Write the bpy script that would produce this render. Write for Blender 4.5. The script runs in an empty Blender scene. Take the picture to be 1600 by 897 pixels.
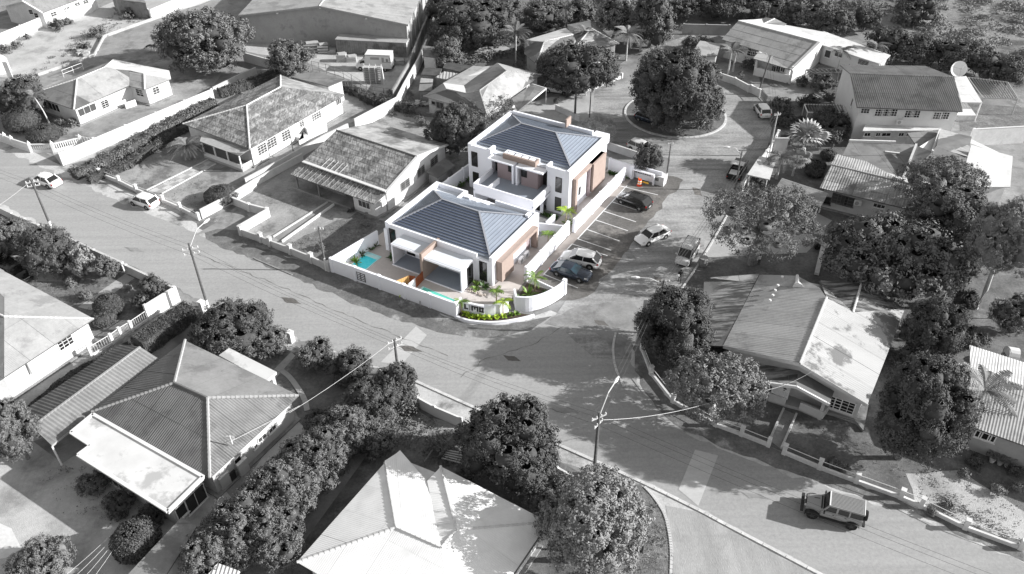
import bpy, bmesh, math, random
import numpy as np
from mathutils import Vector, Matrix, Euler
from mathutils.geometry import tessellate_polygon

SC = bpy.context.scene
COL = SC.collection
random.seed(7)
R = math.radians

# ------------------------------------------------------------------ camera
CAM_H, CAM_F, CAM_PITCH, CAM_ROLL = 55.0, 1270.0, 38.0, -0.4
th, ro = R(CAM_PITCH), R(CAM_ROLL)
_F = Vector((0, math.cos(th), -math.sin(th)))
_R0 = Vector((1, 0, 0)); _U0 = _R0.cross(_F)
_R = _R0 * math.cos(ro) + _U0 * math.sin(ro)
_U = -_R0 * math.sin(ro) + _U0 * math.cos(ro)
EYE = Vector((0, 0, CAM_H))
cd = bpy.data.cameras.new('drone_camera'); cam = bpy.data.objects.new('drone_camera', cd); COL.objects.link(cam)
cam.matrix_world = Matrix(((_R.x, _U.x, -_F.x, 0), (_R.y, _U.y, -_F.y, 0), (_R.z, _U.z, -_F.z, CAM_H), (0, 0, 0, 1)))
cd.sensor_width = 36; cd.lens = 36 * CAM_F / 1600; cd.clip_end = 6000; cd.clip_start = 0.5
SC.camera = cam

# ------------------------------------------------------------------ sky, sun, exposure
SUN_EL, SUN_AZ = 23.0, -2.0            # degrees; azimuth measured from +X towards +Y
w = bpy.data.worlds.new('World'); SC.world = w; w.use_nodes = True
nt = w.node_tree; bg = nt.nodes['Background']
sky = nt.nodes.new('ShaderNodeTexSky'); sky.sky_type = 'NISHITA'; sky.sun_disc = False
sky.sun_elevation = R(SUN_EL); sky.sun_rotation = R(90 - SUN_AZ)
bw = nt.nodes.new('ShaderNodeHueSaturation'); bw.inputs['Saturation'].default_value = 0.0   # black-and-white photograph
nt.links.new(sky.outputs[0], bw.inputs['Color']); nt.links.new(bw.outputs[0], bg.inputs[0])
bg.inputs[1].default_value = 0.10
sd = bpy.data.lights.new('sun', 'SUN'); sd.energy = 5.0; sd.angle = R(0.5); sd.color = (1.0, 0.995, 0.985)
sun = bpy.data.objects.new('sun', sd); COL.objects.link(sun)
_sv = Vector((math.cos(R(SUN_EL)) * math.cos(R(SUN_AZ)), math.cos(R(SUN_EL)) * math.sin(R(SUN_AZ)), math.sin(R(SUN_EL))))
sun.rotation_euler = _sv.to_track_quat('Z', 'Y').to_euler(); sun.location = (0, 0, 120)
vs = SC.view_settings; vs.view_transform = 'Standard'; vs.look = 'None'; vs.gamma = 1.0; vs.exposure = 0.74

# ------------------------------------------------------------------ layout helpers
def G(px, py, z=0.0):
    d = _F * CAM_F + _R * (px - 800) - _U * (py - 448.5)
    t = (z - CAM_H) / d.z
    return EYE + d * t
def K(ox, oy, s):
    return lambda x, y: (ox + x / s, oy + y / s)
def depth(p): return (Vector(p) - EYE).dot(_F)

# ------------------------------------------------------------------ materials
MATS = {}; DBG = False
def g3(c): return (c, c, c) if not isinstance(c, (tuple, list)) else c
def M(name, c, c2=None, scale=0.5, rough=0.85, bump=0.0, bscale=14.0, stretch=None, rotz=0.0, rnd=0.0, metal=0.0, spec=0.3,
      lo=0.35, hi=0.65, detail=6, c3=None, s3=0.12, lo3=0.52, hi3=0.6, obj=False, fine=0.0, coat=0.0, trans=0.0):
    m = bpy.data.materials.new(name); m.use_nodes = True; n = m.node_tree; L = n.links.new
    b = n.nodes['Principled BSDF']; b.inputs['Roughness'].default_value = rough; b.inputs['Metallic'].default_value = metal
    b.inputs['Specular IOR Level'].default_value = spec; b.inputs['Coat Weight'].default_value = coat
    c = g3(c); col = None
    if obj: tc = n.nodes.new('ShaderNodeTexCoord'); src = tc.outputs['Object']
    else: tc = n.nodes.new('ShaderNodeNewGeometry'); src = tc.outputs['Position']
    mp = n.nodes.new('ShaderNodeMapping'); L(src, mp.inputs[0]); mp.inputs['Rotation'].default_value = (0, 0, R(-rotz))
    if stretch: mp.inputs['Scale'].default_value = stretch
    if c2 is not None:
        c2 = g3(c2)
        no = n.nodes.new('ShaderNodeTexNoise'); no.inputs['Scale'].default_value = scale; no.inputs['Detail'].default_value = detail; no.inputs['Roughness'].default_value = 0.62
        L(mp.outputs[0], no.inputs['Vector'])
        rp = n.nodes.new('ShaderNodeValToRGB'); rp.color_ramp.elements[0].position = lo; rp.color_ramp.elements[1].position = hi
        rp.color_ramp.elements[0].color = (*c, 1); rp.color_ramp.elements[1].color = (*c2, 1)
        L(no.outputs[0], rp.inputs[0]); col = rp.outputs[0]
    if c3 is not None:
        no = n.nodes.new('ShaderNodeTexNoise'); no.inputs['Scale'].default_value = s3; no.inputs['Detail'].default_value = 8; no.inputs['Roughness'].default_value = 0.68
        L(src, no.inputs['Vector'])
        rp = n.nodes.new('ShaderNodeValToRGB'); rp.color_ramp.elements[0].position = lo3; rp.color_ramp.elements[1].position = hi3
        rp.color_ramp.elements[0].color = (0, 0, 0, 1); rp.color_ramp.elements[1].color = (1, 1, 1, 1)
        L(no.outputs[0], rp.inputs[0])
        mx = n.nodes.new('ShaderNodeMixRGB'); L(rp.outputs[0], mx.inputs[0])
        if col: L(col, mx.inputs[1])
        else: mx.inputs[1].default_value = (*c, 1)
        mx.inputs[2].default_value = (*g3(c3), 1); col = mx.outputs[0]
    if fine > 0:
        no = n.nodes.new('ShaderNodeTexNoise'); no.inputs['Scale'].default_value = 3.2; no.inputs['Detail'].default_value = 9; no.inputs['Roughness'].default_value = 0.85
        L(src, no.inputs['Vector'])
        mr = n.nodes.new('ShaderNodeMapRange'); mr.inputs[1].default_value = 0.3; mr.inputs[2].default_value = 0.7
        mr.inputs[3].default_value = 1 - fine * 1.8; mr.inputs[4].default_value = 1 + fine * 1.8; L(no.outputs[0], mr.inputs[0])
        mx = n.nodes.new('ShaderNodeMixRGB'); mx.blend_type = 'MULTIPLY'; mx.inputs[0].default_value = 1
        if col: L(col, mx.inputs[1])
        else: mx.inputs[1].default_value = (*c, 1)
        L(mr.outputs[0], mx.inputs[2]); col = mx.outputs[0]
    if rnd > 0:
        oi = n.nodes.new('ShaderNodeObjectInfo')
        mr = n.nodes.new('ShaderNodeMapRange'); mr.inputs[3].default_value = 1 - rnd; mr.inputs[4].default_value = 1 + rnd; L(oi.outputs['Random'], mr.inputs[0])
        mx = n.nodes.new('ShaderNodeMixRGB'); mx.blend_type = 'MULTIPLY'; mx.inputs[0].default_value = 1
        if col: L(col, mx.inputs[1])
        else: mx.inputs[1].default_value = (*c, 1)
        L(mr.outputs[0], mx.inputs[2]); col = mx.outputs[0]
    if col: L(col, b.inputs['Base Color'])
    else: b.inputs['Base Color'].default_value = (*c, 1)
    if bump > 0:
        no = n.nodes.new('ShaderNodeTexNoise'); no.inputs['Scale'].default_value = bscale; no.inputs['Detail'].default_value = 4; L(mp.outputs[0], no.inputs['Vector'])
        bp = n.nodes.new('ShaderNodeBump'); bp.inputs['Strength'].default_value = 1.0; bp.inputs['Distance'].default_value = bump
        L(no.outputs[0], bp.inputs['Height']); L(bp.outputs[0], b.inputs['Normal'])
    MATS[name] = m
    return m

ROADANG = -30.6
M('asphalt', .31, .355, scale=.6, stretch=(.06, 2.2, 1), rotz=ROADANG, fine=.12, c3=.29, s3=.09, lo3=.5, hi3=.70, bump=.01)
M('asphalt_side', .19, .36, scale=.6, stretch=(.2, 1.6, 1), rotz=59.4, fine=.2, c3=.42, s3=.1, lo3=.5, hi3=.66, bump=.01)
M('asphalt_dark', (.115, .11, .105), (.155, .15, .145), scale=.8, fine=.15, c3=(.20, .19, .18), s3=.2, bump=.01)
M('crossing_concrete', .44, .50, scale=.8, fine=.06, stretch=(.3, 1.5, 1), rotz=60)
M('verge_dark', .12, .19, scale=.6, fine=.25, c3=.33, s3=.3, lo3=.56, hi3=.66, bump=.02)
M('verge_dirt', .44, .56, scale=.5, fine=.14, c3=.20, s3=.25, lo3=.5, hi3=.62, bump=.02)
M('dirt', .20, .29, scale=.35, fine=.16, c3=.14, s3=.2, lo3=.52, hi3=.64, bump=.03)
M('sand', .40, .50, scale=.3, fine=.10, c3=.25, s3=.16, lo3=.52, hi3=.68, bump=.03)
M('sand_tracks', .30, .42, scale=.3, stretch=(1.6, .22, 1), rotz=12, fine=.08, c3=.30, s3=.12, bump=.02)
M('yard_dirt', .23, .37, scale=.25, fine=.16, c3=.16, s3=.22, lo3=.5, hi3=.6, bump=.03)
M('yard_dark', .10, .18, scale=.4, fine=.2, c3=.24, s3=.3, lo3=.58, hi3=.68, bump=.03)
M('grass', .13, .20, scale=.8, fine=.3, c3=.26, s3=.25, lo3=.55, hi3=.66, bump=.05)
M('scrub_ground', .18, .38, scale=.22, fine=.3, c3=.09, s3=.11, lo3=.5, hi3=.6, bump=.08)
M('concrete', .36, .42, scale=.5, fine=.06, c3=.28, s3=.3, lo3=.55, hi3=.7)
M('concrete_dull', .23, .31, scale=.5, fine=.1, c3=.17, s3=.3, lo3=.5, hi3=.65)
M('kerb', .50, .62, scale=1.5, fine=.1, rnd=.08)
M('white_paint', .66, .72, scale=.7, fine=.03, rough=.7)
M('white_worn', .58, .68, scale=.8, fine=.05, c3=.48, s3=.5, lo3=.58, hi3=.72, rough=.75)
M('cream_wall', .48, .57, scale=.7, fine=.04, c3=.42, s3=.5, lo3=.6, hi3=.75)
M('grey_wall', .33, .40, scale=.5, fine=.05, c3=.25, s3=.5, lo3=.55, hi3=.7)
M('wall_dark', .2, .3, scale=.6, fine=.1, c3=.14, s3=.5)
M('glass_dark', .02, rough=.08, spec=.6)
M('glass_grey', .07, rough=.12, spec=.6)
M('shadow_gap', .03, rough=.9)
M('frame_white', .75, rough=.5)
M('frame_grey', .35, rough=.6)
# roofs
M('roof_white', .56, .66, scale=.5, rough=.6, rnd=.03, c3=.47, s3=.35, lo3=.5, hi3=.7, fine=.05)
M('roof_light', .33, .40, scale=.4, rough=.7, rnd=.05, c3=.27, s3=.3, fine=.07)
M('roof_grey', .20, .25, scale=.4, rough=.65, rnd=.05, c3=.16, s3=.3, fine=.08)
M('roof_dark', .13, .17, scale=.5, rough=.6, rnd=.06, c3=.11, s3=.3)
M('roof_mid', .17, .23, scale=.5, rough=.65, rnd=.07, c3=.14, s3=.4)
M('roof_old', .13, .34, scale=1.5, rough=.9, rnd=.34, lo=.4, hi=.6, stretch=(3.4, .8, 1), rotz=-30, c3=.15, s3=.35, lo3=.5, hi3=.62, fine=.22)
M('roof_old_light', .24, .42, scale=1.5, rough=.9, rnd=.2, stretch=(.5, 2, 1), rotz=-30, c3=.2, s3=.4, fine=.15)
M('roof_black', .075, .105, scale=.5, rough=.6, rnd=.06, c3=.06, s3=.3, stretch=(2, .3, 1), fine=.1)
M('roof_stain', .06, .25, scale=1.1, rough=.85, rnd=.06, stretch=(.3, 2.2, .6), rotz=5, lo=.44, hi=.6, fine=.12)
M('roof_bright', .78, .86, scale=.5, rough=.6, rnd=.03, c3=.68, s3=.4, lo3=.5, hi3=.7, fine=.03)
M('roof_big_white', .36, .43, scale=.3, rough=.75, c3=.17, s3=.13, lo3=.53, hi3=.57, rnd=.02, stretch=(.3, 1.5, 1))
M('roof_flat_white', .56, .66, scale=.35, rough=.6, c3=.42, s3=.4, lo3=.5, hi3=.58)
M('ridge_light', .55, .65, scale=2)
M('ridge_grey', .30, .36, scale=2)
M('wood_old', .10, .17, scale=3, fine=.2)
M('metal_grey', .3, .36, scale=2, rough=.5)
M('galv', .42, .48, scale=2, rough=.45)
M('stone', .30, .42, scale=1.2, fine=.2, rnd=.2)
M('dark_stuff', .06, .10, scale=1)
# colour part
M('modern_white', (.86, .87, .92), (.89, .90, .94), scale=.5, rough=.7, c3=(.80, .80, .83), s3=.45, lo3=.56, hi3=.75)  # blue of the skylit shade mixed into the white, as the sky is grey
M('modern_roof', (.22, .25, .30), (.25, .28, .33), scale=.6, rough=.38, rnd=.06, spec=.5)
M('modern_rib', (.30, .31, .34), rough=.4)
M('modern_seam_shade', (.075, .095, .15), (.10, .12, .175), scale=1, rough=.5)  # shadow tone for front-slope seams, not a second roof paint
M('modern_flat', (.62, .65, .70), (.66, .69, .73), scale=.7, rough=.7)
M('taupe', (.30, .235, .205), (.33, .26, .225), scale=.8, rough=.8, fine=.03)
M('taupe_dark', (.30, .245, .25), (.32, .26, .265), scale=.8, rough=.8)
M('terrace', (.30, .33, .38), (.33, .36, .41), scale=.8, rough=.7)
M('paving', (.50, .46, .44), (.56, .52, .49), scale=.6, rough=.85, rnd=.05, fine=.05)
M('paving_joint', (.30, .27, .25), rough=.9)
M('pool_shell', (.55, .80, .80), rough=.5)
M('pool_blue', (.04, .66, .76), (.10, .76, .84), scale=3, rough=.5)
M('pool_green', (.10, .52, .42), (.18, .62, .50), scale=3, rough=.5)
M('wood_orange', (.50, .29, .11), (.58, .36, .16), scale=3)
M('wood_red', (.22, .06, .025), (.28, .09, .04), scale=3)
M('soil', (.06, .045, .035), (.10, .08, .06), scale=2, fine=.3)
M('rock_pale', (.55, .49, .44), (.42, .37, .33), scale=4, rnd=.2)
M('green_bright', (.16, .30, .02), (.42, .52, .05), scale=2.2, rough=.5, spec=.4, trans=.3)
M('green_mid', (.07, .15, .02), (.20, .30, .05), scale=2.5, rough=.5, spec=.4)
M('green_dark', (.03, .07, .02), (.08, .13, .04), scale=2.5, rough=.5)
M('trunk_tan', (.40, .33, .22), rough=.9)
M('sign_black', .03, rough=.6)
M('sign_grey', (.42, .43, .45), rough=.6)
M('barrier_red', (.80, .07, .02), rough=.5); M('barrier_orange', (.9, .30, .03), rough=.5); M('barrier_pink', (.95, .80, .72), rough=.5)
M('barrier_yellow', (.75, .45, .05), rough=.5)
# foliage (grey)
M('leaf_dark', .06, .14, scale=1.6, rough=.8, spec=.15, lo=.3, hi=.7, detail=3)
M('leaf_mid', .11, .22, scale=1.6, rough=.8, spec=.15, lo=.3, hi=.7, detail=3)
M('leaf_light', .16, .30, scale=1.8, rough=.8, spec=.15, lo=.3, hi=.7, detail=3)
M('leaf_pale', .30, .52, scale=1.8, rough=.6, spec=.3, lo=.3, hi=.7, detail=3)
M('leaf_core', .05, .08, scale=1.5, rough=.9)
M('bark', .16, .26, scale=4, rough=.95, fine=.2)
M('bark_pale', .42, .55, scale=4, rough=.9, fine=.1)
M('pole_wood', .09, .14, scale=4, rough=.9); M('pole_pale', .45, .55, scale=3, rough=.7)
M('wire_dark', .05, rough=.6); M('wire_pale', .55, rough=.6)
M('insulator', .6, rough=.3)

# ------------------------------------------------------------------ objects
ORG = {}
def root_org(o):
    while o.parent: o = o.parent
    return ORG.get(o.name, Vector((0, 0, 0)))
def link_mesh(name, me, mats, parent=None):
    for m in (mats if isinstance(mats, (list, tuple)) else [mats]): me.materials.append(MATS[m] if isinstance(m, str) else m)
    o = bpy.data.objects.new(name, me); COL.objects.link(o)
    if parent is not None: o.parent = parent
    return o
def mesh_obj(name, verts, faces, mats, parent=None, midx=None, smooth=False, local=False):
    og = Vector((0, 0, 0)) if (local or parent is None) else root_org(parent)
    me = bpy.data.meshes.new(name)
    me.from_pydata([(v[0] - og.x, v[1] - og.y, v[2] - og.z) for v in verts], [], faces)
    o = link_mesh(name, me, mats, parent)
    if midx: me.polygons.foreach_set('material_index', midx)
    if smooth: me.polygons.foreach_set('use_smooth', [True] * len(me.polygons))
    me.update()
    return o
def tag(o, label=None, cat=None, group=None, kind=None):
    if label: o['label'] = label
    if cat: o['category'] = cat
    if group: o['group'] = group
    if kind: o['kind'] = kind
    return o
def thing(name, label, cat, loc=(0, 0, 0), group=None):
    o = bpy.data.objects.new(name, None); COL.objects.link(o); o.empty_display_size = .3
    o.location = loc; ORG[o.name] = Vector(loc)
    return tag(o, label, cat, group)
def copy_tree(o, parent=None):
    c = o.copy(); COL.objects.link(c); c.parent = parent
    for ch in list(o.children): copy_tree(ch, c)
    return c

class MB:
    def __init__(s): s.v = []; s.f = []; s.m = []
    def add(s, vs, fs, m=0):
        b = len(s.v); s.v += [tuple(v) for v in vs]; s.f += [tuple(b + i for i in f) for f in fs]; s.m += [m] * len(fs); return s
    def box(s, c, d, rz=0, m=0):
        ca, sa = math.cos(rz), math.sin(rz); P = []
        for z in (-.5, .5):
            for x, y in ((-.5, -.5), (.5, -.5), (.5, .5), (-.5, .5)):
                X, Y = x * d[0], y * d[1]
                P.append((c[0] + X * ca - Y * sa, c[1] + X * sa + Y * ca, c[2] + z * d[2]))
        return s.add(P, [(0, 3, 2, 1), (4, 5, 6, 7), (0, 1, 5, 4), (1, 2, 6, 5), (2, 3, 7, 6), (3, 0, 4, 7)], m)
    def beam(s, a, b, w, h, m=0, up=(0, 0, 1)):
        a, b = Vector(a), Vector(b); d = (b - a); 
        if d.length < 1e-6: return s
        d.normalize(); sd_ = d.cross(Vector(up))
        if sd_.length < 1e-3: sd_ = d.cross(Vector((0, 1, 0)))
        sd_.normalize(); u = sd_.cross(d)
        P = [p + sd_ * (i * w / 2) + u * (j * h / 2) for p in (a, b) for i, j in ((-1, -1), (1, -1), (1, 1), (-1, 1))]
        return s.add(P, [(0, 3, 2, 1), (4, 5, 6, 7), (0, 1, 5, 4), (1, 2, 6, 5), (2, 3, 7, 6), (3, 0, 4, 7)], m)
    def prism(s, pts, z0, z1, m=0):
        n = len(pts)
        zt = z1 if isinstance(z1, (list, tuple)) else [z1] * n
        A = sum(pts[i][0] * pts[(i + 1) % n][1] - pts[(i + 1) % n][0] * pts[i][1] for i in range(n))
        idx = list(range(n)) if A > 0 else list(range(n))[::-1]
        P = [(pts[i][0], pts[i][1], z0) for i in idx] + [(pts[i][0], pts[i][1], zt[i]) for i in idx]
        F = [tuple(range(n))[::-1], tuple(range(n, 2 * n))] + [(i, (i + 1) % n, n + (i + 1) % n, n + i) for i in range(n)]
        return s.add(P, F, m)
    def slab(s, pts, t, m=0):
        pts = [Vector(p) for p in pts]; n = len(pts)
        N = Vector((0, 0, 0))
        for i in range(n): N += pts[i].cross(pts[(i + 1) % n])
        if N.z < 0: pts = pts[::-1]; N = -N
        N.normalize(); P = [p for p in pts] + [p - N * t for p in pts]
        F = [tuple(range(n)), tuple(range(n, 2 * n))[::-1]] + [((i + 1) % n, i, n + i, n + (i + 1) % n) for i in range(n)]
        return s.add(P, F, m)
    def tube(s, pts, r, n=6, m=0, cap=True):
        pts = [Vector(p) for p in pts]; rr = r if isinstance(r, (list, tuple)) else [r] * len(pts); P = []
        for i, p in enumerate(pts):
            d = (pts[min(i + 1, len(pts) - 1)] - pts[max(i - 1, 0)])
            if d.length < 1e-7: d = Vector((0, 0, 1))
            d.normalize(); a = d.cross(Vector((0, 0, 1)))
            if a.length < .05: a = d.cross(Vector((1, 0, 0)))
            a.normalize(); b = d.cross(a)
            P += [p + a * math.cos(2 * math.pi * k / n) * rr[i] + b * math.sin(2 * math.pi * k / n) * rr[i] for k in range(n)]
        F = [(i * n + k, (i + 1) * n + k, (i + 1) * n + (k + 1) % n, i * n + (k + 1) % n) for i in range(len(pts) - 1) for k in range(n)]
        if cap: F += [tuple(range(n)), tuple(range((len(pts) - 1) * n, len(pts) * n))[::-1]]
        return s.add(P, F, m)
    def lathe(s, prof, c=(0, 0, 0), n=12, m=0, axis='z'):
        P = []
        for r, h in prof:
            for k in range(n):
                a = 2 * math.pi * k / n; x, y = r * math.cos(a), r * math.sin(a)
                P.append((c[0] + x, c[1] + y, c[2] + h) if axis == 'z' else (c[0] + x, c[1] + h, c[2] + y))
        F = [(i * n + k, i * n + (k + 1) % n, (i + 1) * n + (k + 1) % n, (i + 1) * n + k) for i in range(len(prof) - 1) for k in range(n)]
        F += [tuple(range(n))[::-1], tuple(range((len(prof) - 1) * n, len(prof) * n))]
        return s.add(P, F, m)
    def build(s, name, mats, parent=None, smooth=False, local=False):
        return mesh_obj(name, s.v, s.f, mats, parent, s.m if isinstance(mats, (list, tuple)) else None, smooth, local)

def densify(pts, step=2.0, amp=0.0, closed=True, seed=1):
    rg = random.Random(seed); out = []; n = len(pts)
    for i in range(n if closed else n - 1):
        a, b = Vector(pts[i][:2]), Vector(pts[(i + 1) % n][:2]); L = (b - a).length; k = max(1, int(L / step)); nn = Vector((-(b - a).y, (b - a).x)).normalized() if L > 0 else Vector((0, 0))
        for j in range(k):
            p = a.lerp(b, j / k) + (nn * rg.uniform(-amp, amp) if j else Vector((0, 0))); out.append(p)
    if not closed: out.append(Vector(pts[-1][:2]))
    return out
def smooth_path(pts, n=6):
    P = [Vector(p[:2]) for p in pts]; out = []
    for i in range(len(P) - 1):
        p0, p1, p2, p3 = P[max(i - 1, 0)], P[i], P[i + 1], P[min(i + 2, len(P) - 1)]
        for k in range(n):
            t = k / n; out.append(0.5 * ((2 * p1) + (-p0 + p2) * t + (2 * p0 - 5 * p1 + 4 * p2 - p3) * t * t + (-p0 + 3 * p1 - 3 * p2 + p3) * t ** 3))
    out.append(P[-1]); return out
USED_Z = set()
def sheet(name, pix, mat, z, amp=0.0, step=1.5, world=None, seed=3, kind='structure'):
    while round(z, 4) in USED_Z and name not in ('bay_line', 'path_slab'): z += .0007
    USED_Z.add(round(z, 4))
    pts = world if world is not None else [G(*p) for p in pix]
    if amp: pts = densify(pts, step, amp, True, seed)
    tri = tessellate_polygon([[Vector((p[0], p[1], 0)) for p in pts]])
    V = [(p[0], p[1], z) for p in pts]; Fc = []
    for t in tri:
        a, b, c = (Vector(V[i]) for i in t)
        Fc.append(t if (b - a).cross(c - a).z > 0 else t[::-1])
    o = mesh_obj(name, V, Fc, mat); tag(o, kind=kind); return o

# ------------------------------------------------------------------ roofs and houses
def clip(poly, u0, u1, d0, d1):
    def cl(P, ax, val, keep_ge):
        out = []
        for i in range(len(P)):
            a, b = P[i], P[(i + 1) % len(P)]
            ia = (a[ax] >= val) == keep_ge or a[ax] == val; ib = (b[ax] >= val) == keep_ge or b[ax] == val
            if ia: out.append(a)
            if ia != ib:
                t = (val - a[ax]) / (b[ax] - a[ax]); out.append((a[0] + (b[0] - a[0]) * t, a[1] + (b[1] - a[1]) * t))
        return out
    for ax, v, g in ((0, u0, True), (0, u1, False), (1, d0, True), (1, d1, False)):
        if len(poly) < 3: return []
        poly = cl(poly, ax, v, g)
    return poly
def roof_plane(root, pts, mat, size=None, corr=None, th=.10, name='roof', sheet_name='roof_sheet', under=None, lift=.012, axis=None, jitter=1.0):
    pts = [Vector(p) for p in pts]; n = len(pts); N = Vector((0, 0, 0))
    for i in range(n): N += pts[i].cross(pts[(i + 1) % n])
    if N.z < 0: pts = pts[::-1]; N = -N
    N.normalize()
    base = MB().slab(pts, th).build(name, under or ('roof_dark' if size and mat not in ('modern_roof', 'roof_bright', 'roof_white') else mat), root)
    if not size and not corr: return base
    if axis is not None: h = (Vector(axis) - N * Vector(axis).dot(N)).normalized()
    else:
        h = Vector((0, 0, 1)).cross(N)
        h = h.normalized() if h.length > .02 else Vector((1, 0, 0))
    d = N.cross(h); o = sum(pts, Vector()) / n
    P = [((p - o).dot(h), (p - o).dot(d)) for p in pts]
    u0, u1 = min(p[0] for p in P), max(p[0] for p in P); d0, d1 = min(p[1] for p in P), max(p[1] for p in P)
    w_, l_ = size if size else (u1 - u0 + 1, d1 - d0 + 1)
    nu, nd = max(1, math.ceil((u1 - u0) / w_)), max(1, math.ceil((d1 - d0) / l_))
    for i in range(nu):
        for j in range(nd):
            g = (.006 if mat in ('modern_roof', 'roof_bright', 'roof_white') else .012) if size else 0
            c = clip(P, u0 + i * w_ + g, u0 + (i + 1) * w_ - g, d0 + j * l_ + g, d0 + (j + 1) * l_ - g)
            if len(c) < 3: continue
            cu0, cu1 = min(q[0] for q in c), max(q[0] for q in c); cd0, cd1 = min(q[1] for q in c), max(q[1] for q in c)
            if cu1 - cu0 < .05 or cd1 - cd0 < .05: continue
            lf = lift + (random.uniform(0, .012) * jitter if size else 0); tilt = (.018 if nd > 1 else 0)
            def at(u, dd, extra=0): return o + h * u + d * dd + N * (lf + tilt * (cd1 - dd) / max(.1, l_) + extra)
            if corr:
                pitch, amp = corr; k0 = math.ceil(cu0 / (pitch / 2)); ks = [cu0] + [k * pitch / 2 for k in range(k0, int(cu1 / (pitch / 2)) + 1) if cu0 + .01 < k * pitch / 2 < cu1 - .01] + [cu1]
                V = []; Fc = []
                for u in ks:
                    ys = []
                    for q in range(len(c)):
                        a, b = c[q], c[(q + 1) % len(c)]
                        if (a[0] - u) * (b[0] - u) <= 1e-12 and abs(a[0] - b[0]) > 1e-9:
                            t = (u - a[0]) / (b[0] - a[0]); ys.append(a[1] + (b[1] - a[1]) * t)
                        elif abs(a[0] - u) < 1e-7: ys.append(a[1])
                    if not ys: continue
                    kk = round(u / (pitch / 2)); e = amp if kk % 2 else 0
                    V += [at(u, min(ys), e), at(u, max(ys), e)]
                for q in range(len(V) // 2 - 1): Fc.append((2 * q, 2 * q + 2, 2 * q + 3, 2 * q + 1))
                if Fc: mesh_obj(sheet_name, V, Fc, mat, base)
            else:
                m_ = len(c); A = sum(c[q][0] * c[(q + 1) % m_][1] - c[(q + 1) % m_][0] * c[q][1] for q in range(m_))
                if A < 0: c = c[::-1]
                V = [at(*q) for q in c] + [at(*q) - N * (lf - .001) for q in c]
                Fc = [tuple(range(m_))] + [((q + 1) % m_, q, m_ + q, m_ + (q + 1) % m_) for q in range(m_)]
                mesh_obj(sheet_name, V, Fc, mat, base)
    return base
def ridge_cap(root, a, b, mat='ridge_light', r=.13, seg=.42, name='ridge_cap'):
    a, b = Vector(a), Vector(b); L = (b - a).length; k = max(1, int(L / seg)); pts = []; rr = []
    for i in range(k):
        pts += [a.lerp(b, i / k), a.lerp(b, (i + .97) / k)]; rr += [r, r * .72]
    MB().tube(pts, rr, 6).build(name, mat, root)
def inset_ring(pts, d):
    n = len(pts); A = sum(pts[i].x * pts[(i + 1) % n].y - pts[(i + 1) % n].x * pts[i].y for i in range(n)); s = 1 if A > 0 else -1; out = []
    for i in range(n):
        p, q, r_ = pts[i - 1], pts[i], pts[(i + 1) % n]
        e1 = Vector((q.x - p.x, q.y - p.y)).normalized(); e2 = Vector((r_.x - q.x, r_.y - q.y)).normalized()
        n1 = Vector((-e1.y, e1.x)) * s; n2 = Vector((-e2.y, e2.x)) * s; bi = n1 + n2
        k = d / max(.35, (bi.length_squared / 2)) if bi.length > 1e-3 else d
        o = bi * k if bi.length > 1e-3 else n1 * d
        out.append(Vector((q.x + o.x, q.y + o.y, q.z)))
    return out
class House: pass
def house(name, label, P, planes, ring, wall='cream_wall', inset=.45, cat='house', ridges=(), ridge_mat='ridge_light', drop=.14, fascia=None, loc=None, ring3=None, base=True):
    h = House(); h.p = {k: G(*v) for k, v in P.items() if not isinstance(v[2], str)}
    for k_, v in P.items():
        if isinstance(v[2], str):
            A, B, C = (h.p[n_] for n_ in v[2].split(',')); N = (B - A).cross(C - A); d = G(v[0], v[1], 0) - EYE; h.p[k_] = EYE + d * ((A - EYE).dot(N) / d.dot(N))
            if DBG: print('   ', label[:25], k_, 'z', round(h.p[k_].z, 2))
    R3 = ring3(h.p) if ring3 else [h.p[k] for k in ring]
    c = sum((Vector((p.x, p.y, 0)) for p in R3), Vector()) / len(R3)
    h.root = thing(name, label, cat, loc or c)
    ins = inset_ring(R3, inset); h.ins = ins
    MB().prism([(p.x, p.y) for p in ins], 0, [p.z - drop for p in ins]).build('wall', wall, h.root)
    if base: MB().prism([(p.x, p.y) for p in inset_ring(R3, inset - .35)], 0, .16).build('plinth', 'concrete_dull', h.root)
    n = len(ins); h.seg = [(ins[i], ins[(i + 1) % n]) for i in range(n)]
    for pl in planes:
        keys, mat = pl[0], pl[1]; size = pl[2] if len(pl) > 2 else None; corr = pl[3] if len(pl) > 3 else None
        roof_plane(h.root, [h.p[k] for k in keys], mat, size, corr)
    for pl in planes:
        q = [h.p[k_] for k_ in pl[0]]
        if len(q) > 3 and DBG:
            N = Vector((0, 0, 0))
            for i in range(len(q)): N += q[i].cross(q[(i + 1) % len(q)])
            N.normalize(); o_ = sum(q, Vector()) / len(q); dv = [round((p_ - o_).dot(N), 2) for p_ in q]
            if max(map(abs, dv)) > .12: print('NONPLANAR', label[:40], list(zip(pl[0], dv)))
    for a, b in ridges: ridge_cap(h.root, h.p[a] + Vector((0, 0, .03)), h.p[b] + Vector((0, 0, .03)), ridge_mat)
    if fascia:
        for a, b in fascia:
            A_, B_ = h.p[a], h.p[b]; MB().beam(A_ - Vector((0, 0, .13)), B_ - Vector((0, 0, .13)), .06, .24).build('fascia', 'frame_white', h.root)
    return h
def on_wall(seg, px, py):
    a, b = seg; e = Vector((b.x - a.x, b.y - a.y, 0)); n = Vector((-e.y, e.x, 0)).normalized()
    if (EYE - a).dot(n) < 0: n = -n
    d = _F * CAM_F + _R * (px - 800) - _U * (py - 448.5)
    t = (a - EYE).dot(n) / d.dot(n); p = EYE + d * t
    L = e.length; e.normalize(); u = (p - a).dot(e)
    return p, e, n, u, L
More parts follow.
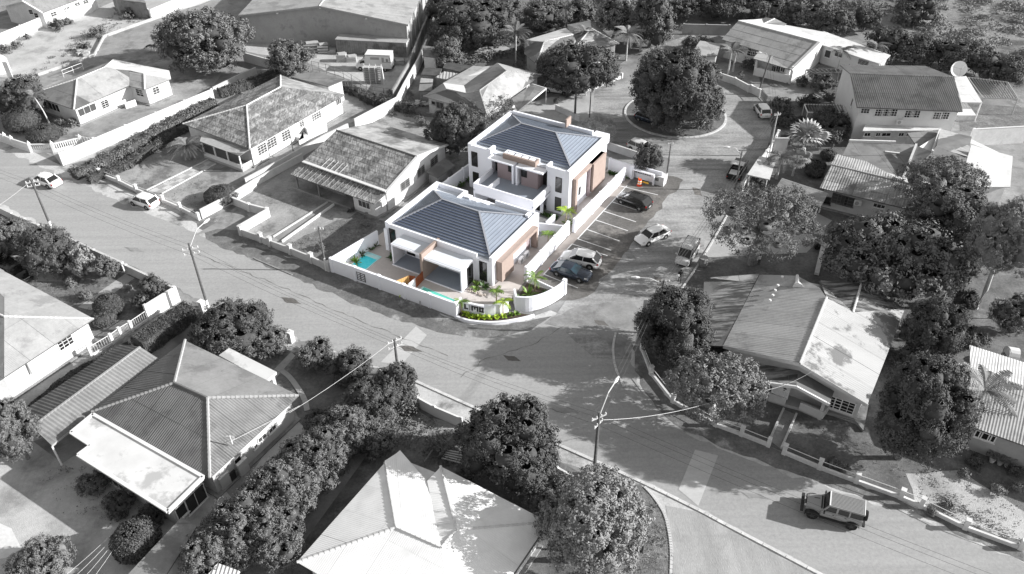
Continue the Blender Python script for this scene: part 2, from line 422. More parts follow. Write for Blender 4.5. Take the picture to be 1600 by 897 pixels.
def win(root, seg, px, py, w, h, nx=2, ny=1, frame='frame_white', glass='glass_dark', fw=.07, name='window', blank=False):
    p, e, n, u, L = on_wall(seg, px, py)
    p = Vector(p)
    if L > w + .3 and not (w / 2 < u < L - w / 2): p += e * (min(max(u, w / 2 + .1), L - w / 2 - .1) - u)
    p.z = max(p.z, h / 2 + .03)
    f = MB(); ez = Vector((0, 0, 1))
    c = p + n * .035
    for s in (-1, 1):
        f.beam(c + e * s * (w / 2 - fw / 2) - ez * h / 2, c + e * s * (w / 2 - fw / 2) + ez * h / 2, .07, fw, up=e)
        f.beam(c - e * w / 2 + ez * s * (h / 2 - fw / 2), c + e * w / 2 + ez * s * (h / 2 - fw / 2), .068, fw)
    for i in range(1, nx): f.beam(c + e * (w * i / nx - w / 2) - ez * h / 2, c + e * (w * i / nx - w / 2) + ez * h / 2, .05, .045, up=e)
    for j in range(1, ny): f.beam(c - e * w / 2 + ez * (h * j / ny - h / 2), c + e * w / 2 + ez * (h * j / ny - h / 2), .046, .04)
    fr = f.build(name, frame, root)
    g = MB().beam(p + n * .012 - e * (w / 2 - .01), p + n * .012 + e * (w / 2 - .01), .02, h - .02, up=(0, 0, 1))
    g.build('pane', glass, fr)
    if not blank:
        MB().beam(c - e * (w / 2 + .08) - ez * (h / 2 + .035) + n * .03, c + e * (w / 2 + .08) - ez * (h / 2 + .035) + n * .03, .14, .06).build('sill', frame, fr)
    return fr
# ------------------------------------------------------------------ ground, roads
MB().box((0, 300, -.5), (4000, 4000, 1.0)).build('ground', 'dirt'); tag(bpy.data.objects['ground'], kind='structure')
UP = [(-260, 110), (-60, 205), (0, 232), (105, 278), (240, 338), (330, 374), (397, 404), (457, 428), (520, 453), (600, 480), (660, 502), (715, 520), (770, 524), (830, 512), (862, 494)]
RT = [(985, 560), (1000, 605), (1030, 645), (1080, 682), (1180, 722), (1300, 766), (1450, 816), (1600, 880), (1900, 1010)]
LOW = [(1700, 1100), (1284, 895), (1134, 818), (1091, 794), (1001, 751), (874, 694), (745, 637), (649, 594), (560, 560), (450, 525), (330, 478), (254, 440), (110, 372), (0, 318), (-120, 262), (-300, 175)]
sheet('verge', [(-300, 60), (0, 212), (90, 256), (160, 275), (330, 350), (400, 385), (520, 425), (715, 500), (800, 506), (860, 485), (1000, 540), (1017, 584), (1050, 627), (1117, 664), (1221, 707), (1338, 754), (1450, 798), (1600, 860), (1900, 980), (1900, 1300), (1300, 1000), (1060, 900), (1045, 830), (1001, 757), (874, 722), (745, 668), (640, 618), (590, 575), (460, 560), (278, 447), (197, 411), (0, 327), (-300, 210)], 'verge_dirt', .008)
sheet('main_road', UP + [(900, 482), (950, 500), (985, 520)] + RT + LOW, 'asphalt', .016, amp=.28, step=.8)
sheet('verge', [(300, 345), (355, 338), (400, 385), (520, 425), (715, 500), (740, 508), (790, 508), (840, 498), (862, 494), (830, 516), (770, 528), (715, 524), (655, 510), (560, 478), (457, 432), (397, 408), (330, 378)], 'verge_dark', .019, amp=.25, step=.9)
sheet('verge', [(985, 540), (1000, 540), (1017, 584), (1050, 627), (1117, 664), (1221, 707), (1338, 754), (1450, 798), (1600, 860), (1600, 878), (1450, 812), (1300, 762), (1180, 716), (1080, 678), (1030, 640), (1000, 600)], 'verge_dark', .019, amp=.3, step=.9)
IC = Vector((25.2, 110.6)); IR = 7.45
_p = [G(976.8, 177.3), G(1030, 212), G(1134, 187)]
def circ3(a, b, c):
    d = 2 * (a.x * (b.y - c.y) + b.x * (c.y - a.y) + c.x * (a.y - b.y)); A_, B_, C_ = a.x ** 2 + a.y ** 2, b.x ** 2 + b.y ** 2, c.x ** 2 + c.y ** 2
    return Vector(((A_ * (b.y - c.y) + B_ * (c.y - a.y) + C_ * (a.y - b.y)) / d, (A_ * (c.x - b.x) + B_ * (a.x - c.x) + C_ * (b.x - a.x)) / d))
IC = circ3(*_p); IR = (Vector(_p[0][:2]) - IC).length
sheet('side_street', [(862, 500), (884, 470), (905, 470), (1015, 318), (1040, 286), (1050, 225), (1030, 212), (1134, 187), (1185, 165), (1206, 200), (1197, 234), (1185, 255), (1157, 298), (1107, 387), (1067, 447), (1035, 470), (1008, 496), (988, 525), (985, 562), (930, 560)], 'asphalt_side', .020, amp=.1, step=1.2)
ring = [(IC.x + 13.6 * math.cos(a), IC.y + 13.6 * math.sin(a)) for a in np.linspace(0, 2 * math.pi, 64, endpoint=False)]
sheet('roundabout_road', None, 'asphalt_side', .024, world=ring)
sheet('driveway_road', [(930, 132), (900, 150), (860, 152), (800, 168), (770, 185), (850, 190), (925, 190)], 'concrete', .028, amp=.1)
isl = [(IC.x + (IR - .1) * math.cos(a), IC.y + (IR - .1) * math.sin(a)) for a in np.linspace(0, 2 * math.pi, 48, endpoint=False)]
MB().prism(isl, 0, .13).build('roundabout_island', 'yard_dark'); tag(bpy.data.objects['roundabout_island'], kind='structure')
def kerb(name, label, path, z=0, h=.13, wd=.22, step=1.1, mat='kerb', closed=False, gap=.02):
    P = densify(path, step, 0, closed)
    if closed: P.append(P[0])
    c = P[len(P) // 2]; t = thing(name, label, 'kerb', (c.x, c.y, 0))
    for i in range(len(P) - 1):
        a, b = P[i], P[i + 1]; d = (b - a)
        if d.length < .2: continue
        d.normalize(); a2 = a + d * gap; b2 = b - d * gap
        MB().beam((a2.x, a2.y, z + h / 2), (b2.x, b2.y, z + h / 2), wd, h + random.uniform(-.012, .012)).build('kerb_stone', mat, t)
    return t
kerb('island_kerb', 'pale circular kerb around the planted roundabout island', [(IC.x + IR * math.cos(a), IC.y + IR * math.sin(a)) for a in np.linspace(0, 2 * math.pi, 60, endpoint=False)], z=.02, wd=.32, closed=True)
kerb('road_kerb', 'low pale kerb along the lower side of the main road, crossing to the bottom', smooth_path([G(*p) for p in [(649, 596), (745, 639), (874, 696), (1001, 753), (1091, 797), (1134, 820), (1284, 899)]], 5), h=.10, wd=.28)
kerb('curved_path_edging', 'curved pale kerb around the sandy corner plot at the bottom', smooth_path([G(*p) for p in [(1001, 755), (1020, 775), (1038, 803), (1046, 835), (1049, 870), (1047, 920)]], 8), h=.07, wd=.22, mat='cream_wall')
kerb('kerb_piece', 'worn kerb fragment beside the shaded road edge left of the gardens', [Vector(G(397, 404)[:2]), Vector(G(457, 430)[:2])], h=.09, wd=.18, mat='concrete_dull')
kerb('side_street_kerb', 'pale kerb along the right side of the side street below the shade tree', smooth_path([G(*p) for p in [(1185, 252), (1157, 300), (1107, 388), (1067, 449), (1040, 480)]], 5), h=.12, wd=.2)
kerb('junction_kerb', 'curving worn kerb at the right corner of the junction', smooth_path([G(*p) for p in [(962, 520), (958, 545), (962, 575), (975, 605)]], 5), h=.06, wd=.22, z=.018)
sheet('road_crossing', [(650, 510), (667, 524), (627, 571), (595, 566)], 'crossing_concrete', .028)
sheet('road_crossing', [(1086, 703), (1122, 712), (1091, 791), (1060, 765)], 'crossing_concrete', .028)
sheet('junction_patch', [(905, 478), (985, 470), (1010, 496), (990, 515), (975, 560), (930, 520), (880, 512), (850, 506)], 'concrete_dull', .030, amp=.3, step=1.2)
sheet('corner_plot', [(1001, 757), (1020, 777), (1036, 803), (1044, 835), (1047, 870), (1046, 940), (850, 960), (860, 800), (960, 765)], 'grass', .012, amp=.1)
sheet('sandy_corner', [(1040, 790), (1091, 800), (1134, 824), (1284, 905), (1400, 1000), (1050, 1010), (1052, 870), (1046, 826)], 'sand_tracks', .020, amp=.15)
# plots
for i, (x, y, w_, h_, m_) in enumerate([(455, 470, 16, 5, 'asphalt_dark'), (640, 545, 20, 5, 'asphalt_dark'), (880, 640, 26, 6, 'concrete_dull'), (800, 560, 14, 5, 'asphalt_dark'), (1180, 775, 22, 6, 'concrete_dull'), (985, 400, 9, 6, 'concrete_dull'), (1090, 300, 8, 7, 'asphalt_dark'), (210, 390, 16, 4, 'concrete_dull'), (1030, 440, 8, 8, 'asphalt_dark'), (940, 505, 12, 5, 'asphalt_dark')]):
    sheet('road_patch', [(x - w_, y - h_), (x + w_ * .3, y - h_ * .6), (x + w_, y + h_), (x - w_ * .4, y + h_ * .7)], m_, .033, amp=.12, step=.4, seed=i)
for i, pth in enumerate([[(300, 395), (420, 440), (560, 500), (700, 556)], [(1010, 330), (980, 390), (930, 450)], [(720, 590), (760, 560), (830, 540), (900, 500)]]):
    P = densify([G(*p) for p in pth], .7, .16, False, i + 20); n_ = [Vector((-(P[min(j + 1, len(P) - 1)] - P[max(j - 1, 0)]).y, (P[min(j + 1, len(P) - 1)] - P[max(j - 1, 0)]).x)).normalized() * (.018 + .012 * math.sin(j * 1.7)) for j in range(len(P))]
    sheet('tar_seam', None, 'asphalt_dark', .036, world=[p + q for p, q in zip(P, n_)] + [p - q for p, q in zip(P[::-1], n_[::-1])])
sheet('sandy_lot', [(-80, 100), (0, 62), (40, 50), (120, 28), (160, 10), (260, -30), (360, -60), (330, 0), (200, 46), (163, 60), (148, 88), (60, 120), (0, 160), (-80, 200)], 'sand', .010, amp=.3)
sheet('back_lane', [(60, 119), (148, 88), (163, 60), (200, 46), (330, 2), (400, -30), (450, -50), (395, 60), (300, 90), (250, 90), (150, 100), (70, 135), (50, 140)], 'concrete_dull', .014, amp=.1)
sheet('warehouse_yard', [(370, 62), (640, 85), (655, 60), (690, -40), (720, -40), (640, 130), (610, 165), (560, 130), (470, 95), (380, 80)], 'sand', .016, amp=.2)
sheet('pale_yard', [(200, 10), (258, 20), (300, 5), (330, -30), (240, -30)], 'concrete', .020)
sheet('front_yard', [(0, 120), (60, 130), (280, 70), (330, 95), (350, 110), (330, 140), (97, 250), (0, 210)], 'yard_dirt', .012)
sheet('driveway', [(118, 196), (200, 168), (235, 170), (270, 165), (150, 222), (100, 240), (150, 208)], 'concrete_dull', .020)
sheet('gate_apron', [(80, 236), (150, 228), (150, 245), (97, 260)], 'concrete', .024)
sheet('front_yard', [(97, 262), (150, 232), (330, 150), (400, 120), (460, 110), (560, 150), (575, 175), (440, 262), (330, 345)], 'yard_dirt', .016)
sheet('garden_path', [(231, 299), (326, 251), (336, 256), (254, 302)], 'cream_wall', .024)
for i in range(9):
    for j in range(2):
        a, b, c_, d_ = G(231, 299), G(326, 251), G(336, 256), G(254, 302)
        q = lambda s, t: (a.lerp(b, s)).lerp(d_.lerp(c_, s), t)
        if (i + j) % 2: sheet('path_slab', None, 'grey_wall', .028, world=[q(i / 9, j / 2), q((i + 1) / 9, j / 2), q((i + 1) / 9, (j + 1) / 2), q(i / 9, (j + 1) / 2)])
sheet('front_yard', [(360, 330), (440, 270), (620, 160), (650, 180), (720, 200), (735, 240), (700, 300), (600, 345), (517, 420), (380, 372)], 'yard_dirt', .020)
sheet('lawn_patch', [(440, 385), (560, 330), (600, 345), (517, 420), (450, 392)], 'grass', .026, amp=.5)
sheet('garden_path', [(427, 370), (512, 317), (521, 320), (441, 378)], 'concrete_dull', .030)
sheet('driveway', [(355, 338), (378, 326), (400, 352), (372, 360), (340, 358), (300, 370)], 'concrete_dull', .028)
sheet('back_garden', [(640, 130), (720, -40), (1400, -60), (1400, 20), (1120, 40), (1000, 80), (930, 125), (860, 150), (740, 190), (640, 180)], 'yard_dark', .012)
sheet('pale_track', [(668, 80), (780, 68), (800, 78), (720, 88), (690, 95)], 'concrete', .020, amp=.3)
sheet('scrub_field', [(1060, 120), (1060, 20), (1040, -80), (2200, -80), (2000, 230), (1600, 170), (1500, 120), (1400, 100), (1380, 60), (1150, 40), (1100, 60)], 'scrub_ground', .008)
sheet('front_yard', [(1185, 110), (1380, 110), (1440, 190), (1340, 200), (1210, 180), (1190, 150)], 'yard_dark', .014)
sheet('driveway', [(1190, 138), (1268, 131), (1270, 136), (1300, 150), (1240, 158), (1200, 150)], 'concrete_dull', .022)
sheet('lawn', [(1500, 160), (1620, 170), (1620, 205), (1500, 205)], 'grass', .022)
sheet('paved_yard', [(1505, 222), (1900, 200), (1900, 330), (1580, 260)], 'concrete_dull', .020)
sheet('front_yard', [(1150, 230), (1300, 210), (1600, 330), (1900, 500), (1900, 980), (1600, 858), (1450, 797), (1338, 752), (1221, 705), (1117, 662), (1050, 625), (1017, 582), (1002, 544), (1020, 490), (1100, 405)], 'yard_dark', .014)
sheet('pale_drive', [(1100, 378), (1270, 330), (1300, 345), (1260, 395), (1100, 402)], 'concrete', .024, amp=.2)
sheet('sand_patch', [(1415, 740), (1500, 735), (1600, 800), (1640, 860), (1560, 838), (1430, 790)], 'sand', .022, amp=.3)
sheet('garden_path', [(1202, 688), (1224, 640), (1244, 648), (1220, 702)], 'concrete_dull', .030)
# lower left gardens
sheet('front_yard', [(-200, 260), (0, 330), (197, 413), (278, 449), (245, 490), (100, 620), (-200, 640)], 'grass', .014)
sheet('garden_path', [(0, 405), (30, 398), (60, 410), (100, 440), (60, 440)], 'concrete', .022)
sheet('garden_path', [(196, 428), (210, 435), (142, 485), (122, 480)], 'concrete', .022)
sheet('alley', [(30, 610), (60, 600), (150, 545), (215, 495), (235, 478), (245, 490), (205, 520), (150, 560), (60, 625), (0, 660)], 'concrete_dull', .024)
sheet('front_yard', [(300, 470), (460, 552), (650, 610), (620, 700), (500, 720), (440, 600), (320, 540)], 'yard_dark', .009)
sheet('drive_slab', [(430, 592), (462, 556), (455, 550), (418, 588)], 'concrete', .026)
sheet('drive_slab', [(350, 799), (372, 770), (410, 715), (464, 657), (490, 682), (440, 730), (395, 790), (350, 850), (320, 850)], 'crossing_concrete', .026)
sheet('yard', [(-200, 640), (50, 640), (130, 700), (330, 740), (380, 800), (330, 1000), (-200, 1000)], 'sand', .018)
sheet('drive_slab', [(-40, 800), (18, 826), (34, 858), (10, 872), (-40, 880)], 'white_worn', .030)
sheet('rear_garden', [(640, 615), (745, 668), (874, 722), (960, 765), (860, 960), (400, 960), (480, 840), (560, 730)], 'yard_dark', .016)
sheet('sand_patch', [(650, 640), (720, 668), (700, 690), (640, 680), (600, 690)], 'yard_dirt', .026, amp=.6)

# ------------------------------------------------------------------ modern complex (local frames)
AN = R(-30.6); UA = Vector((math.cos(AN), math.sin(AN), 0)); VA = Vector((-math.sin(AN), math.cos(AN), 0))
O1 = Vector((-14.5, 77.9, 0)); O2 = Vector((-5.45, 91.8, 0))
def LF(o, u, v, z=0): return o + UA * u + VA * v + Vector((0, 0, z))
def lbox(mb, o, u0, u1, v0, v1, z0, z1, m=0):
    return mb.box(LF(o, (u0 + u1) / 2, (v0 + v1) / 2, (z0 + z1) / 2), (u1 - u0, v1 - v0, z1 - z0), AN, m)
def lpoly(o, pts, z): return [LF(o, u, v, z) for u, v in pts]
sheet('parking_lot', None, 'asphalt_dark', .032, world=lpoly(O1, [(17.1, -1.6), (17.2, 32.2), (24.3, 32.0), (24.2, 3.5), (22.0, 1.5), (20.5, -1.5)], 0), amp=.35, step=1.1)
sheet('footpath', None, 'paving_joint', .036, world=lpoly(O1, [(17.2, 3.0), (17.2, 28.5), (18.35, 28.5), (18.35, 3.0)], 0))
# painted bay lines
def line(u0, v0, u1, v1, wd=.12, lab='paint'):
    a, b = LF(O1, u0, v0), LF(O1, u1, v1); d = (b - a).normalized(); n_ = Vector((-d.y, d.x, 0)) * wd / 2
    return sheet('bay_line', None, 'white_paint', .041, world=[a - n_, b - n_, b + n_, a + n_])
_bl = lambda px, py: ((G(px, py) - O1).dot(UA), (G(px, py) - O1).dot(VA))
for (p, q) in [((969.5, 291), (1028, 305)), ((957, 316), (1005, 332)), ((944, 330.5), (993.5, 347)), ((930.5, 344), (981, 361)), ((917.5, 359), (968, 377)), ((902.5, 373.5), (955, 391.5)), ((894, 381.5), (949, 400)), ((850, 429), (903, 450.5))]:
    a, b = _bl(*p), _bl(*q); line(*a, *b)
a, b = _bl(902.5, 373.5), _bl(980, 290); line(*a, *b)
a, b = _bl(894, 381.5), _bl(849, 429.5); line(*a, *b)
a, b = _bl(969, 303), _bl(977, 306); line(*a, *b); 

# paved courtyards: grid of slabs near the pools
sheet('courtyard_paving', None, 'paving', .030, world=lpoly(O1, [(-2.6, -6.7), (13.8, -6.4), (13.5, -4.9), (17.6, -4.6), (17.0, 2.9), (17.1, 30), (14.4, 30), (14.4, 11), (-2.6, 11)], 0))
sheet('courtyard_paving', None, 'paving', .034, world=lpoly(O1, [(14.4, 13.4), (17.1, 13.4), (17.1, 31.8), (21.6, 31.8), (14.8, 31.9)], 0))
def perim(label, o, path, h=1.85, th_=.18, post=3.0, pw=.34, mat='modern_white', cat='wall', name='boundary_wall', posts=True, z0=0, coping=True):
    P = [LF(o, u, v) for u, v in path] if o is not None else [Vector((p[0], p[1], 0)) for p in path]
    c = P[len(P) // 2]; t = thing(name, label, cat, c)
    for i in range(len(P) - 1):
        a, b = P[i], P[i + 1]; L = (b - a).length; k = max(1, round(L / post)) if posts else 1
        for j in range(k):
            p, q = a.lerp(b, j / k), a.lerp(b, (j + 1) / k); zz = Vector((0, 0, z0 + h / 2)); d = (q - p).normalized() * (pw / 2 if posts else 0)
            MB().beam(p + d + zz, q - d + zz, th_, h).build('panel', mat, t)
            if coping: MB().beam(p + d + Vector((0, 0, z0 + h + .025)), q - d + Vector((0, 0, z0 + h + .025)), th_ + .08, .05).build('coping', mat, t)
            if posts and not (i and j == 0 and False): MB().box(p + Vector((0, 0, z0 + (h + .12) / 2)), (pw, pw, h + .12), math.atan2((b - a).y, (b - a).x)).build('post', mat, t)
    if posts: MB().box(P[-1] + Vector((0, 0, z0 + (h + .12) / 2)), (pw, pw, h + .12), math.atan2((P[-1] - P[-2]).y, (P[-1] - P[-2]).x)).build('post', mat, t)
    return t
bwf = perim('long white front boundary wall with pilasters before the two small pools', O1, [(-2.6, -6.75), (13.8, -6.4)])
perim('white side wall between the pool terrace and the old hipped neighbour garden', O1, [(-2.6, -6.6), (-1.5, .2)], posts=False)
perim('white wall stretching back beside the two-storey house and the shed', O1, [(-1.0, 11.2), (-.6, 20.5), (-.2, 27.6)], post=3.4)
perim('bright white parking side wall beside the white car and dark coupe', O1, [(17.1, 2.7), (16.95, 12.95)], post=3.3)
perim('bright white parking side wall beside the empty bays and tall house', O1, [(17.35, 13.9), (17.5, 27.9)], post=2.3)
perim('white rear boundary wall behind the two-storey house by the meter niche', O1, [(14.9, 29.2), (18.3, 29.0)], post=3.2, h=1.9)
t = thing('planted_wall', 'curved low white sign wall at the corner bed', 'wall', LF(O1, 17, -3.6, 0))
arc = smooth_path([LF(O1, *p) for p in [(13.75, -5.35), (15.1, -5.3), (16.4, -4.9), (17.6, -4.0), (18.2, -3.1)]], 5)
for i in range(len(arc) - 1):
    a, b = arc[i], arc[i + 1]; MB().beam((a.x, a.y, .8), (b.x, b.y, .8), .2, 1.6).build('wall_segment', 'modern_white', t)
SIGNARC = arc
MB().beam(LF(O1, 13.8, -6.4, .95), LF(O1, 13.78, -5.3, .95), .2, 1.9).build('end_wall', 'modern_white', t)
kp = smooth_path([LF(O1, *p) for p in [(13.9, -6.55), (15.3, -6.5), (17.3, -5.75), (18.9, -4.6), (20.2, -3.2), (20.9, -2.3)]], 5)
t = thing('planter_edge', 'white low curved kerb holding the bright corner flower bed', 'kerb', kp[8].to_3d())
for i in range(len(kp) - 1): MB().beam((kp[i].x, kp[i].y, .17), (kp[i + 1].x, kp[i + 1].y, .17), .22, .34).build('kerb_stone', 'modern_white', t)
bed = [p for p in kp] + [p for p in reversed(arc)]
sheet('corner_bed', None, 'soil', .2, world=bed)
t = thing('curved_wall', 'tall white curved wall at the corner in front of the dark coupe', 'wall', LF(O1, 21, 0, 0))
ca = smooth_path([LF(O1, *p) for p in [(18.75, -2.35), (19.9, -1.75), (20.8, -.7), (21.4, .6), (21.75, 1.9), (21.8, 2.7)]], 4)
for i in range(len(ca) - 1):
    a, b = ca[i], ca[i + 1]; MB().beam((a.x, a.y, .95), (b.x, b.y, .95), .2, 1.9).build('wall_segment', 'modern_white', t)
MB().box((ca[-1].x, ca[-1].y, .99), (.42, .42, 1.98), AN).build('post', 'modern_white', t)
MB().beam(LF(O1, 18.75, -2.35, .95), LF(O1, 17.9, -1.3, .95), .2, 1.9).build('return_wall', 'modern_white', t)
MB().beam(LF(O1, 17.2, 2.6, .6), LF(O1, 21.3, 2.4, .25), .16, .5).build('low_wall', 'modern_white', t)
sheet('shrub_bed', None, 'soil', .036, world=lpoly(O1, [(17.9, -1.3), (18.7, -2.3), (19.9, -1.6), (20.8, -.6), (21.4, .7), (21.6, 2.2), (17.4, 2.4)], 0))
# louvre panel on front wall, drain pipe
def on_front(u): return LF(O1, u, -6.75 + (u + 2.6) / 16.4 * .35)
ww = MB(); c = on_front(1.55)
for k in range(5): ww.beam(c - UA * .55 + Vector((0, 0, .35 + k * .25)) - VA * .11, c + UA * .55 + Vector((0, 0, .35 + k * .25)) - VA * .11, .05, .055)
for k in (-1, -.1, 1): ww.beam(c + UA * .55 * k + Vector((0, 0, .3)) - VA * .11, c + UA * .55 * k + Vector((0, 0, 1.4)) - VA * .11, .06, .06)
ww.build('louvre_grille', 'shadow_gap', bwf)
c = on_front(9.4); MB().tube([c - VA * .2 + Vector((0, 0, .55)), c - VA * .25 + Vector((0, 0, 0))], .06).build('drain_pipe', 'frame_grey', bwf)

# --- front single-storey pair
f = thing('single_storey_villa', 'single-storey white villa with hipped blue-grey roof and two pool terraces', 'house', LF(O1, 7.2, 5.2))
W_, D_ = 14.4, 10.4
b = MB(); lbox(b, O1, 0, W_, 0, D_, 0, 3.15); b.build('wall', 'modern_white', f)
# parapets (each a part)
def par(u0, u1, v0, v1, z0, z1, mat='modern_white', root=f, o=O1, name='parapet'): q = MB(); lbox(q, o, u0, u1, v0, v1, z0, z1); return q.build(name, mat, root)
par(0, .55, 0, D_, 3.15, 3.75); par(.55, 12.4, .003, .22, 3.15, 3.62); par(14.0, W_, 0, D_, 3.15, 3.75); par(.55, 4.2, D_ - .25, D_, 3.15, 3.75); par(8.6, 14.0, D_ - .25, D_, 3.15, 3.75)
par(4.2, 4.6, 8.4, D_, 3.15, 3.75); par(4.6, 8.6, 8.4, 8.65, 3.15, 3.6)
par(.55, 14.0, .22, D_ - .25, 3.15, 3.20, 'modern_flat', name='flat_roof')
e0 = 3.42; r0 = 5.05
RF = {'a': (.6, .35, e0), 'b': (13.95, .35, e0), 'c': (13.95, 9.9, e0), 'd': (.6, 8.9, e0), 'r1': (4.3, 5.5, r0), 'r2': (9.4, 5.4, r0)}
RP = {k: LF(O1, *v) for k, v in RF.items()}
def modern_roof(root, RP, planes):
    for fi, (keys, ax) in enumerate(planes):
        base = roof_plane(root, [RP[k] for k in keys], 'modern_roof', size=(.38, 30), th=.12, sheet_name='roof_panel', axis=ax, jitter=.2)
        # standing seams
        pts = [RP[k] for k in keys]; N = (pts[1] - pts[0]).cross(pts[2] - pts[0]); N = N if N.z > 0 else -N; N.normalize()
        h = (Vector(ax) - N * Vector(ax).dot(N)).normalized(); d = N.cross(h); o = sum(pts, Vector()) / len(pts)
        P = [((p - o).dot(h), (p - o).dot(d)) for p in pts]; u = min(p[0] for p in P)
        while u < max(p[0] for p in P) - .05:
            u += .38; ys = []
            for q in range(len(P)):
                a_, b_ = P[q], P[(q + 1) % len(P)]
                if (a_[0] - u) * (b_[0] - u) < 0: ys.append(a_[1] + (b_[1] - a_[1]) * (u - a_[0]) / (b_[0] - a_[0]))
            if len(ys) >= 2 and max(ys) - min(ys) > .15:
                MB().beam(o + h * u + d * min(ys) + N * .035, o + h * u + d * max(ys) + N * .035, .11 if fi == 0 else .05, .11 if fi == 0 else .07).build('roof_seam', 'modern_seam_shade' if fi == 0 else 'modern_roof', base)  # front slope only: the seams' cast shadow is put into their colour
# NB: on the street-facing slope the ribs run level, as in the photograph
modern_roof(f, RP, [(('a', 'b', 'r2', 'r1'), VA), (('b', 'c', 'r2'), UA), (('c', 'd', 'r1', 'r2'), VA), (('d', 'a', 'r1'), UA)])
for p, q in (('a', 'r1'), ('r1', 'r2'), ('r2', 'b'), ('r2', 'c'), ('d', 'r1')): MB().beam(RP[p] + Vector((0, 0, .08)), RP[q] + Vector((0, 0, .08)), .2, .09).build('ridge_cap', 'modern_rib', f)
MB().beam(RP['b'] - Vector((0, 0, .02)), RP['c'] - Vector((0, 0, .02)), .1, .14).build('gutter', 'shadow_gap', f)
# porches
def porch(u0, u1, v0, side_left):
    par(u0, u1, v0, 0, 2.62, 2.86, name='canopy'); par(u0 + .15, u1 - .15, v0 + .15, -.05, 2.86, 2.90, 'modern_flat', name='canopy_top')
    par(u0, u1, v0 - .1, 0, .0, .12, 'terrace', name='terrace_slab')
    par(u0, u1, v0 - .2, v0 - .1, .0, .124, 'modern_white', name='slab_edge')
porch(2.4, 6.9, -2.2, True); porch(7.2, 12.1, -2.6, False)
par(2.4, 2.58, -2.2, 0, .12, 2.62, name='porch_side'); par(11.92, 12.1, -2.6, 0, .12, 2.62, name='porch_side')
par(6.9, 7.2, -2.95, 1.1, 0, 3.55, 'taupe', name='divider_wall')
fr = [LF(O1, 0, 0), LF(O1, 14.4, 0)]
def mwin(root, o, u, v, z, w_, h_, axis, glass='glass_dark', frame='shadow_gap', nx=2, name='window'):
    # axis 'u': lies in the street-facing wall, axis 'v': lies in the parking-side wall
    E_, N_ = (UA, -VA) if axis == 'u' else (VA, UA); c = LF(o, u, v, z); q = MB()
    for s in (-1, 1):
        q.beam(c + E_ * s * w_ / 2 - Vector((0, 0, h_ / 2)) + N_ * .02, c + E_ * s * w_ / 2 + Vector((0, 0, h_ / 2)) + N_ * .02, .07, .06, up=E_)
        q.beam(c - E_ * w_ / 2 + Vector((0, 0, s * h_ / 2)) + N_ * .02, c + E_ * w_ / 2 + Vector((0, 0, s * h_ / 2)) + N_ * .02, .068, .06)
    for i in range(1, nx): q.beam(c + E_ * (w_ * i / nx - w_ / 2) - Vector((0, 0, h_ / 2)) + N_ * .02, c + E_ * (w_ * i / nx - w_ / 2) + Vector((0, 0, h_ / 2)) + N_ * .02, .06, .05, up=E_)
    fr_ = q.build(name, frame, root)
    MB().beam(c - E_ * w_ / 2 + N_ * .01, c + E_ * w_ / 2 + N_ * .01, .02, h_).build('pane', glass, fr_)
    return fr_
mwin(f, O1, .95, -.0, 1.75, .8, 2.6, 'u', nx=1); mwin(f, O1, 13.2, 0, 1.6, .9, 2.5, 'u', nx=1)
mwin(f, O1, 3.4, 0, 1.35, 1.1, 2.1, 'u', name='sliding_door'); mwin(f, O1, 5.8, 0, 1.2, 1.7, 1.7, 'u', name='sliding_door')
mwin(f, O1, 9.9, 0, 1.35, 3.6, 2.2, 'u', nx=4, name='sliding_door'); mwin(f, O1, 12.103, -1.0, 1.4, 1.1, 2.3, 'v', nx=1)
par(0, .45, -.35, 0.004, 0, 3.0, name='fin_wall')
# parking side: taupe panels with frame
par(W_, W_ + .75, .75, 3.3, .35, 2.95, 'taupe', name='feature_panel')
par(W_, W_ + .75, 3.3, 8.9, 2.55, 2.95, 'taupe', name='feature_panel')
par(W_, W_ + .75, 8.55, 8.9, .15, 2.55, 'taupe', name='feature_panel')
par(W_, W_ + .02, 7.4, 8.3, .1, 2.3, 'taupe_dark', name='entrance_door')
# roof pots / skylights / hatch
for u_, v_ in ((6.0, 9.0), (7.4, 9.1)): par(u_, u_ + .7, v_, v_ + .7, 3.2, 3.65, name='roof_vent'); par(u_ + .12, u_ + .58, v_ - .01, v_ + .1, 3.32, 3.55, 'shadow_gap', name='vent_opening')
par(10.6, 11.9, 8.1, 8.4, 3.2, 4.0, 'taupe', name='roof_fin'); par(4.7, 5.6, 9.2, 9.9, 3.2, 3.7, name='roof_vent')
par(13.3, 13.75, 9.0, 9.8, 3.55, 3.9, 'modern_white', name='roof_vent')
# AC units beside the side wall
def ac_unit(loc, rz, label, mat='white_paint', sc=1):
    t = thing('air_conditioner', label, 'air conditioner', loc)
    b = MB().box(Vector(loc) + Vector((0, 0, .32 * sc)), (.85 * sc, .34 * sc, .64 * sc), rz).build('casing', mat, t)
    n_ = Vector((math.sin(rz), -math.cos(rz), 0)); e_ = Vector((math.cos(rz), math.sin(rz), 0)); c = Vector(loc) + n_ * .172 * sc + Vector((0, 0, .33 * sc)) - e_ * .12 * sc
    q = MB(); ringp = [c + (e_ * math.cos(a) + Vector((0, 0, 1)) * math.sin(a)) * .25 * sc for a in np.linspace(0, 2 * math.pi, 14, endpoint=False)]
    q.add([p + n_ * .015 for p in ringp] + [p for p in ringp], [tuple(range(14))] + [(i, (i + 1) % 14, 14 + (i + 1) % 14, 14 + i) for i in range(14)]); q.build('fan_grille', 'frame_grey', t)
    return t
ac_unit(LF(O1, 14.9, 6.6, .04), AN + math.pi / 2, 'white air conditioner on the paving beside the taupe recess of the villa')
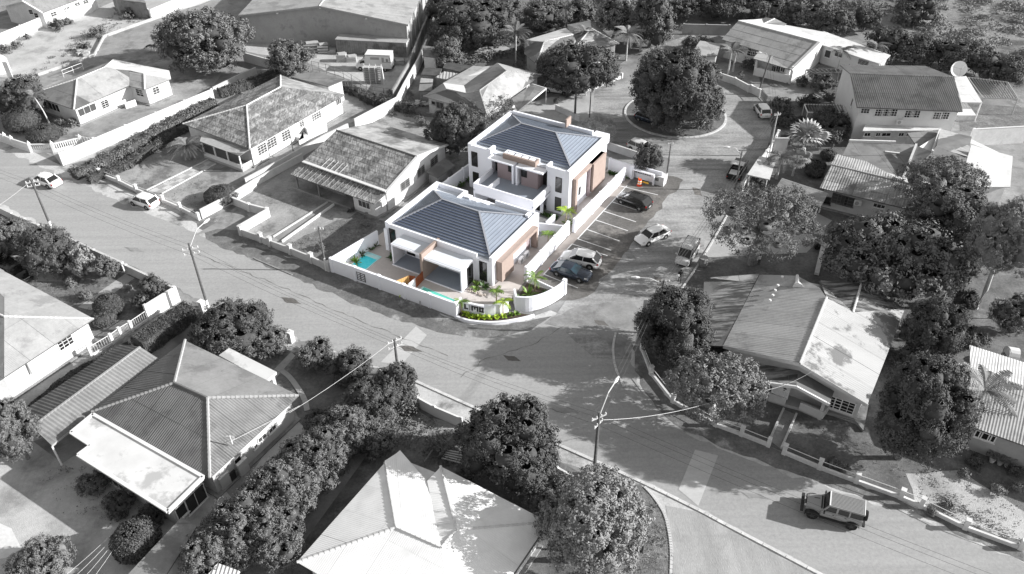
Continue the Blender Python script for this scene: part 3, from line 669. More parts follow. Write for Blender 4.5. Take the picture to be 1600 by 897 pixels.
ac_unit(LF(O1, 14.9, 5.4, .04), AN + math.pi / 2, 'second air conditioner on the paving, nearer to the taupe panel')
# pools
def pool(label, pts, mat, z=.05):
    c = sum((LF(O1, *p) for p in pts), Vector()) / len(pts); t = thing('swimming_pool', label, 'swimming pool', (c.x, c.y, 0))
    P = [LF(O1, *p) for p in pts]; n = len(P)
    big = [c + (p - c) * 1.10 for p in P]
    q = MB(); q.add([Vector((p.x, p.y, .09)) for p in big] + [Vector((p.x, p.y, .09)) for p in P] + [Vector((p.x, p.y, .03)) for p in big] + [Vector((p.x, p.y, .03)) for p in P],
        [(i, (i + 1) % n, n + (i + 1) % n, n + i) for i in range(n)] + [((i + 1) % n, i, 2 * n + i, 2 * n + (i + 1) % n) for i in range(n)] + [(n + i, n + (i + 1) % n, 3 * n + (i + 1) % n, 3 * n + i) for i in range(n)])
    q.build('pool_edge', 'pool_shell', t)
    q = MB().prism([(p.x, p.y) for p in P], .03, .055); q.build('pool_water', mat, t)
    return t
pl = pool('small rectangular turquoise pool in the left courtyard', [(-1.55, -4.6), (.35, -4.6), (.35, -1.9), (-1.55, -1.9)], 'pool_blue')
q = MB(); lbox(q, O1, -1.5, .3, -2.5, -1.95, .058, .068); q.build('pool_step', 'pool_shell', pl)
pool('long narrow green pool behind the front wall of the right courtyard', [(8.0, -5.1), (12.6, -5.1), (12.2, -4.2), (8.0, -4.0)], 'pool_green')
# wooden divider
t = thing('timber_fence', 'orange and red timber divider fence between the two pool courtyards', 'fence', LF(O1, 7, -4.3))
prev = None
for (p, q_, mt) in (((5.4, -6.4), (6.3, -4.3), 'wood_orange'), ((6.3, -4.3), (7.0, -4.1), 'wood_red'), ((7.25, -4.4), (7.15, -2.9), 'wood_red')):
    a, b = LF(O1, *p), LF(O1, *q_); L = (b - a).length; k = max(2, int(L / .24))
    for i in range(k):
        m0, m1 = a.lerp(b, i / k), a.lerp(b, (i + .9) / k); hh = 1.25 + .0 * i
        MB().beam(m0 + Vector((0, 0, hh / 2)), m1 + Vector((0, 0, hh / 2)), .06, hh).build('plank', mt, t)
MB().beam(LF(O1, 7.05, -5.4, .55), LF(O1, 7.05, -4.2, .55), .14, 1.1).build('low_wall', 'modern_white', t)

# --- rear two-storey pair
s = thing('two_storey_villa', 'two-storey white villa with hipped blue-grey roof, balcony and taupe side panels', 'house', LF(O2, 7.2, 5.2))
def P2(*a, **k): return par(*a, root=s, o=O2, **k)
P2(0, 3.5, 0, 10.6, 0, 5.7, name='wall'); P2(11.4, W_, 0, 10.6, 0, 5.7, name='wall'); P2(3.5, 11.4, 0.9, 10.6, 0, 5.701, name='wall')
P2(0, .5, 0, 10.6, 5.7, 6.3); P2(14.0, W_, 0, 10.6, 5.7, 6.3); P2(.5, 3.0, .004, .22, 5.7, 6.15); P2(3.0, 3.4, 0, 1.2, 5.7, 6.3); P2(11.2, 11.5, 0, 1.2, 5.7, 6.3); P2(11.5, 14.0, .004, .22, 5.7, 6.2)
P2(.5, 12.4, 10.3, 10.6, 5.7, 6.5); P2(.5, 14.0, .3, 10.3, 5.7, 5.75, mat='modern_flat', name='flat_roof')
e0, r0 = 5.95, 7.5
RP = {k: LF(O2, *v) for k, v in {'a': (.55, 1.3, e0), 'b': (13.95, 1.3, e0), 'c': (13.95, 10.2, e0), 'd': (.55, 10.2, e0), 'r1': (4.4, 5.9, r0), 'r2': (9.4, 5.9, r0)}.items()}
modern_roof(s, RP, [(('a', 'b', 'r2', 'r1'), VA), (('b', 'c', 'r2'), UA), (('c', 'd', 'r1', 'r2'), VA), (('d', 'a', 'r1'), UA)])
for p, q in (('a', 'r1'), ('r1', 'r2'), ('r2', 'b'), ('r2', 'c'), ('d', 'r1')): MB().beam(RP[p] + Vector((0, 0, .08)), RP[q] + Vector((0, 0, .08)), .2, .09).build('ridge_cap', 'modern_rib', s)
MB().beam(RP['b'] - Vector((0, 0, .02)), RP['c'] - Vector((0, 0, .02)), .1, .14).build('gutter', 'shadow_gap', s)
# balcony block
P2(3.45, 11.9, -4.3, .9, 2.75, 2.95, mat='terrace', name='balcony_floor')
P2(3.45, 3.65, -4.3, .0, 2.4, 3.75, name='balcony_wall'); P2(3.65, 11.7, -4.303, -4.1, 2.4, 3.75, name='balcony_wall'); P2(11.7, 11.9, -4.3, .0, 2.4, 3.75, name='balcony_wall')
P2(5.4, 5.6, -4.1, -1.6, 2.95, 3.7, name='balcony_divider'); 
P2(3.45, 3.65, -4.3, 0, 0, 2.4, name='pillar'); P2(11.55, 11.9, -4.3, -3.9, 0, 2.4, name='pillar'); P2(3.66, 11.5, -1.2, -1.0, 0, 2.4, mat='modern_white', name='ground_wall')
mwin(s, O2, 9.8, -1.21, 1.2, 2.6, 1.4, 'u', nx=3)
# recess: taupe boxes, canopies, pillars
P2(4.55, 6.9, -.35, .9, 2.95, 5.45, mat='taupe_dark', name='bay_box'); P2(8.1, 10.4, -.55, .9, 2.95, 5.45, mat='taupe_dark', name='bay_box')
P2(3.5, 7.15, -1.0, .9, 5.45, 5.62, name='canopy'); P2(7.55, 11.3, -1.0, .9, 5.45, 5.62, name='canopy')
P2(6.95, 7.2, -.95, .9, 2.95, 5.45, name='pillar'); P2(7.5, 7.75, -.95, .9, 2.95, 5.45, name='pillar')
mwin(s, O2, 6.45, -.36, 4.7, .6, .95, 'u', nx=1); mwin(s, O2, 8.5, -.56, 4.7, .75, 1.0, 'u', nx=1)
mwin(s, O2, 4.0, .89, 4.1, .9, 2.2, 'u', nx=1, name='sliding_door'); mwin(s, O2, 10.9, .89, 4.1, .9, 2.2, 'u', nx=1, name='sliding_door')
P2(5.2, 9.8, -.1, .2, 5.62, 6.3, mat='taupe', name='skylight_box'); P2(5.2, 9.8, .9, 1.1, 5.62, 6.3, name='skylight_box'); P2(5.2, 5.4, .2, .9, 5.62, 6.3, name='skylight_box'); P2(9.6, 9.8, .2, .9, 5.62, 6.3, mat='taupe', name='skylight_box')
for k in range(4): P2(5.6 + k * 1.02, 6.35 + k * 1.02, .25, .85, 6.05, 6.25, name='roof_vent')
# windows
mwin(s, O2, .95, 0, 4.3, .85, 2.0, 'u', nx=1); mwin(s, O2, 1.05, 0, 1.5, .85, 1.8, 'u', nx=1)
mwin(s, O2, 13.0, 0, 4.1, .8, 2.0, 'u', nx=1, glass='glass_grey'); mwin(s, O2, 13.0, 0, 1.35, .8, 1.9, 'u', nx=1, glass='glass_grey')
P2(W_, W_ + .5, .9, 1.5, .2, 4.9, mat='taupe', name='feature_panel'); P2(W_, W_ + .5, 1.5, 8.9, 4.55, 4.9, mat='taupe', name='feature_panel')
P2(W_, W_ + .75, 5.3, 8.9, .9, 4.9, mat='taupe', name='feature_panel'); P2(W_, W_ + .4, 5.0, 5.3, .3, 4.7, mat='taupe_dark', name='feature_panel')
mwin(s, O2, W_ + .003, 3.0, 2.1, .5, 1.1, 'v', nx=1, glass='glass_grey')
# taupe fin + side garden walls
P2(8.8, 9.0, 9.6, 10.9, 6.5, 7.6, mat='taupe', name='roof_fin')
P2(12.0, 13.9, 10.6, 12.4, 4.4, 5.6, name='rear_block')
perim('low white garden wall between the two villas beside the green plants', O1, [(14.3, 12.5), (14.35, 14.5)], posts=False, h=1.2)
perim('thin white dividing wall along the front of the two-storey villa', O1, [(-.8, 12.6), (4.0, 12.4)], posts=False, h=1.5)
perim('white wall closing the passage between the two villas', O1, [(13.0, 11.8), (16.8, 13.2)], posts=False, h=1.1)
# sign letters on the curved wall: L I M O
def sign_letters():
    t = thing('wall_sign', 'black block letters LIMO on the curved white corner wall', 'sign', (SIGNARC[4].x, SIGNARC[4].y, .8))
    a = Vector((G(757, 482, .8).x, G(757, 482, .8).y, 0)); 
    # straight tangent on arc
    A0, A1 = SIGNARC[3], SIGNARC[9]; e = Vector(((A1 - A0).x, (A1 - A0).y, 0)).normalized(); n_ = Vector((e.y, -e.x, 0))
    if n_.dot(EYE - A0.to_3d()) < 0: n_ = -n_
    mid = (A0 + A1) / 2; o = Vector((mid.x, mid.y, 0)) + n_ * .20
    back = MB().beam(o - e * 1.15 + Vector((0, 0, 1.05)) - n_ * .02, o + e * 1.15 + Vector((0, 0, 1.05)) - n_ * .02, .06, 1.1).build('sign_board', 'modern_white', t)
    def bar(nm, x0, x1, z0, z1, mt='sign_black'):
        q = MB().beam(o + e * x0 + Vector((0, 0, (z0 + z1) / 2)) + n_ * .03, o + e * x1 + Vector((0, 0, (z0 + z1) / 2)) + n_ * .03, .05, z1 - z0); return q
    def letter(nm, bars, mt):
        q = MB()
        for x0, x1, z0, z1 in bars: q.beam(o + e * x0 * 1.12 + Vector((0, 0, (z0 + z1) / 2 + .2)) + n_ * .03, o + e * x1 * 1.12 + Vector((0, 0, (z0 + z1) / 2 + .2)) + n_ * .03, .05, (z1 - z0) * 1.1)
        q.build('letter', mt, t)
    letter('L', [(-.95, -.78, .6, 1.2), (-.78, -.55, .6, .74)], 'sign_black')
    letter('I', [(-.47, -.3, .6, 1.2)], 'sign_grey')
    letter('M', [(-.22, -.06, .6, 1.2), (-.06, .32, 1.05, 1.2), (.05, .2, .8, 1.05), (.32, .47, .6, 1.2)], 'sign_black')
    letter('O', [(.55, .72, .6, 1.2), (.72, .85, 1.06, 1.2), (.72, .85, .6, .74), (.85, 1.02, .6, 1.2)], 'sign_black')
    q = MB()
    for k in range(9):
        if k != 5: q.beam(o + e * (-.95 + k * .19) + Vector((0, 0, .66)) + n_ * .025, o + e * (-.83 + k * .19) + Vector((0, 0, .66)) + n_ * .025, .03, .05)
    q.build('small_lettering', 'sign_grey', t)
sign_letters()
# meter niche, cabinet, barrier
n0 = Vector((G(987, 279).x, G(987, 279).y, 0)); n1 = Vector((G(1021, 289).x, G(1021, 289).y, 0)); e = (n1 - n0).normalized(); nn_ = Vector((e.y, -e.x, 0))
if nn_.dot(EYE - n0) < 0: nn_ = -nn_
t = thing('meter_niche', 'white masonry niche holding a row of dark meters beside the parking bays', 'meter housing', (n0 + n1) / 2)
L = (n1 - n0).length
MB().beam(n0 - e * .3 + Vector((0, 0, .95)) - nn_ * .5, n1 + e * .9 + Vector((0, 0, .95)) - nn_ * .5, .16, 1.9).build('rear_wall', 'modern_white', t)
MB().beam(n0 + Vector((0, 0, 1.5)), n1 + Vector((0, 0, 1.5)), .5, .16).build('lintel', 'modern_white', t)
for p in (n0, n1): MB().beam(p + Vector((0, 0, 0)), p + Vector((0, 0, 1.42)), .5, .16, up=e).build('pier', 'modern_white', t)
for k in range(7):
    c = n0 + e * (.45 + k * .32) - nn_ * .38 + Vector((0, 0, 1.1)); MB().beam(c - e * .11, c + e * .11, .1, .34).build('meter', 'shadow_gap', t)
MB().beam(n0 + e * .3 - nn_ * .36 + Vector((0, 0, .72)), n0 + e * 2.8 - nn_ * .36 + Vector((0, 0, .72)), .12, .3).build('meter_shelf', 'modern_white', t)
MB().beam(n0 + e * 2.95 - nn_ * .36 + Vector((0, 0, .6)), n0 + e * (L - .3) - nn_ * .36 + Vector((0, 0, .6)), .1, .9).build('meter_box', 'modern_white', t)
c = G(1030, 287); t = thing('utility_cabinet', 'white box-shaped utility cabinet on bare soil beside the meter niche', 'cabinet', c)
MB().box(c + Vector((0, 0, .65)), (1.5, 1.1, 1.3), AN).build('housing', 'white_worn', t); MB().box(c + Vector((0, 0, 1.33)), (1.6, 1.2, .07), AN).build('lid', 'white_paint', t)
q = MB()
for k in range(4): q.beam(c + UA * -.55 - VA * .57 + Vector((0, 0, .7 + k * .11)), c + UA * .05 - VA * .57 + Vector((0, 0, .7 + k * .11)), .03, .06)
q.build('vent_louvre', 'shadow_gap', t)
c = G(999, 290); t = thing('traffic_barrel', 'small red and orange safety barrel with pale bands by the meter niche', 'barrel', c)
MB().lathe([(.36, 0), (.34, .12)], c, 12).build('base', 'barrier_red', t)
for k, mt in enumerate(('barrier_red', 'barrier_pink', 'barrier_orange', 'barrier_pink', 'barrier_red')):
    r_ = .29 - k * .018; MB().lathe([(r_, .12 + k * .17), (r_ - .016, .29 + k * .17)], c, 14).build('band', mt, t)
MB().tube([c + Vector((-.18, .1, .97)), c + Vector((-.18, .1, 1.2))], .045).build('handle', 'barrier_orange', t)
a = G(1000, 284); t = thing('barrier_board', 'thin yellow board lying between the safety barrel and the meter niche', 'board', a)
MB().beam(G(1001, 283, .55), G(1013, 287, .55), .05, .16).build('plank', 'barrier_yellow', t)
for p in ((1002, 284.5), (1012, 288)):
    b_ = G(*p); MB().tube([b_, b_ + Vector((0, 0, .5))], .03).build('leg', 'barrier_yellow', t)
# ------------------------------------------------------------------ neighbouring houses
k = K(0, 60, 4.486)
H = house('bungalow', 'white bungalow with pale hipped roof behind the balustrade fence, upper left', dict(
    a=(*k(212, 392), 2.8), b=(*k(518, 500), 2.8), c=(*k(907, 335), 2.8), d=(*k(908, 230), 3.9), r1=(*k(540, 285), 4.5), r2=(*k(735, 203), 4.6), e=(*k(797, 150), 2.9),
    f=(*k(1010, 250), 3.9), g=(*k(1015, 360), 2.8), h=(*k(1200, 285), 2.8), i=(*k(1185, 225), 2.8)),
    [(('a', 'b', 'r1'), 'roof_grey', (4, 2.2)), (('b', 'c', 'd', 'r2', 'r1'), 'roof_light', (5, 6)), (('a', 'r1', 'r2', 'e'), 'roof_light'), (('c', 'g', 'f', 'd'), 'roof_light', (3, 1.2)), (('g', 'h', 'f'), 'roof_light', (3, 3)),
     (('e', 'r2', 'd', 'f', 'i'), 'roof_white', (60, 1.0)), (('f', 'h', 'i'), 'roof_white')], ['a', 'b', 'c', 'g', 'h', 'i', 'e'], 'white_paint', ridges=[('b', 'r1'), ('a', 'r1'), ('r1', 'r2'), ('r2', 'e'), ('f', 'g')])
win(H.root, H.seg[1], *k(610, 500), 3.0, 1.2, 3, 1, glass='glass_grey'); win(H.root, H.seg[1], *k(735, 460), 1.3, 1.3, 2, 4); win(H.root, H.seg[2], *k(980, 380), 1.5, 1.2, 2, 3)
win(H.root, H.seg[3], *k(1093, 365), 1.2, 1.2, 2, 3, glass='glass_grey'); win(H.root, H.seg[0], *k(380, 480), 2.6, 1.3, 3, 1); win(H.root, H.seg[0], *k(290, 440), 2.2, 1.3, 2, 1)
p0 = Vector((*G(*k(885, 495))[:2], 0)); p1 = Vector((*G(*k(960, 470))[:2], 0)); MB().beam(p0 + Vector((0, 0, .5)), p1 + Vector((0, 0, .5)), .12, 1.0).build('porch_wall', 'white_paint', H.root)

k = K(260, 90, 4.486)
H = house('bungalow', 'weathered tile-roofed bungalow with glazed veranda corner, beside the white boundary wall', dict(
    a=(*k(115, 465), 3.0), b=(*k(585, 640), 3.0), c=(*k(1252, 262), 3.0), d=(*k(800, 125), 3.0), r1=(*k(562, 335), 4.9), r2=(*k(800, 207), 4.9)),
    [(('a', 'b', 'r1'), 'roof_old', (1.3, .75)), (('b', 'c', 'r2', 'r1'), 'roof_old', (1.3, .75)), (('c', 'd', 'r2'), 'roof_old_light', (1.3, .9)), (('d', 'a', 'r1', 'r2'), 'roof_old', (1.6, 1.2))],
    ['a', 'b', 'c', 'd'], 'white_worn', ridges=[('a', 'r1'), ('b', 'r1'), ('r1', 'r2'), ('r2', 'd')])
for x, y in ((670, 640), (740, 595), (838, 545)): win(H.root, H.seg[1], *k(x, y), 1.7, 1.5, 3, 4, glass='glass_grey')
win(H.root, H.seg[1], *k(948, 465), 1.0, 1.1, 2, 4); win(H.root, H.seg[1], *k(1050, 410), 2.0, 1.1, 4, 3, glass='glass_grey'); win(H.root, H.seg[1], *k(1210, 305), 1.2, 1.0, 3, 1, glass='glass_grey')
# veranda
va, vb, vc, vd = G(*k(235, 590), 2.5), G(*k(510, 688), 2.5), G(*k(582, 645), 2.6), G(*k(245, 545), 2.75)
roof_plane(H.root, [va, vb, vc, vd], 'roof_light', (2.5, 6), name='veranda_roof')
ga, gb, gc = (Vector((p.x, p.y, 0)) for p in (va, vb, vc))
gd = Vector((vd.x, vd.y, 0))
MB().prism([tuple(p[:2]) for p in (ga, gb, gc + (gc - gb) * .0, gd)], .0, .45).build('veranda_base', 'concrete', H.root)
for i, t_ in enumerate((0.04, .35, .68, .985)):
    p = ga.lerp(gb, t_) * .985 + gd.lerp(gc, t_) * .015; MB().box(p + Vector((0, 0, 1.45)), (.16, .16, 2.0), AN).build('post', 'white_paint', H.root)
MB().beam(ga.lerp(gb, .03) + Vector((0, 0, .75)), ga.lerp(gb, .98) + Vector((0, 0, .75)), .12, .6).build('veranda_wall', 'white_paint', H.root)
MB().beam(gb.lerp(gc, .05) + Vector((0, 0, .75)), gb.lerp(gc, .95) + Vector((0, 0, .75)), .12, .6).build('veranda_wall', 'white_paint', H.root)
MB().beam(ga.lerp(gb, .05) * .9 + gd.lerp(gc, .05) * .1 + Vector((0, 0, 1.6)), ga.lerp(gb, .95) * .9 + gd.lerp(gc, .95) * .1 + Vector((0, 0, 1.6)), .04, 1.3).build('veranda_glazing', 'glass_grey', H.root)
# side planter and annex
e1, e2 = Vector((*G(*k(935, 618))[:2], 0)), Vector((*G(*k(1000, 580))[:2], 0))
nn0 = (e1 - e2).normalized(); MB().prism([tuple((e1 + Vector((.6, .6, 0)))[:2]), tuple(e1[:2]), tuple(e2[:2]), tuple((e2 + Vector((-1.0, 1.3, 0)))[:2]), tuple((e1 + Vector((-1.0, 1.3, 0)))[:2])], 0, .8).build('planter_box', 'white_paint', H.root)
q0, q1 = G(*k(1000, 575)), G(*k(1130, 515)); MB().prism([tuple(q0[:2]), tuple(q1[:2]), (q1.x - .9, q1.y + 1.5), (q0.x - .9, q0.y + 1.5)], 0, 1.5).build('lean_to', 'white_paint', H.root)
A4 = [G(*k(870, 135), 3.3), G(*k(1020, 95), 3.3), G(*k(1250, 155), 3.3), G(*k(1135, 203), 3.3)]
t = thing('annex', 'flat grey roofed annex behind the weathered bungalow, next to the dark wire fence', 'shed', (A4[0].x, A4[0].y, 0))
roof_plane(t, A4, 'roof_mid', (3, 3)); MB().prism([tuple(p[:2]) for p in inset_ring(A4, .3)], 0, 3.2).build('wall', 'white_worn', t)
b4 = [G(*k(1160, 225), 2.6), G(*k(1225, 165), 2.6), G(*k(1262, 225), 2.6), G(*k(1250, 240), 2.6)]

k = K(440, 170, 4.486)
H = house('bungalow', 'old gabled bungalow with slatted veranda roof and white gable, left of the villa pools', dict(
    r1=(*k(385, 152), 4.9), r2=(*k(950, 337), 4.9), e1=(*k(150, 372), 3.15), e2=(*k(735, 582), 3.15), b1=(*k(655, 95), 3.0), b2=(*k(1165, 252), 3.0), v1=(*k(60, 460), 2.4), v2=(*k(650, 668), 2.4)),
    [(('r1', 'r2', 'e2', 'e1'), 'roof_old', (1.2, .75)), (('b1', 'b2', 'r2', 'r1'), 'roof_old_light', (2.6, 2.2))], ['e1', 'e2', 'r2', 'b2', 'b1', 'r1'], 'white_worn', ridges=[('r1', 'r2')], ridge_mat='roof_dark', inset=.3)
V = roof_plane(H.root, [H.p['e1'] + Vector((0, 0, -.18)), H.p['e2'] + Vector((0, 0, -.18)), H.p['v2'], H.p['v1']], 'roof_old', (.9, .8), name='veranda_roof')
MB().beam(H.p['e1'] + Vector((0, 0, .06)), H.p['e2'] + Vector((0, 0, .06)), .42, .14).build('flashing', 'ridge_light', H.root)
for i in range(1, 17):
    a_ = H.p['e1'].lerp(H.p['e2'], i / 17 * .93) + Vector((0, 0, -.1)); b_ = H.p['v1'].lerp(H.p['v2'], i / 17 * .93) + Vector((0, 0, .06)); MB().beam(a_, b_, .07, .04).build('batten', 'roof_light', H.root)
for i in range(5):
    a_ = H.p['e1'].lerp(H.p['e2'], .22 + i * .055) + Vector((0, 0, .09)); r_ = H.p['r1'].lerp(H.p['r2'], .22 + i * .055) + Vector((0, 0, .05)); MB().beam(a_, a_.lerp(r_, .28), .07, .04).build('batten', 'ridge_light', H.root)
for a_, b_ in (('e2', 'r2'), ('r2', 'b2')): MB().beam(H.p[a_] + Vector((0, 0, .02)), H.p[b_] + Vector((0, 0, .02)), .38, .16).build('gable_trim', 'white_paint', H.root)
g = [Vector((H.p[n].x, H.p[n].y, 0)) for n in ('e1', 'e2', 'v2', 'v1')]
v1, v2 = g[3], g[2]; inn = (g[0] - g[3]).normalized()
MB().prism([tuple((v1 + inn * .3)[:2]), tuple((v2 + inn * .3)[:2]), tuple(g[1][:2]), tuple(g[0][:2])], 0, .3).build('veranda_base', 'concrete_dull', H.root)
for t_ in (.03, .3): MB().box(v1.lerp(v2, t_) + inn * .5 + Vector((0, 0, 1.3)), (.2, .2, 2.2), AN).build('post', 'concrete_dull', H.root)
pr = [v1.lerp(v2, .73) + inn * .35, v2 + inn * .35 - (v2 - v1).normalized() * .3, g[1] - (v2 - v1).normalized() * .3, g[0].lerp(g[1], .73)]
MB().prism([tuple(p[:2]) for p in pr], 0, [2.35, 2.35, 2.9, 2.9]).build('front_room', 'white_worn', H.root)
win(H.root, (pr[0], pr[1]), *k(580, 670), 1.9, 1.0, 3, 1, glass='glass_grey')
for x, y, ww_, nn1 in ((865, 530, 1.9, 2), (965, 445, 1.8, 2), (1068, 365, 1.8, 2)): win(H.root, H.seg[1] if x < 900 else H.seg[2], *k(x, y), ww_, 1.2, nn1, 4, glass='glass_dark', frame='frame_grey')
MB().beam(g[0].lerp(g[1], .15) + Vector((0, 0, 1.2)) - inn * .1, g[0].lerp(g[1], .5) + Vector((0, 0, 1.2)) - inn * .1, .1, 2.0).build('veranda_door', 'wall_dark', H.root)
# shed roof against the gable
sp = [G(*k(1010, 440), 2.4), G(*k(1145, 345), 2.5), G(*k(1218, 395), 2.1), G(*k(1095, 485), 2.0)]
t = thing('lean_to_shed', 'dark lean-to shed against the white gable of the veranda bungalow', 'shed', (sp[0].x, sp[0].y, 0)); roof_plane(t, sp, 'roof_dark', (1.2, 3))
MB().prism([tuple(p[:2]) for p in inset_ring(sp, .25)], 0, 1.95).build('wall', 'wall_dark', t)
ac_unit(on_wall(H.seg[1], *k(693, 655))[0] + Vector((.35, -.15, -.3)), AN + math.pi / 2, 'air conditioner high on the white gable wall near the veranda corner')

k = K(640, 80, 4.485)
H = house('bungalow', 'grey hipped-roof bungalow with attached carport, behind the two-storey villa', dict(
    a=(*k(97, 318), 2.8), F=(*k(540, 440), 2.8), c=(*k(925, 166), 2.8), d=(*k(615, 83), 3.2), r1=(*k(490, 278), 4.7), r2=(*k(680, 140), 4.7), s=(*k(405, 300), 4.1), t=(*k(260, 268), 4.1), u=(*k(235, 222), 3.4), v=(*k(380, 240), 3.4),
    w=(*k(450, 100), 2.7), x=(*k(560, 116), 2.9)),
    [(('a', 'F', 'r1', 's', 't'), 'roof_light', (5, 1.6)), (('F', 'c', 'r2', 'r1'), 'roof_light', (6, 6)), (('r1', 'r2', 'd', 'v', 's'), 'roof_grey', (2.5, 8)), (('r2', 'c', 'd'), 'roof_light', (4, 4)),
     (('a', 't', 'u'), 'roof_grey'), (('t', 's', 'v', 'u'), 'roof_white'), (('u', 'v', 'x', 'w'), 'roof_light')], ['a', 'F', 'c', 'd', 'w', 'u'], 'cream_wall', ridges=[('a', 't'), ('t', 's'), ('s', 'r1'), ('r1', 'r2'), ('F', 'r1'), ('r2', 'c')], ridge_mat='ridge_grey', inset=.5)
win(H.root, H.seg[0], *k(214, 380), 1.4, 1.1, 2, 1, glass='glass_grey', frame='frame_grey'); win(H.root, H.seg[0], *k(168, 362), .8, .6, 1, 1, frame='frame_grey')
for a_, b_ in ((.42, .4),):
    l1, l2 = H.p['s'].lerp(H.p['d'], .3), H.p['s'].lerp(H.p['d'], .5)
cp = [G(*k(715, 335), 2.5), G(*k(860, 232), 2.6), G(*k(957, 262), 2.4), G(*k(760, 425), 2.4)]
t = thing('carport', 'thin grey carport roof with white edge between the grey bungalow and the parked silver car', 'carport', (cp[1].x, cp[1].y, 0)); roof_plane(t, cp, 'roof_grey', (2.5, 3))
MB().beam(cp[2], cp[3], .12, .2).build('fascia', 'frame_white', t); MB().beam(cp[1], cp[2], .12, .2).build('fascia', 'frame_white', t)
for p in cp[1:]: MB().tube([Vector((p.x, p.y, 0)), p - Vector((0, 0, .1))], .06).build('post', 'frame_white', t)

# warehouse
k = K(350, 0, 2.99)
w1, w2, w3 = G(*k(65, 72), 5.2), G(*k(445, 28), 7.0), G(*k(860, 115), 5.2)
dr = (G(*k(140, -8), 5.2) - w1); dr.z = 0; dr.normalize(); LEN = 44
w4, w5, w6 = w1 + dr * LEN, w2 + dr * LEN, w3 + dr * LEN
t = thing('warehouse', 'huge pale-roofed metal warehouse with a plain grey end wall, top of the photograph', 'warehouse', ((w1.x + w3.x) / 2, w1.y, 0))
roof_plane(t, [w1, w2, w5, w4], 'roof_light', (1.1, 60), (1.1, .0)); roof_plane(t, [w2, w3, w6, w5], 'roof_light', (1.1, 60))
ins = inset_ring([w1, w2, w3, w6, w5, w4], .35); MB().prism([tuple(p[:2]) for p in ins], 0, [p.z - .15 for p in ins]).build('wall', 'grey_wall', t)
MB().tube([w2, w2 + dr * 1, w5], .1).build('ridge_cap', 'ridge_light', t)
for a_, b_ in ((w1, w2), (w2, w3)): MB().beam(a_ - Vector((0, 0, .16)), b_ - Vector((0, 0, .16)), .1, .3).build('fascia', 'metal_grey', t)
for p in (ins[0], ins[2]): MB().tube([Vector((p.x - .1, p.y - .15, 0)), Vector((p.x - .1, p.y - .15, p.z - .2))], .09).build('downpipe', 'roof_dark', t)
for x, y in ((250, 60), (450, 35), (665, 85)):
    p = on_wall((ins[1], ins[2]) if x > 400 else (ins[0], ins[1]), *k(x, y))[0]; MB().box(p + Vector((0, -.15, 0)), (.3, .35, .2)).build('flood_light', 'frame_white', t)
for i in range(9):
    p = ins[2].lerp(ins[3], .06 + i * .1); MB().beam(Vector((p.x, p.y, 0)) + Vector((.08, 0, 0)), Vector((p.x, p.y, p.z - .2)) + Vector((.08, 0, 0)), .3, .1).build('wall_rib', 'ridge_light', t)

# long container
k = K(540, 60, 11.21)
c0, c1 = G(527, 84), G(636, 90); e = (c1 - c0); e.z = 0; L = e.length; e.normalize(); nv = Vector((-e.y, e.x, 0))
t = thing('shipping_container', 'long dark shipping container with pale top against the warehouse wall', 'container', (c0 + c1) / 2)
cc = (c0 + c1) / 2 + nv * 1.25; rz = math.atan2(e.y, e.x)
MB().box(cc + Vector((0, 0, 1.25)), (L, 2.5, 2.5), rz).build('body', 'wall_dark', t); MB().box(cc + Vector((0, 0, 2.55)), (L + .1, 2.6, .1), rz).build('top', 'roof_light', t)
q = MB()
for i in range(int(L / .4)): q.beam(c0 + e * (.2 + i * .4) - nv * .03 + Vector((0, 0, .15)), c0 + e * (.2 + i * .4) - nv * .03 + Vector((0, 0, 2.4)), .06, .18, up=e)
tag(q.build('side_ribs', 'wall_dark', t), kind='stuff')
q = MB(); 
for dx in (.15, .65, 1.15): q.tube([c1 + nv * (.3 + dx) + e * .05 + Vector((0, 0, .2)), c1 + nv * (.3 + dx) + e * .05 + Vector((0, 0, 2.4))], .04)
q.build('door_bar', 'ridge_light', t)
MB().box(cc + e * (L / 2 + .03) + Vector((0, 0, 1.25)), (.06, 2.5, 2.5), rz).build('door', 'galv', t)

# top-left gabled house
k = K(0, 0, 7.475)
A_, B_, C_ = G(*k(265, 15), 5.0), G(*k(495, 152), 3.0), G(*k(930, -10), 3.0)
dx = C_ - B_; dx.z = 0
H = House(); e_left = G(*k(30, 75), 3.0)
H.root = thing('gabled_house', 'white gabled house behind the tall white wall, top left corner', 'house', (B_.x, B_.y, 0))
A2 = A_ + dx * 1.5; L2 = e_left + dx * 1.5; B2 = B_ + dx * 1.5
roof_plane(H.root, [A_, B_, B2, A2], 'roof_grey', (3, 10)); roof_plane(H.root, [A_, A2, L2, e_left], 'roof_light', (3, 10))
ins = inset_ring([e_left, A_, B_, B2, A2, L2], .35); MB().prism([tuple(p[:2]) for p in ins], 0, [p.z - .12 for p in ins]).build('wall', 'white_worn', H.root)
for p, q_ in ((e_left, A_), (A_, B_)): MB().beam(p, q_, .3, .2).build('gable_trim', 'white_paint', H.root)
for x, y in ((280, 135), (425, 178)): win(H.root, (ins[1], ins[2]), *k(x, y), .9, .9, 1, 2)
for x, y in ((625, 165), (782, 112), (903, 55)): win(H.root, (ins[2], ins[3]), *k(x, y), 1.3, .9, 2, 2, glass='glass_grey')
win(H.root, (ins[2], ins[3]), *k(1003, 28), 1.2, 1.1, 2, 3)

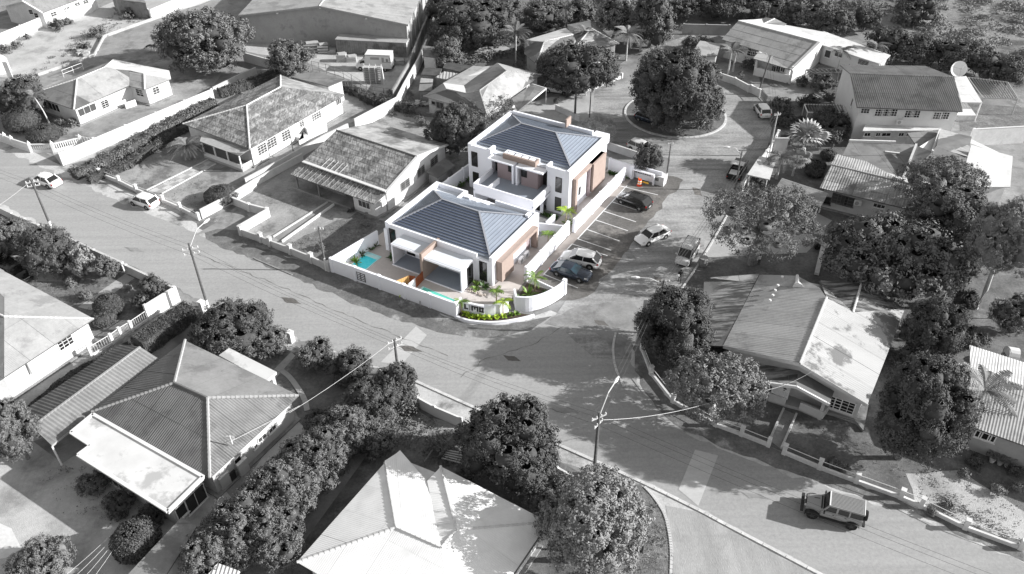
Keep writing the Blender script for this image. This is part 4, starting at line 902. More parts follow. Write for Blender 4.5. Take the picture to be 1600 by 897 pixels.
# top-middle weathered roofs in the trees
k = K(650, 0, 2.99)
H = house('bungalow', 'pale weathered roof of a house half hidden by palms, top centre', dict(
    a=(*k(505, 250), 2.7), b=(*k(560, 300), 2.7), c=(*k(760, 225), 2.7), r1=(*k(600, 195), 4.1), r2=(*k(735, 162), 4.1), d=(*k(510, 190), 2.8), e=(*k(700, 130), 2.8)),
    [(('a', 'b', 'r1', 'd'), 'roof_old_light', (1.8, 1.8)), (('b', 'c', 'r2', 'r1'), 'roof_old_light', (1.8, 1.8)), (('d', 'r1', 'r2', 'e'), 'roof_white', (1.8, 1.8))], ['a', 'b', 'c', 'e', 'd'], 'grey_wall', ridges=[('r1', 'r2'), ('b', 'r1')])
H = house('pavilion', 'pale square-roofed pavilion joined behind the half-hidden house, top centre', dict(
    a=(*k(745, 218), 'b,c,r'), b=(*k(860, 222), 2.7), c=(*k(948, 205), 2.7), d=(*k(815, 98), 2.9), e=(*k(705, 115), 2.9), r=(*k(820, 135), 4.4), s=(*k(805, 150), 'b,c,r')),
    [(('a', 'b', 'c', 'r', 's'), 'roof_old_light', (2, 2)), (('c', 'd', 'r'), 'roof_old', (2, 2)), (('d', 'e', 's', 'r'), 'roof_white', (2, 2)), (('e', 'a', 's'), 'roof_light')], ['a', 'b', 'c', 'd', 'e'], 'grey_wall', ridges=[('c', 'r'), ('a', 's')])

# top-right white house
k = K(1120, 20, 4.486)
H = house('villa', 'large white house with sheeted gable roof and open porch above the roundabout', dict(
    a=(*k(35, 187), 3.3), b=(*k(520, 400), 'a,r1,r2'), p1=(*k(255, 320), 2.8), p0=(*k(300, 268), 'a,r1,r2'), r1=(*k(150, 58), 5.2), r2=(*k(718, 208), 5.2), bk1=(*k(330, 40), 3.2), bk2=(*k(780, 200), 3.6)),
    [(('a', 'p0', 'b', 'r2', 'r1'), 'roof_light', (2.0, 1.7)), (('p0', 'p1', 'b'), 'roof_light', (2.2, 2.2)), (('r1', 'r2', 'bk2', 'bk1'), 'roof_white', (2.4, 2.4))], ['a', 'p0', 'b', 'r2', 'bk2', 'bk1', 'r1'], 'white_paint', ridges=[('r1', 'r2')], inset=.5)
MB().beam(H.p['b'] + Vector((0, 0, .02)), H.p['r2'] + Vector((0, 0, .02)), .5, .25).build('gable_trim', 'white_paint', H.root)
win(H.root, H.seg[0], *k(125, 245), 1.4, 1.3, 2, 3); win(H.root, H.seg[0], *k(158, 252), 1.4, 1.3, 2, 3); win(H.root, H.seg[0], *k(240, 278), 1.4, 1.3, 2, 3); win(H.root, H.seg[0], *k(275, 285), 1.3, 1.3, 2, 3)
pq = [Vector((*G(*k(x, y))[:2], 0)) for x, y in ((258, 438), (505, 498), (575, 440), (330, 385))]
MB().prism([tuple(p[:2]) for p in pq], 0, .8).build('porch_base', 'white_paint', H.root)
MB().beam(pq[0] + Vector((0, 0, 1.1)), pq[1] + Vector((0, 0, 1.1)), .14, .6).build('porch_wall', 'white_paint', H.root)
for p, hh in ((pq[0], 2.7), (pq[1], 2.9)): MB().box(p + Vector((.1, .1, hh / 2)), (.3, .3, hh)).build('post', 'white_paint', H.root)
for x in (400, 432, 465): win(H.root, H.seg[1], *k(x, 392), .9, 1.1, 2, 1, glass='glass_grey')
k2 = k
H = house('villa_wing', 'low white wing with long white roof and dark louvred window, beside a small palm', dict(
    a=(*k(745, 228), 3.3), b=(*k(1150, 362), 3.0), c=(*k(1218, 298), 3.0), d=(*k(930, 175), 3.6), r=(*k(750, 130), 'a,b,c'), s=(*k(690, 185), 'a,b,c')),
    [(('a', 'b', 'c', 'r', 's'), 'roof_white', (2.6, 6))], ['a', 'b', 'c', 'r', 's'], 'white_paint', inset=.35)
win(H.root, H.seg[0], *k(1028, 348), 1.9, 1.0, 1, 5); win(H.root, H.seg[0], *k(778, 288), 1.1, 1.3, 1, 1, glass='glass_grey'); win(H.root, H.seg[0], *k(855, 290), 1.4, 1.0, 2, 1, glass='glass_grey')
H = house('back_roof_block', 'small grey and white roofs rising behind the large white house, top right', dict(
    a=(*k(255, 68), 3.4), b=(*k(345, 35), 3.4), c=(*k(492, 78), 3.4), d=(*k(400, 110), 3.4), m=(*k(300, 92), 4.2), n=(*k(405, 42), 4.2)),
    [(('a', 'm', 'n', 'b'), 'roof_grey', (2, 2)), (('m', 'd', 'c', 'n'), 'roof_grey', (2, 2))], ['a', 'd', 'c', 'b'], 'white_paint', ridges=[('m', 'n')], inset=.3)
H = house('flat_block', 'flat white rooftop behind the ridge of the large white house', dict(
    a=(*k(440, 112), 3.5), b=(*k(480, 85), 3.5), c=(*k(780, 140), 3.5), d=(*k(690, 178), 3.5), e=(*k(640, 160), 3.5)),
    [(('a', 'b', 'c', 'd', 'e'), 'roof_white', (3, 3))], ['a', 'b', 'c', 'd', 'e'], 'white_paint', inset=.3)
sp = [G(*K(950, 0, 2.99)(x, y), 2.5) for x, y in ((380, 265), (430, 190), (527, 205), (510, 260))]
t = thing('garden_shed', 'small pale-roofed shed between the roundabout palms and the large white house', 'shed', (sp[0].x, sp[0].y, 0)); roof_plane(t, sp, 'roof_light', (2, 4)); MB().prism([tuple(p[:2]) for p in inset_ring(sp, .2)], 0, 2.4).build('wall', 'cream_wall', t)
MB().beam(Vector((*G(955, 47)[:2], .9)), Vector((*G(1010, 75)[:2], .9)), .15, 1.8)
perim('grey boundary wall in the trees behind the large white house', None, [G(*K(950, 0, 2.99)(350, 160)), G(*K(950, 0, 2.99)(560, 165))], mat='grey_wall', post=4)

# right two-storey dark-roofed house
k = K(1200, 0, 2.99)
H = house('two_storey_house', 'two-storey white house with dark corrugated roof and six small-paned windows, right', dict(
    a=(*k(415, 502), 5.3), b=(*k(910, 522), 5.3), r1=(*k(385, 345), 6.9), r2=(*k(870, 362), 6.9), c=(*k(335, 305), 5.9), d=(*k(735, 308), 5.9)),
    [(('a', 'b', 'r2', 'r1'), 'roof_black', (3.2, 3.4), (.28, .03)), (('r1', 'r2', 'd', 'c'), 'roof_dark', (3.2, 5), (.28, .035))], ['a', 'b', 'r2', 'd', 'c', 'r1'], 'white_paint', inset=.45, ridges=[('r1', 'r2')], ridge_mat='roof_dark')
for x, y in ((454, 518),): win(H.root, H.seg[0], *k(x, y), 1.2, .75, 3, 2)
for x in (519, 552, 584): win(H.root, H.seg[0], *k(x, 526), 1.15, 1.1, 3, 3)
for x in (658, 690): win(H.root, H.seg[0], *k(x, 533), 1.15, 1.1, 3, 3)
for x in (791, 826): win(H.root, H.seg[0], *k(x, 540), 1.15, 1.1, 3, 3)
win(H.root, H.seg[5], *k(393, 480), .8, 1.3, 1, 1, glass='glass_grey')
for p_, q_ in ((H.p['b'], (885, 600)),): 
    g_ = G(*k(*q_)); MB().tube([p_ - Vector((.5, -.3, .3)), g_ + Vector((-.4, .2, 2.5))], .07).build('downpipe', 'frame_grey', H.root)
sp = [G(*k(442, 612), 2.6), G(*k(458, 572), 2.6), G(*k(800, 583), 2.6), G(*k(797, 610), 2.6)]
t = thing('annex', 'low white-roofed annex along the foot of the two-storey dark-roofed house', 'annex', (sp[0].x, sp[0].y, 0)); roof_plane(t, sp, 'roof_white', (3, 3)); ins = inset_ring(sp, .2)
MB().prism([tuple(p[:2]) for p in ins], 0, 2.5).build('wall', 'white_worn', t)
for x, w_ in ((460, .9), (514, .7), (552, 1.3), (622, .8), (660, .9), (700, .9)): win(t, (ins[0], ins[3]), *k(x, 628), w_, .6, 2, 1)
ac_unit(on_wall(H.seg[0], *k(611, 566))[0] + Vector((0, -.3, -.3)), 0.05, 'air conditioner hung below the windows of the two-storey dark-roofed house')
sp = [G(*k(868, 362), 3.6), G(*k(926, 356), 3.6), G(*k(1002, 480), 3.0), G(*k(905, 478), 3.0)]
t = thing('roofed_terrace', 'open terrace with sloping white roof on posts beside the dish antenna', 'terrace', (sp[0].x, sp[0].y, 0)); roof_plane(t, sp, 'roof_white', (2.2, 2.4))
for p in sp[1:]: MB().tube([Vector((p.x - .1, p.y + .1, 0)), p - Vector((.1, -.1, .1))], .09).build('post', 'white_paint', t)
MB().prism([tuple(p[:2]) for p in inset_ring(sp, .1)], 0, .9).build('base', 'white_worn', t)
# dish
dp = G(1497, 108, 4.3); t = thing('satellite_dish', 'big round white satellite dish above the roofed terrace', 'satellite dish', (dp.x, dp.y + 1.2, 0))
dd = Vector((-.12, -1, .45)).normalized(); a1 = dd.cross(Vector((0, 0, 1))).normalized(); a2 = a1.cross(dd); q = MB(); rings = []
for i, (r_, h_) in enumerate(((.02, 0), (.45, .05), (.85, .17), (1.2, .36))): rings.append([dp + (a1 * math.cos(x) + a2 * math.sin(x)) * r_ + dd * h_ for x in np.linspace(0, 2 * math.pi, 20, endpoint=False)])
q.add([p for r_ in rings for p in r_], [(i * 20 + j, i * 20 + (j + 1) % 20, (i + 1) * 20 + (j + 1) % 20, (i + 1) * 20 + j) for i in range(3) for j in range(20)]); q.build('reflector', 'white_paint', t, smooth=True)
MB().tube([dp - dd * .05, Vector((dp.x, dp.y + 1.0, 2.6)), Vector((dp.x, dp.y + 1.2, 0))], .09).build('mast', 'frame_grey', t)
q = MB()
for x in (.3, 2.4, 4.5): q.tube([dp + (a1 * math.cos(x) + a2 * math.sin(x)) * 1.1 + dd * .32, dp + dd * 1.1], .025)
q.tube([dp + dd * 1.0, dp + dd * 1.25], .12); q.build('feed_horn', 'frame_grey', t)
def pergola(label, pts, z, n1, mat, pm='white_paint', r_=.05, name='pergola'):
    P = [G(*p, z) for p in pts]; t = thing(name, label, 'pergola', (P[0].x, P[0].y, 0))
    for i in range(4): MB().beam(P[i], P[(i + 1) % 4], .12, .14).build('frame_beam', pm, t); MB().tube([Vector((P[i].x, P[i].y, 0)), P[i]], .07).build('post', pm, t)
    for i in range(1, n1): MB().beam(P[0].lerp(P[1], i / n1) + Vector((0, 0, .08)), P[3].lerp(P[2], i / n1) + Vector((0, 0, .08)), .1, .08).build('rafter', mat, t)
    return t
pergola('dark-slatted open pergola at the far right beside the roofed terrace', [k(935, 362), k(1120, 385), k(1168, 462), k(1005, 458)], 2.6, 14, 'wood_old', 'frame_grey')
pergola('white pergola frame with dark slats in the garden left of the two-storey dark-roofed house', [k(170, 488), k(350, 492), k(368, 528), k(185, 525)], 2.0, 14, 'wood_old')
pergola('vine-grown timber entrance pergola between the white house and the dark-roofed house', [K(1120, 20, 4.486)(625, 400), K(1120, 20, 4.486)(860, 395), K(1120, 20, 4.486)(870, 420), K(1120, 20, 4.486)(680, 425)], 2.4, 7, 'wood_old', 'wood_old')
t = thing('outside_stair', 'white outside stair climbing the left gable of the two-storey dark-roofed house', 'stairs', G(*k(385, 450)))
s0, s1 = G(*k(330, 480)), G(*k(375, 400))
for i in range(10):
    p = Vector((s0.x, s0.y, 0)).lerp(Vector((s1.x, s1.y, 0)), i / 10); MB().box(p + Vector((0, 0, .15 + i * .26)), (1.3, .35, .08)).build('step', 'white_worn', t)
for sx in (-.7, .7): MB().beam(Vector((s0.x + sx, s0.y, .1)), Vector((s1.x + sx, s1.y, 2.7)), .08, .25).build('stringer', 'wood_old', t)
for sx in (-.7, .7):
    MB().tube([Vector((s0.x + sx, s0.y, 1.0)), Vector((s1.x + sx, s1.y, 3.6))], .05).build('handrail', 'wood_old', t)

# right tiled house
k = K(1260, 180, 3.738)
H = house('tiled_house', 'low house with mottled tile roof and wide three-part window, right edge', dict(
    a=(*k(78, 425), 2.9), b=(*k(505, 530), 2.9), b2=(*k(760, 590), 2.9), r1=(*k(143, 290), 4.0), r2=(*k(560, 388), 4.0), r3=(*k(800, 450), 4.0), c=(*k(175, 230), 3.4), d=(*k(350, 270), 3.5), c3=(*k(860, 400), 3.4)),
    [(('a', 'b2', 'r3', 'r1'), 'roof_old_light', (1.9, 1.6), (.3, .04)), (('r1', 'r2', 'd', 'c'), 'roof_light', (2, 2), (.3, .04))], ['a', 'b2', 'r3', 'c3', 'd', 'c', 'r1'], 'cream_wall', ridges=[('r1', 'r3')], ridge_mat='ridge_grey', inset=.5)
for i_, (x, y) in enumerate(((176, 484), (212, 495), (250, 505))): win(H.root, H.seg[0], *k(x, y), 1.15 if i_ != 1 else 1.3, 1.3, 1, 3 if i_ != 1 else 1, frame='roof_dark', glass='glass_grey')
win(H.root, H.seg[0], *k(122, 498), 1.0, 1.1, 1, 1, frame='roof_dark'); win(H.root, H.seg[0], *k(425, 530), 1.4, .6, 3, 1)
ac_unit(on_wall(H.seg[0], *k(300, 505))[0] + Vector((-.1, -.3, -.3)), -.3, 'white air conditioner on the wall right of the three-part window')
sp = [G(*k(250, 155), 3.5), G(*k(632, 172), 3.5), G(*k(556, 385), 3.5), G(*k(350, 272), 3.5), G(*k(210, 235), 3.5)]
t = thing('flat_roof_wing', 'dark streaked flat-roofed wing behind the tiled house', 'house wing', (sp[0].x, sp[0].y, 0)); roof_plane(t, sp, 'roof_mid', (2.4, 3.2)); MB().prism([tuple(p[:2]) for p in inset_ring(sp, .15)], 0, 3.4).build('wall', 'cream_wall', t)
MB().beam(G(*k(250, 150), 3.7), G(*k(520, 158), 3.7), .25, .35).build('parapet', 'white_worn', t); MB().beam(G(*k(460, 212), 3.6), G(*k(545, 222), 3.6), .25, .1).build('roof_vent', 'ridge_light', t)
H = house('side_house', 'wide house with plain grey roof slope and pale ridge behind the feathery tree, right', dict(
    a=(*k(556, 388), 3.3), b=(*k(640, 175), 4.8), c=(*k(735, 215), 'a,e,f'), d=(*k(760, 180), 'a,e,f'), e=(*k(940, 250), 4.9), f=(*k(900, 420), 3.3), g=(*k(780, 86), 3.6), h=(*k(966, 125), 3.6), i=(*k(1205, 240), 'e,f,j'), j=(*k(1190, 420), 3.0), kk=(*k(963, 175), 'e,f,j')),
    [(('a', 'c', 'b'), 'roof_grey'), (('a', 'f', 'e', 'd', 'c'), 'roof_grey', (4, 5)), (('d', 'e', 'h', 'g'), 'roof_light', (2.4, 2)), (('e', 'f', 'j', 'i', 'kk'), 'roof_white', (5, 6))], ['a', 'f', 'j', 'i', 'h', 'g', 'b'], 'white_worn', inset=.4)
MB().beam(H.p['a'] + Vector((0, 0, .1)), H.p['b'] + Vector((0, 0, .1)), .25, .3).build('ridge_cap', 'ridge_light', H.root); MB().beam(H.p['c'] + Vector((0, 0, .1)), H.p['g'] + Vector((0, 0, .1)), .25, .2).build('ridge_cap', 'ridge_light', H.root)
sp = [G(*k(590, 105), 3.2), G(*k(775, 85), 3.2), G(*k(740, 215), 3.2), G(*k(636, 170), 3.2)]
t = thing('small_roof_wing', 'small grey roof wedge between the dark flat roof and the sheeted roof', 'house wing', (sp[0].x, sp[0].y, 0)); roof_plane(t, sp, 'roof_grey', (2, 2)); MB().prism([tuple(p[:2]) for p in inset_ring(sp, .1)], 0, 3.1).build('wall', 'cream_wall', t)
perim('stepped pale boundary wall along the paved yard, right edge', None, [G(*k(945, 180)), G(*k(1290, 160)), G(*k(1700, 140))], mat='white_worn', h=2.6, post=9)
k = K(1150, 200, 6.406)
sp = [G(*k(460, 500), 2.8), G(*k(922, 652), 2.8), G(*k(845, 800), 2.6), G(*k(370, 640), 2.6)]
t = thing('carport', 'plain grey flat carport roof beside the tiled house, above the shade tree', 'carport', (sp[0].x, sp[0].y, 0)); roof_plane(t, sp, 'roof_grey', (3.5, 3.2))
for p in inset_ring(sp, .4): MB().tube([Vector((p.x, p.y, 0)), Vector((p.x, p.y, p.z - .1))], .08).build('post', 'frame_white', t)
sp = [G(*k(235, 283), 2.6), G(*k(405, 312), 2.6), G(*k(335, 518), 2.4), G(*k(112, 468), 2.4)]
t = thing('canopy', 'white sheet canopy right beside the side street below the fan palm', 'canopy', (sp[0].x, sp[0].y, 0)); roof_plane(t, sp, 'roof_white', (3.5, 3.2))
for p in inset_ring(sp, .3): MB().tube([Vector((p.x, p.y, 0)), Vector((p.x, p.y, p.z - .1))], .06).build('post', 'frame_white', t)

# right-middle large house
k = K(1080, 400, 2.989)
H = house('large_bungalow', 'large pale gabled bungalow with white-trimmed porch and paned window, right of the junction', dict(
    a=(*k(150, 418), 3.0), r2=(*k(508, 502), 4.9), c=(*k(824, 692), 2.9), r1=(*k(632, 195), 4.9), e=(*k(320, 88), 'a,r2,r1'), s1=(*k(495, 93), 'a,r2,r1'), x=(*k(600, 150), 'a,r2,r1'), vl=(*k(755, 264), 'r1,r2,c'), u=(*k(795, 130), 4.1), w=(*k(998, 246), 'r1,r2,c'), bl=(*k(600, 115), 3.7)),
    [(('a', 'r2', 'r1', 'x', 's1', 'e'), 'roof_light', (2.2, 11), (.26, .02)), (('r2', 'c', 'w', 'vl', 'r1'), 'roof_big_white', (2.2, 11), (.26, .02)), (('vl', 'w', 'u'), 'roof_stain', (2.2, 6), (.26, .02)), (('bl', 'u', 'vl'), 'roof_stain', (2.2, 6), (.26, .02)), (('bl', 'vl', 'r1'), 'roof_stain', (2.2, 6), (.26, .02))],
    ['a', 'r2', 'c', 'w', 'u', 'bl', 's1', 'e'], 'cream_wall', ridges=[('r1', 'r2'), ('u', 'vl')], inset=.5)
MB().beam(H.p['a'] - Vector((0, 0, .16)), H.p['r2'] - Vector((0, 0, .16)), .08, .34).build('fascia', 'ridge_light', H.root); MB().beam(H.p['r2'] - Vector((0, 0, .16)), H.p['c'] - Vector((0, 0, .16)), .08, .34).build('fascia', 'ridge_light', H.root)
hp = [h_ + Vector((0, 0, .05)) for h_ in (H.p['s1'], H.p['s1'].lerp(H.p['r2'], .09) , H.p['s1'].lerp(H.p['r2'], .15))]; MB().tube(hp, [.15, .22, .5], 8).build('roof_patch', 'white_paint', H.root)
for x, y in ((392, 160), (368, 207), (425, 97), (405, 137), (381, 183)): 
    MB().lathe([(.16, 0), (.12, .1)], G(*k(x, y), 3.95), 8).build('roof_patch', 'white_paint', H.root)
win(H.root, H.seg[1], *k(668, 685), 1.3, 1.5, 2, 4, fw=.1); win(H.root, H.seg[1], *k(716, 700), 1.8, 1.5, 3, 4, fw=.1)
# left lean-to
lp = [G(*k(92, 100), 2.7), G(*k(318, 85), 3.0), G(*k(148, 420), 3.0), G(*k(40, 418), 2.6), G(*k(60, 120), 2.6)]
t = thing('carport', 'dark streaked lean-to roof with pale end strip, left of the large bungalow', 'carport', (lp[0].x, lp[0].y, 0)); roof_plane(t, [lp[4], G(*k(300, 122), 2.97), lp[2], lp[3]], 'roof_stain', (1.9, 12), (.26, .02), th=.08)
roof_plane(t, [lp[0], lp[1], G(*k(298, 124), 3.0), G(*k(88, 106), 2.65)], 'roof_light', (3, 3), name='end_strip')
for p in (lp[4], lp[3]): MB().tube([Vector((p.x + .3, p.y, 0)), p + Vector((.3, 0, -.1))], .08).build('post', 'frame_white', t)
MB().beam(Vector((lp[4].x + .5, lp[4].y - .5, 1.2)), Vector((lp[3].x + .5, lp[3].y, 1.2)), .15, 2.4).build('wall', 'cream_wall', t)
# porch
pr1, pr2 = G(*k(505, 508), 4.1), G(*k(500, 520), 4.0)
pa, pb, pc, pd_ = G(*k(240, 578), 2.9), G(*k(490, 612), 3.5), G(*k(645, 695), 2.7), G(*k(500, 535), 3.6)
roof_plane(H.root, [pa, pb, pd_, G(*k(290, 500), 3.0)], 'roof_stain', (2, 4), name='porch_roof'); roof_plane(H.root, [pb, pc, G(*k(668, 632), 2.8), pd_], 'roof_dark', (2, 4), name='porch_roof')
for p, q_ in ((pa, pb), (pb, pc)): MB().beam(p, q_, .16, .28).build('bargeboard', 'white_paint', H.root)
gb_ = [Vector((*G(*k(x, y))[:2], 0)) for x, y in ((300, 660), (435, 705), (500, 722), (605, 768), (640, 720), (460, 640), (330, 600))]
MB().prism([tuple(p[:2]) for p in gb_], 0, .35).build('porch_floor', 'concrete', H.root)
for i_, j_ in ((0, 1), (2, 3)): MB().beam(gb_[i_] + Vector((0, 0, .7)), gb_[j_] + Vector((0, 0, .7)), .2, .9).build('porch_wall', 'cream_wall', H.root)
MB().beam(gb_[3] + Vector((0, 0, .7)), gb_[4] + Vector((0, 0, .7)), .2, .9).build('porch_wall', 'cream_wall', H.root)
MB().box(gb_[3] + Vector((-.1, .2, 1.3)), (.3, .3, 2.6), AN).build('post', 'cream_wall', H.root); MB().box(gb_[0] + Vector((.2, .2, 1.3)), (.3, .3, 2.6), AN).build('post', 'cream_wall', H.root)
sb0, sb1 = G(*k(385, 600), 1.9), G(*k(443, 622), 1.9)
t = thing('hanging_banner', 'white printed banner with two dark ovals hanging on the porch of the large bungalow', 'banner', (sb0.x, sb0.y, 0))
e = (sb1 - sb0); e.z = 0; e.normalize(); sb1 = sb0 + e * 1.55; nf = Vector((e.y, -e.x, 0)); nf = nf if nf.dot(EYE - sb0) > 0 else -nf
for p_ in (sb0, sb1): p_.z = 1.75
MB().beam(sb0 + nf * .3, sb1 + nf * .3, .03, 1.5).build('cloth', 'white_paint', t)
q = MB()
for cx_, cz_, rx_, rz_ in ((.45, 2.28, .17, .09), (1.1, 2.2, .17, .09), (1.05, 1.98, .08, .06)):
    c = sb0 + nf * .32 + e * cx_; c.z = cz_; q.add([c + e * math.cos(a) * rx_ + Vector((0, 0, math.sin(a) * rz_)) for a in np.linspace(0, 2 * math.pi, 14, endpoint=False)], [tuple(range(14))])
q.build('printed_mark', 'sign_black', t)
q = MB()
for r_ in range(7):
    for c_ in range(9):
        if (r_ * 5 + c_ * 3) % 7 == 0: continue
        c = sb0 + nf * .32 + e * (.12 + c_ * .15); c.z = 1.1 + r_ * .11; q.beam(c, c + e * .1, .01, .035)
q.build('small_print', 'sign_grey', t)
# path edging, steps
MB().prism([tuple(Vector((*G(*k(x, y))[:2], 0))[:2]) for x, y in ((610, 735), (760, 775), (800, 825), (826, 700), (640, 690))], 0, .3).build('terrace_slab', 'concrete_dull', H.root)
def low_edge(label, pix, mat='cream_wall', h=.25, wd=.18, z=0):
    P = [Vector((*G(*p)[:2], 0)) for p in pix]; t = thing('path_edging', label, 'edging', P[0])
    for i in range(len(P) - 1): MB().beam(P[i] + Vector((0, 0, h / 2)), P[i + 1] + Vector((0, 0, h / 2)), wd, h).build('edging_wall', mat, t)
    return t
low_edge('left white edging of the path to the porch with the banner', [(1201, 691), (1224, 640)]); low_edge('right white edging of the path to the porch with the banner', [(1220, 702), (1244, 648)])
low_edge('left edging of the checkered garden path to the glazed veranda', [(229, 298), (325, 250)], h=.15); low_edge('right edging of the checkered garden path to the glazed veranda', [(253, 303), (337, 257)], h=.15)
low_edge('left edging of the path to the slatted veranda bungalow', [(427, 371), (512, 317)], h=.2); low_edge('bright right edging of the path to the slatted veranda bungalow', [(441, 379), (522, 321)], 'white_paint', h=.3)
low_edge('curved pale garden path edging below the smooth grey roof corner', [(p.x, p.y) for p in smooth_path([(432, 575), (450, 587), (465, 606), (476, 625), (480, 642)], 4)], 'concrete', h=.08, wd=.5)

# right edge corrugated house
k = K(1200, 500, 2.99)
a_, b_, c_, d_, e_, f_ = G(*k(920, 490), 2.9), G(*k(945, 225), 3.9), G(*k(942, 118), 3.3), G(*k(1196, 588), 2.9), G(*k(1196, 300), 3.9), G(*k(1196, 205), 3.3)
dx = (d_ - a_); dx.z = 0; X_ = 2.6
t = thing('corrugated_house', 'house with bright corrugated metal roof and three-pane window, right edge', 'house', (a_.x, a_.y, 0))
roof_plane(t, [a_, a_ + dx * X_, b_ + dx * X_, b_], 'roof_light', (2.4, 5.2), (.24, .028)); roof_plane(t, [b_, b_ + dx * X_, c_ + dx * X_, c_], 'roof_white', (2.4, 6), (.24, .028))
ins = inset_ring([a_, a_ + dx * X_, b_ + dx * X_, c_ + dx * X_, c_, b_], .45); MB().prism([tuple(p[:2]) for p in ins], 0, [p.z - .12 for p in ins]).build('wall', 'grey_wall', t)
for x, y, w_ in ((984, 532, .6), (1015, 543, .95), (1046, 553, .6)): win(t, (ins[0], ins[1]), *k(x, y), w_, .85, 1, 1, fw=.09)
H13 = (t, ins)

# lower-left hipped house
k = K(0, 450, 2.99)
H = house('hip_roofed_house', 'dark hipped corrugated-roof house with white flat roof in front, lower left', dict(
    a=(289.3, 532, 3.0), b=(467, 618.7, 3.0), c=(327.8, 747.7, 3.0), d=(143.8, 644, 3.0), r1=(272.6, 598.8, 5.0), r2=(324.4, 622.2, 5.0)),
    [(('a', 'b', 'r2', 'r1'), 'roof_grey', (2.4, 9), (.2, .012)), (('b', 'c', 'r2'), 'roof_mid', (2.4, 9), (.22, .04)), (('c', 'd', 'r1', 'r2'), 'roof_dark', (1.75, 2.6), (.22, .04)), (('d', 'a', 'r1'), 'roof_dark', (2.4, 9), (.22, .04))],
    ['a', 'b', 'c', 'd'], 'cream_wall', inset=.55)
for p, q_, m_ in (('d', 'r1', 'ridge_grey'), ('r1', 'r2', 'roof_dark'), ('r2', 'b', 'ridge_grey'), ('r2', 'c', 'ridge_grey'), ('a', 'r1', 'ridge_grey')): ridge_cap(H.root, H.p[p] + Vector((0, 0, .05)), H.p[q_] + Vector((0, 0, .05)), m_, r=.15, seg=.38)
for x, y, w_, h_ in ((409, 684, 1.0, .6), (425, 670, .9, .6), (399, 697, .5, .5)): win(H.root, H.seg[1], x, y, w_, h_, 2, 1, glass='glass_grey')
win(H.root, H.seg[1], 372, 722, .8, 1.2, 1, 1)
ga_ = H.ins[2]
sb = [G(*q_, 3.15) for q_ in ((145.5, 647.8), (111, 676.3), (142, 696.7), (122, 711.4), (262.5, 800), (317.7, 745.8))]
t = thing('flat_roofed_extension', 'white flat-roofed extension with stained top below the dark hipped roof', 'house extension', (sb[4].x, sb[4].y, 0))
MB().slab(sb, .3).build('roof_slab', 'roof_flat_white', t)
for i in range(6):
    a_, b_ = sb[i], sb[(i + 1) % 6]; MB().beam(a_ + Vector((0, 0, .05)), b_ + Vector((0, 0, .05)), .28, .16).build('parapet', 'white_paint', t)
ins = inset_ring(sb, .7); MB().prism([tuple(p[:2]) for p in ins], 0, 2.86).build('wall', 'cream_wall', t)
kk = K(0, 597, 2.99)
win(t, (ins[4], ins[5]), *kk(918, 555), 2.1, 1.9, 2, 1, name='garage_door'); win(t, (ins[4], ins[5]), *kk(842, 605), 1.1, 1.4, 1, 1); win(t, (ins[3], ins[4]), *kk(565, 500), 1.6, .9, 2, 1); win(t, (ins[3], ins[4]), *kk(480, 450), 1.4, .9, 2, 1)
MB().box(Vector((*G(*kk(880, 610))[:2], .9)), (.22, .22, 1.8), AN).build('post', 'white_paint', t)
# two-tone corrugated shed roof
u1, u2, w1_, w2_, v1_, v2_ = G(219, 542, 3.2), G(50, 667, 3.2), G(187, 538.6, 2.5), G(22, 652, 2.5), G(247.5, 560.4, 2.6), G(80.3, 695.8, 2.6)
t = thing('corrugated_carport', 'long gabled carport with two-tone corrugated roof left of the dark hipped house', 'carport', (u2.x, u2.y, 0))
roof_plane(t, [u1, u2, w2_, w1_], 'roof_black', None, (.34, .05)); roof_plane(t, [u1, v1_, v2_, u2], 'roof_grey', None, (.34, .045))
MB().beam(u1, u2, .2, .12).build('ridge_cap', 'ridge_grey', t); MB().beam(v1_ - Vector((0, 0, .1)), v2_ - Vector((0, 0, .1)), .1, .2).build('fascia', 'frame_grey', t)
for p in (w1_, w2_, v1_, v2_, v1_.lerp(v2_, .5), w1_.lerp(w2_, .5)): MB().tube([Vector((p.x, p.y, 0)), p - Vector((0, 0, .15))], .08).build('post', 'frame_white', t)
sheet('carport_floor', [(52, 690), (98, 724), (150, 690), (130, 660)], 'concrete_dull', .024)
sp = [G(342, 555, 2.7), G(358, 543.6, 2.7), G(432, 581, 2.7), G(416, 596, 2.7)]
t = thing('porch_slab', 'flat white porch slab behind the smooth grey roof plane, lower left', 'porch', (sp[0].x, sp[0].y, 0)); MB().slab(sp, .3).build('roof_slab', 'roof_flat_white', t)
for p in inset_ring(sp, .35)[1:3]: MB().box(Vector((p.x, p.y, 1.2)), (.3, .3, 2.4), AN).build('post', 'white_paint', t)
sp = [G(284, 808, 2.6), G(308, 822, 2.6), G(240, 930, 2.6), G(170, 930, 2.6)]
t = thing('flat_shed', 'plain grey flat-roofed shed at the bottom edge beside the clipped round shrub', 'shed', (sp[0].x, sp[0].y, 0)); roof_plane(t, sp, 'roof_grey', (6, 6)); MB().prism([tuple(p[:2]) for p in inset_ring(sp, .2)], 0, 2.5).build('wall', 'cream_wall', t)
sp = [G(340, 880, 2.7), G(375, 893, 2.7), G(340, 940, 2.7), G(290, 940, 2.7)]
t = thing('small_outbuilding', 'small pale corrugated roof poking from the bottom edge under the hedge trees', 'shed', (sp[0].x, sp[0].y, 0)); roof_plane(t, sp, 'roof_white', None, (.3, .05)); MB().prism([tuple(p[:2]) for p in inset_ring(sp, .2)], 0, 2.6).build('wall', 'cream_wall', t)

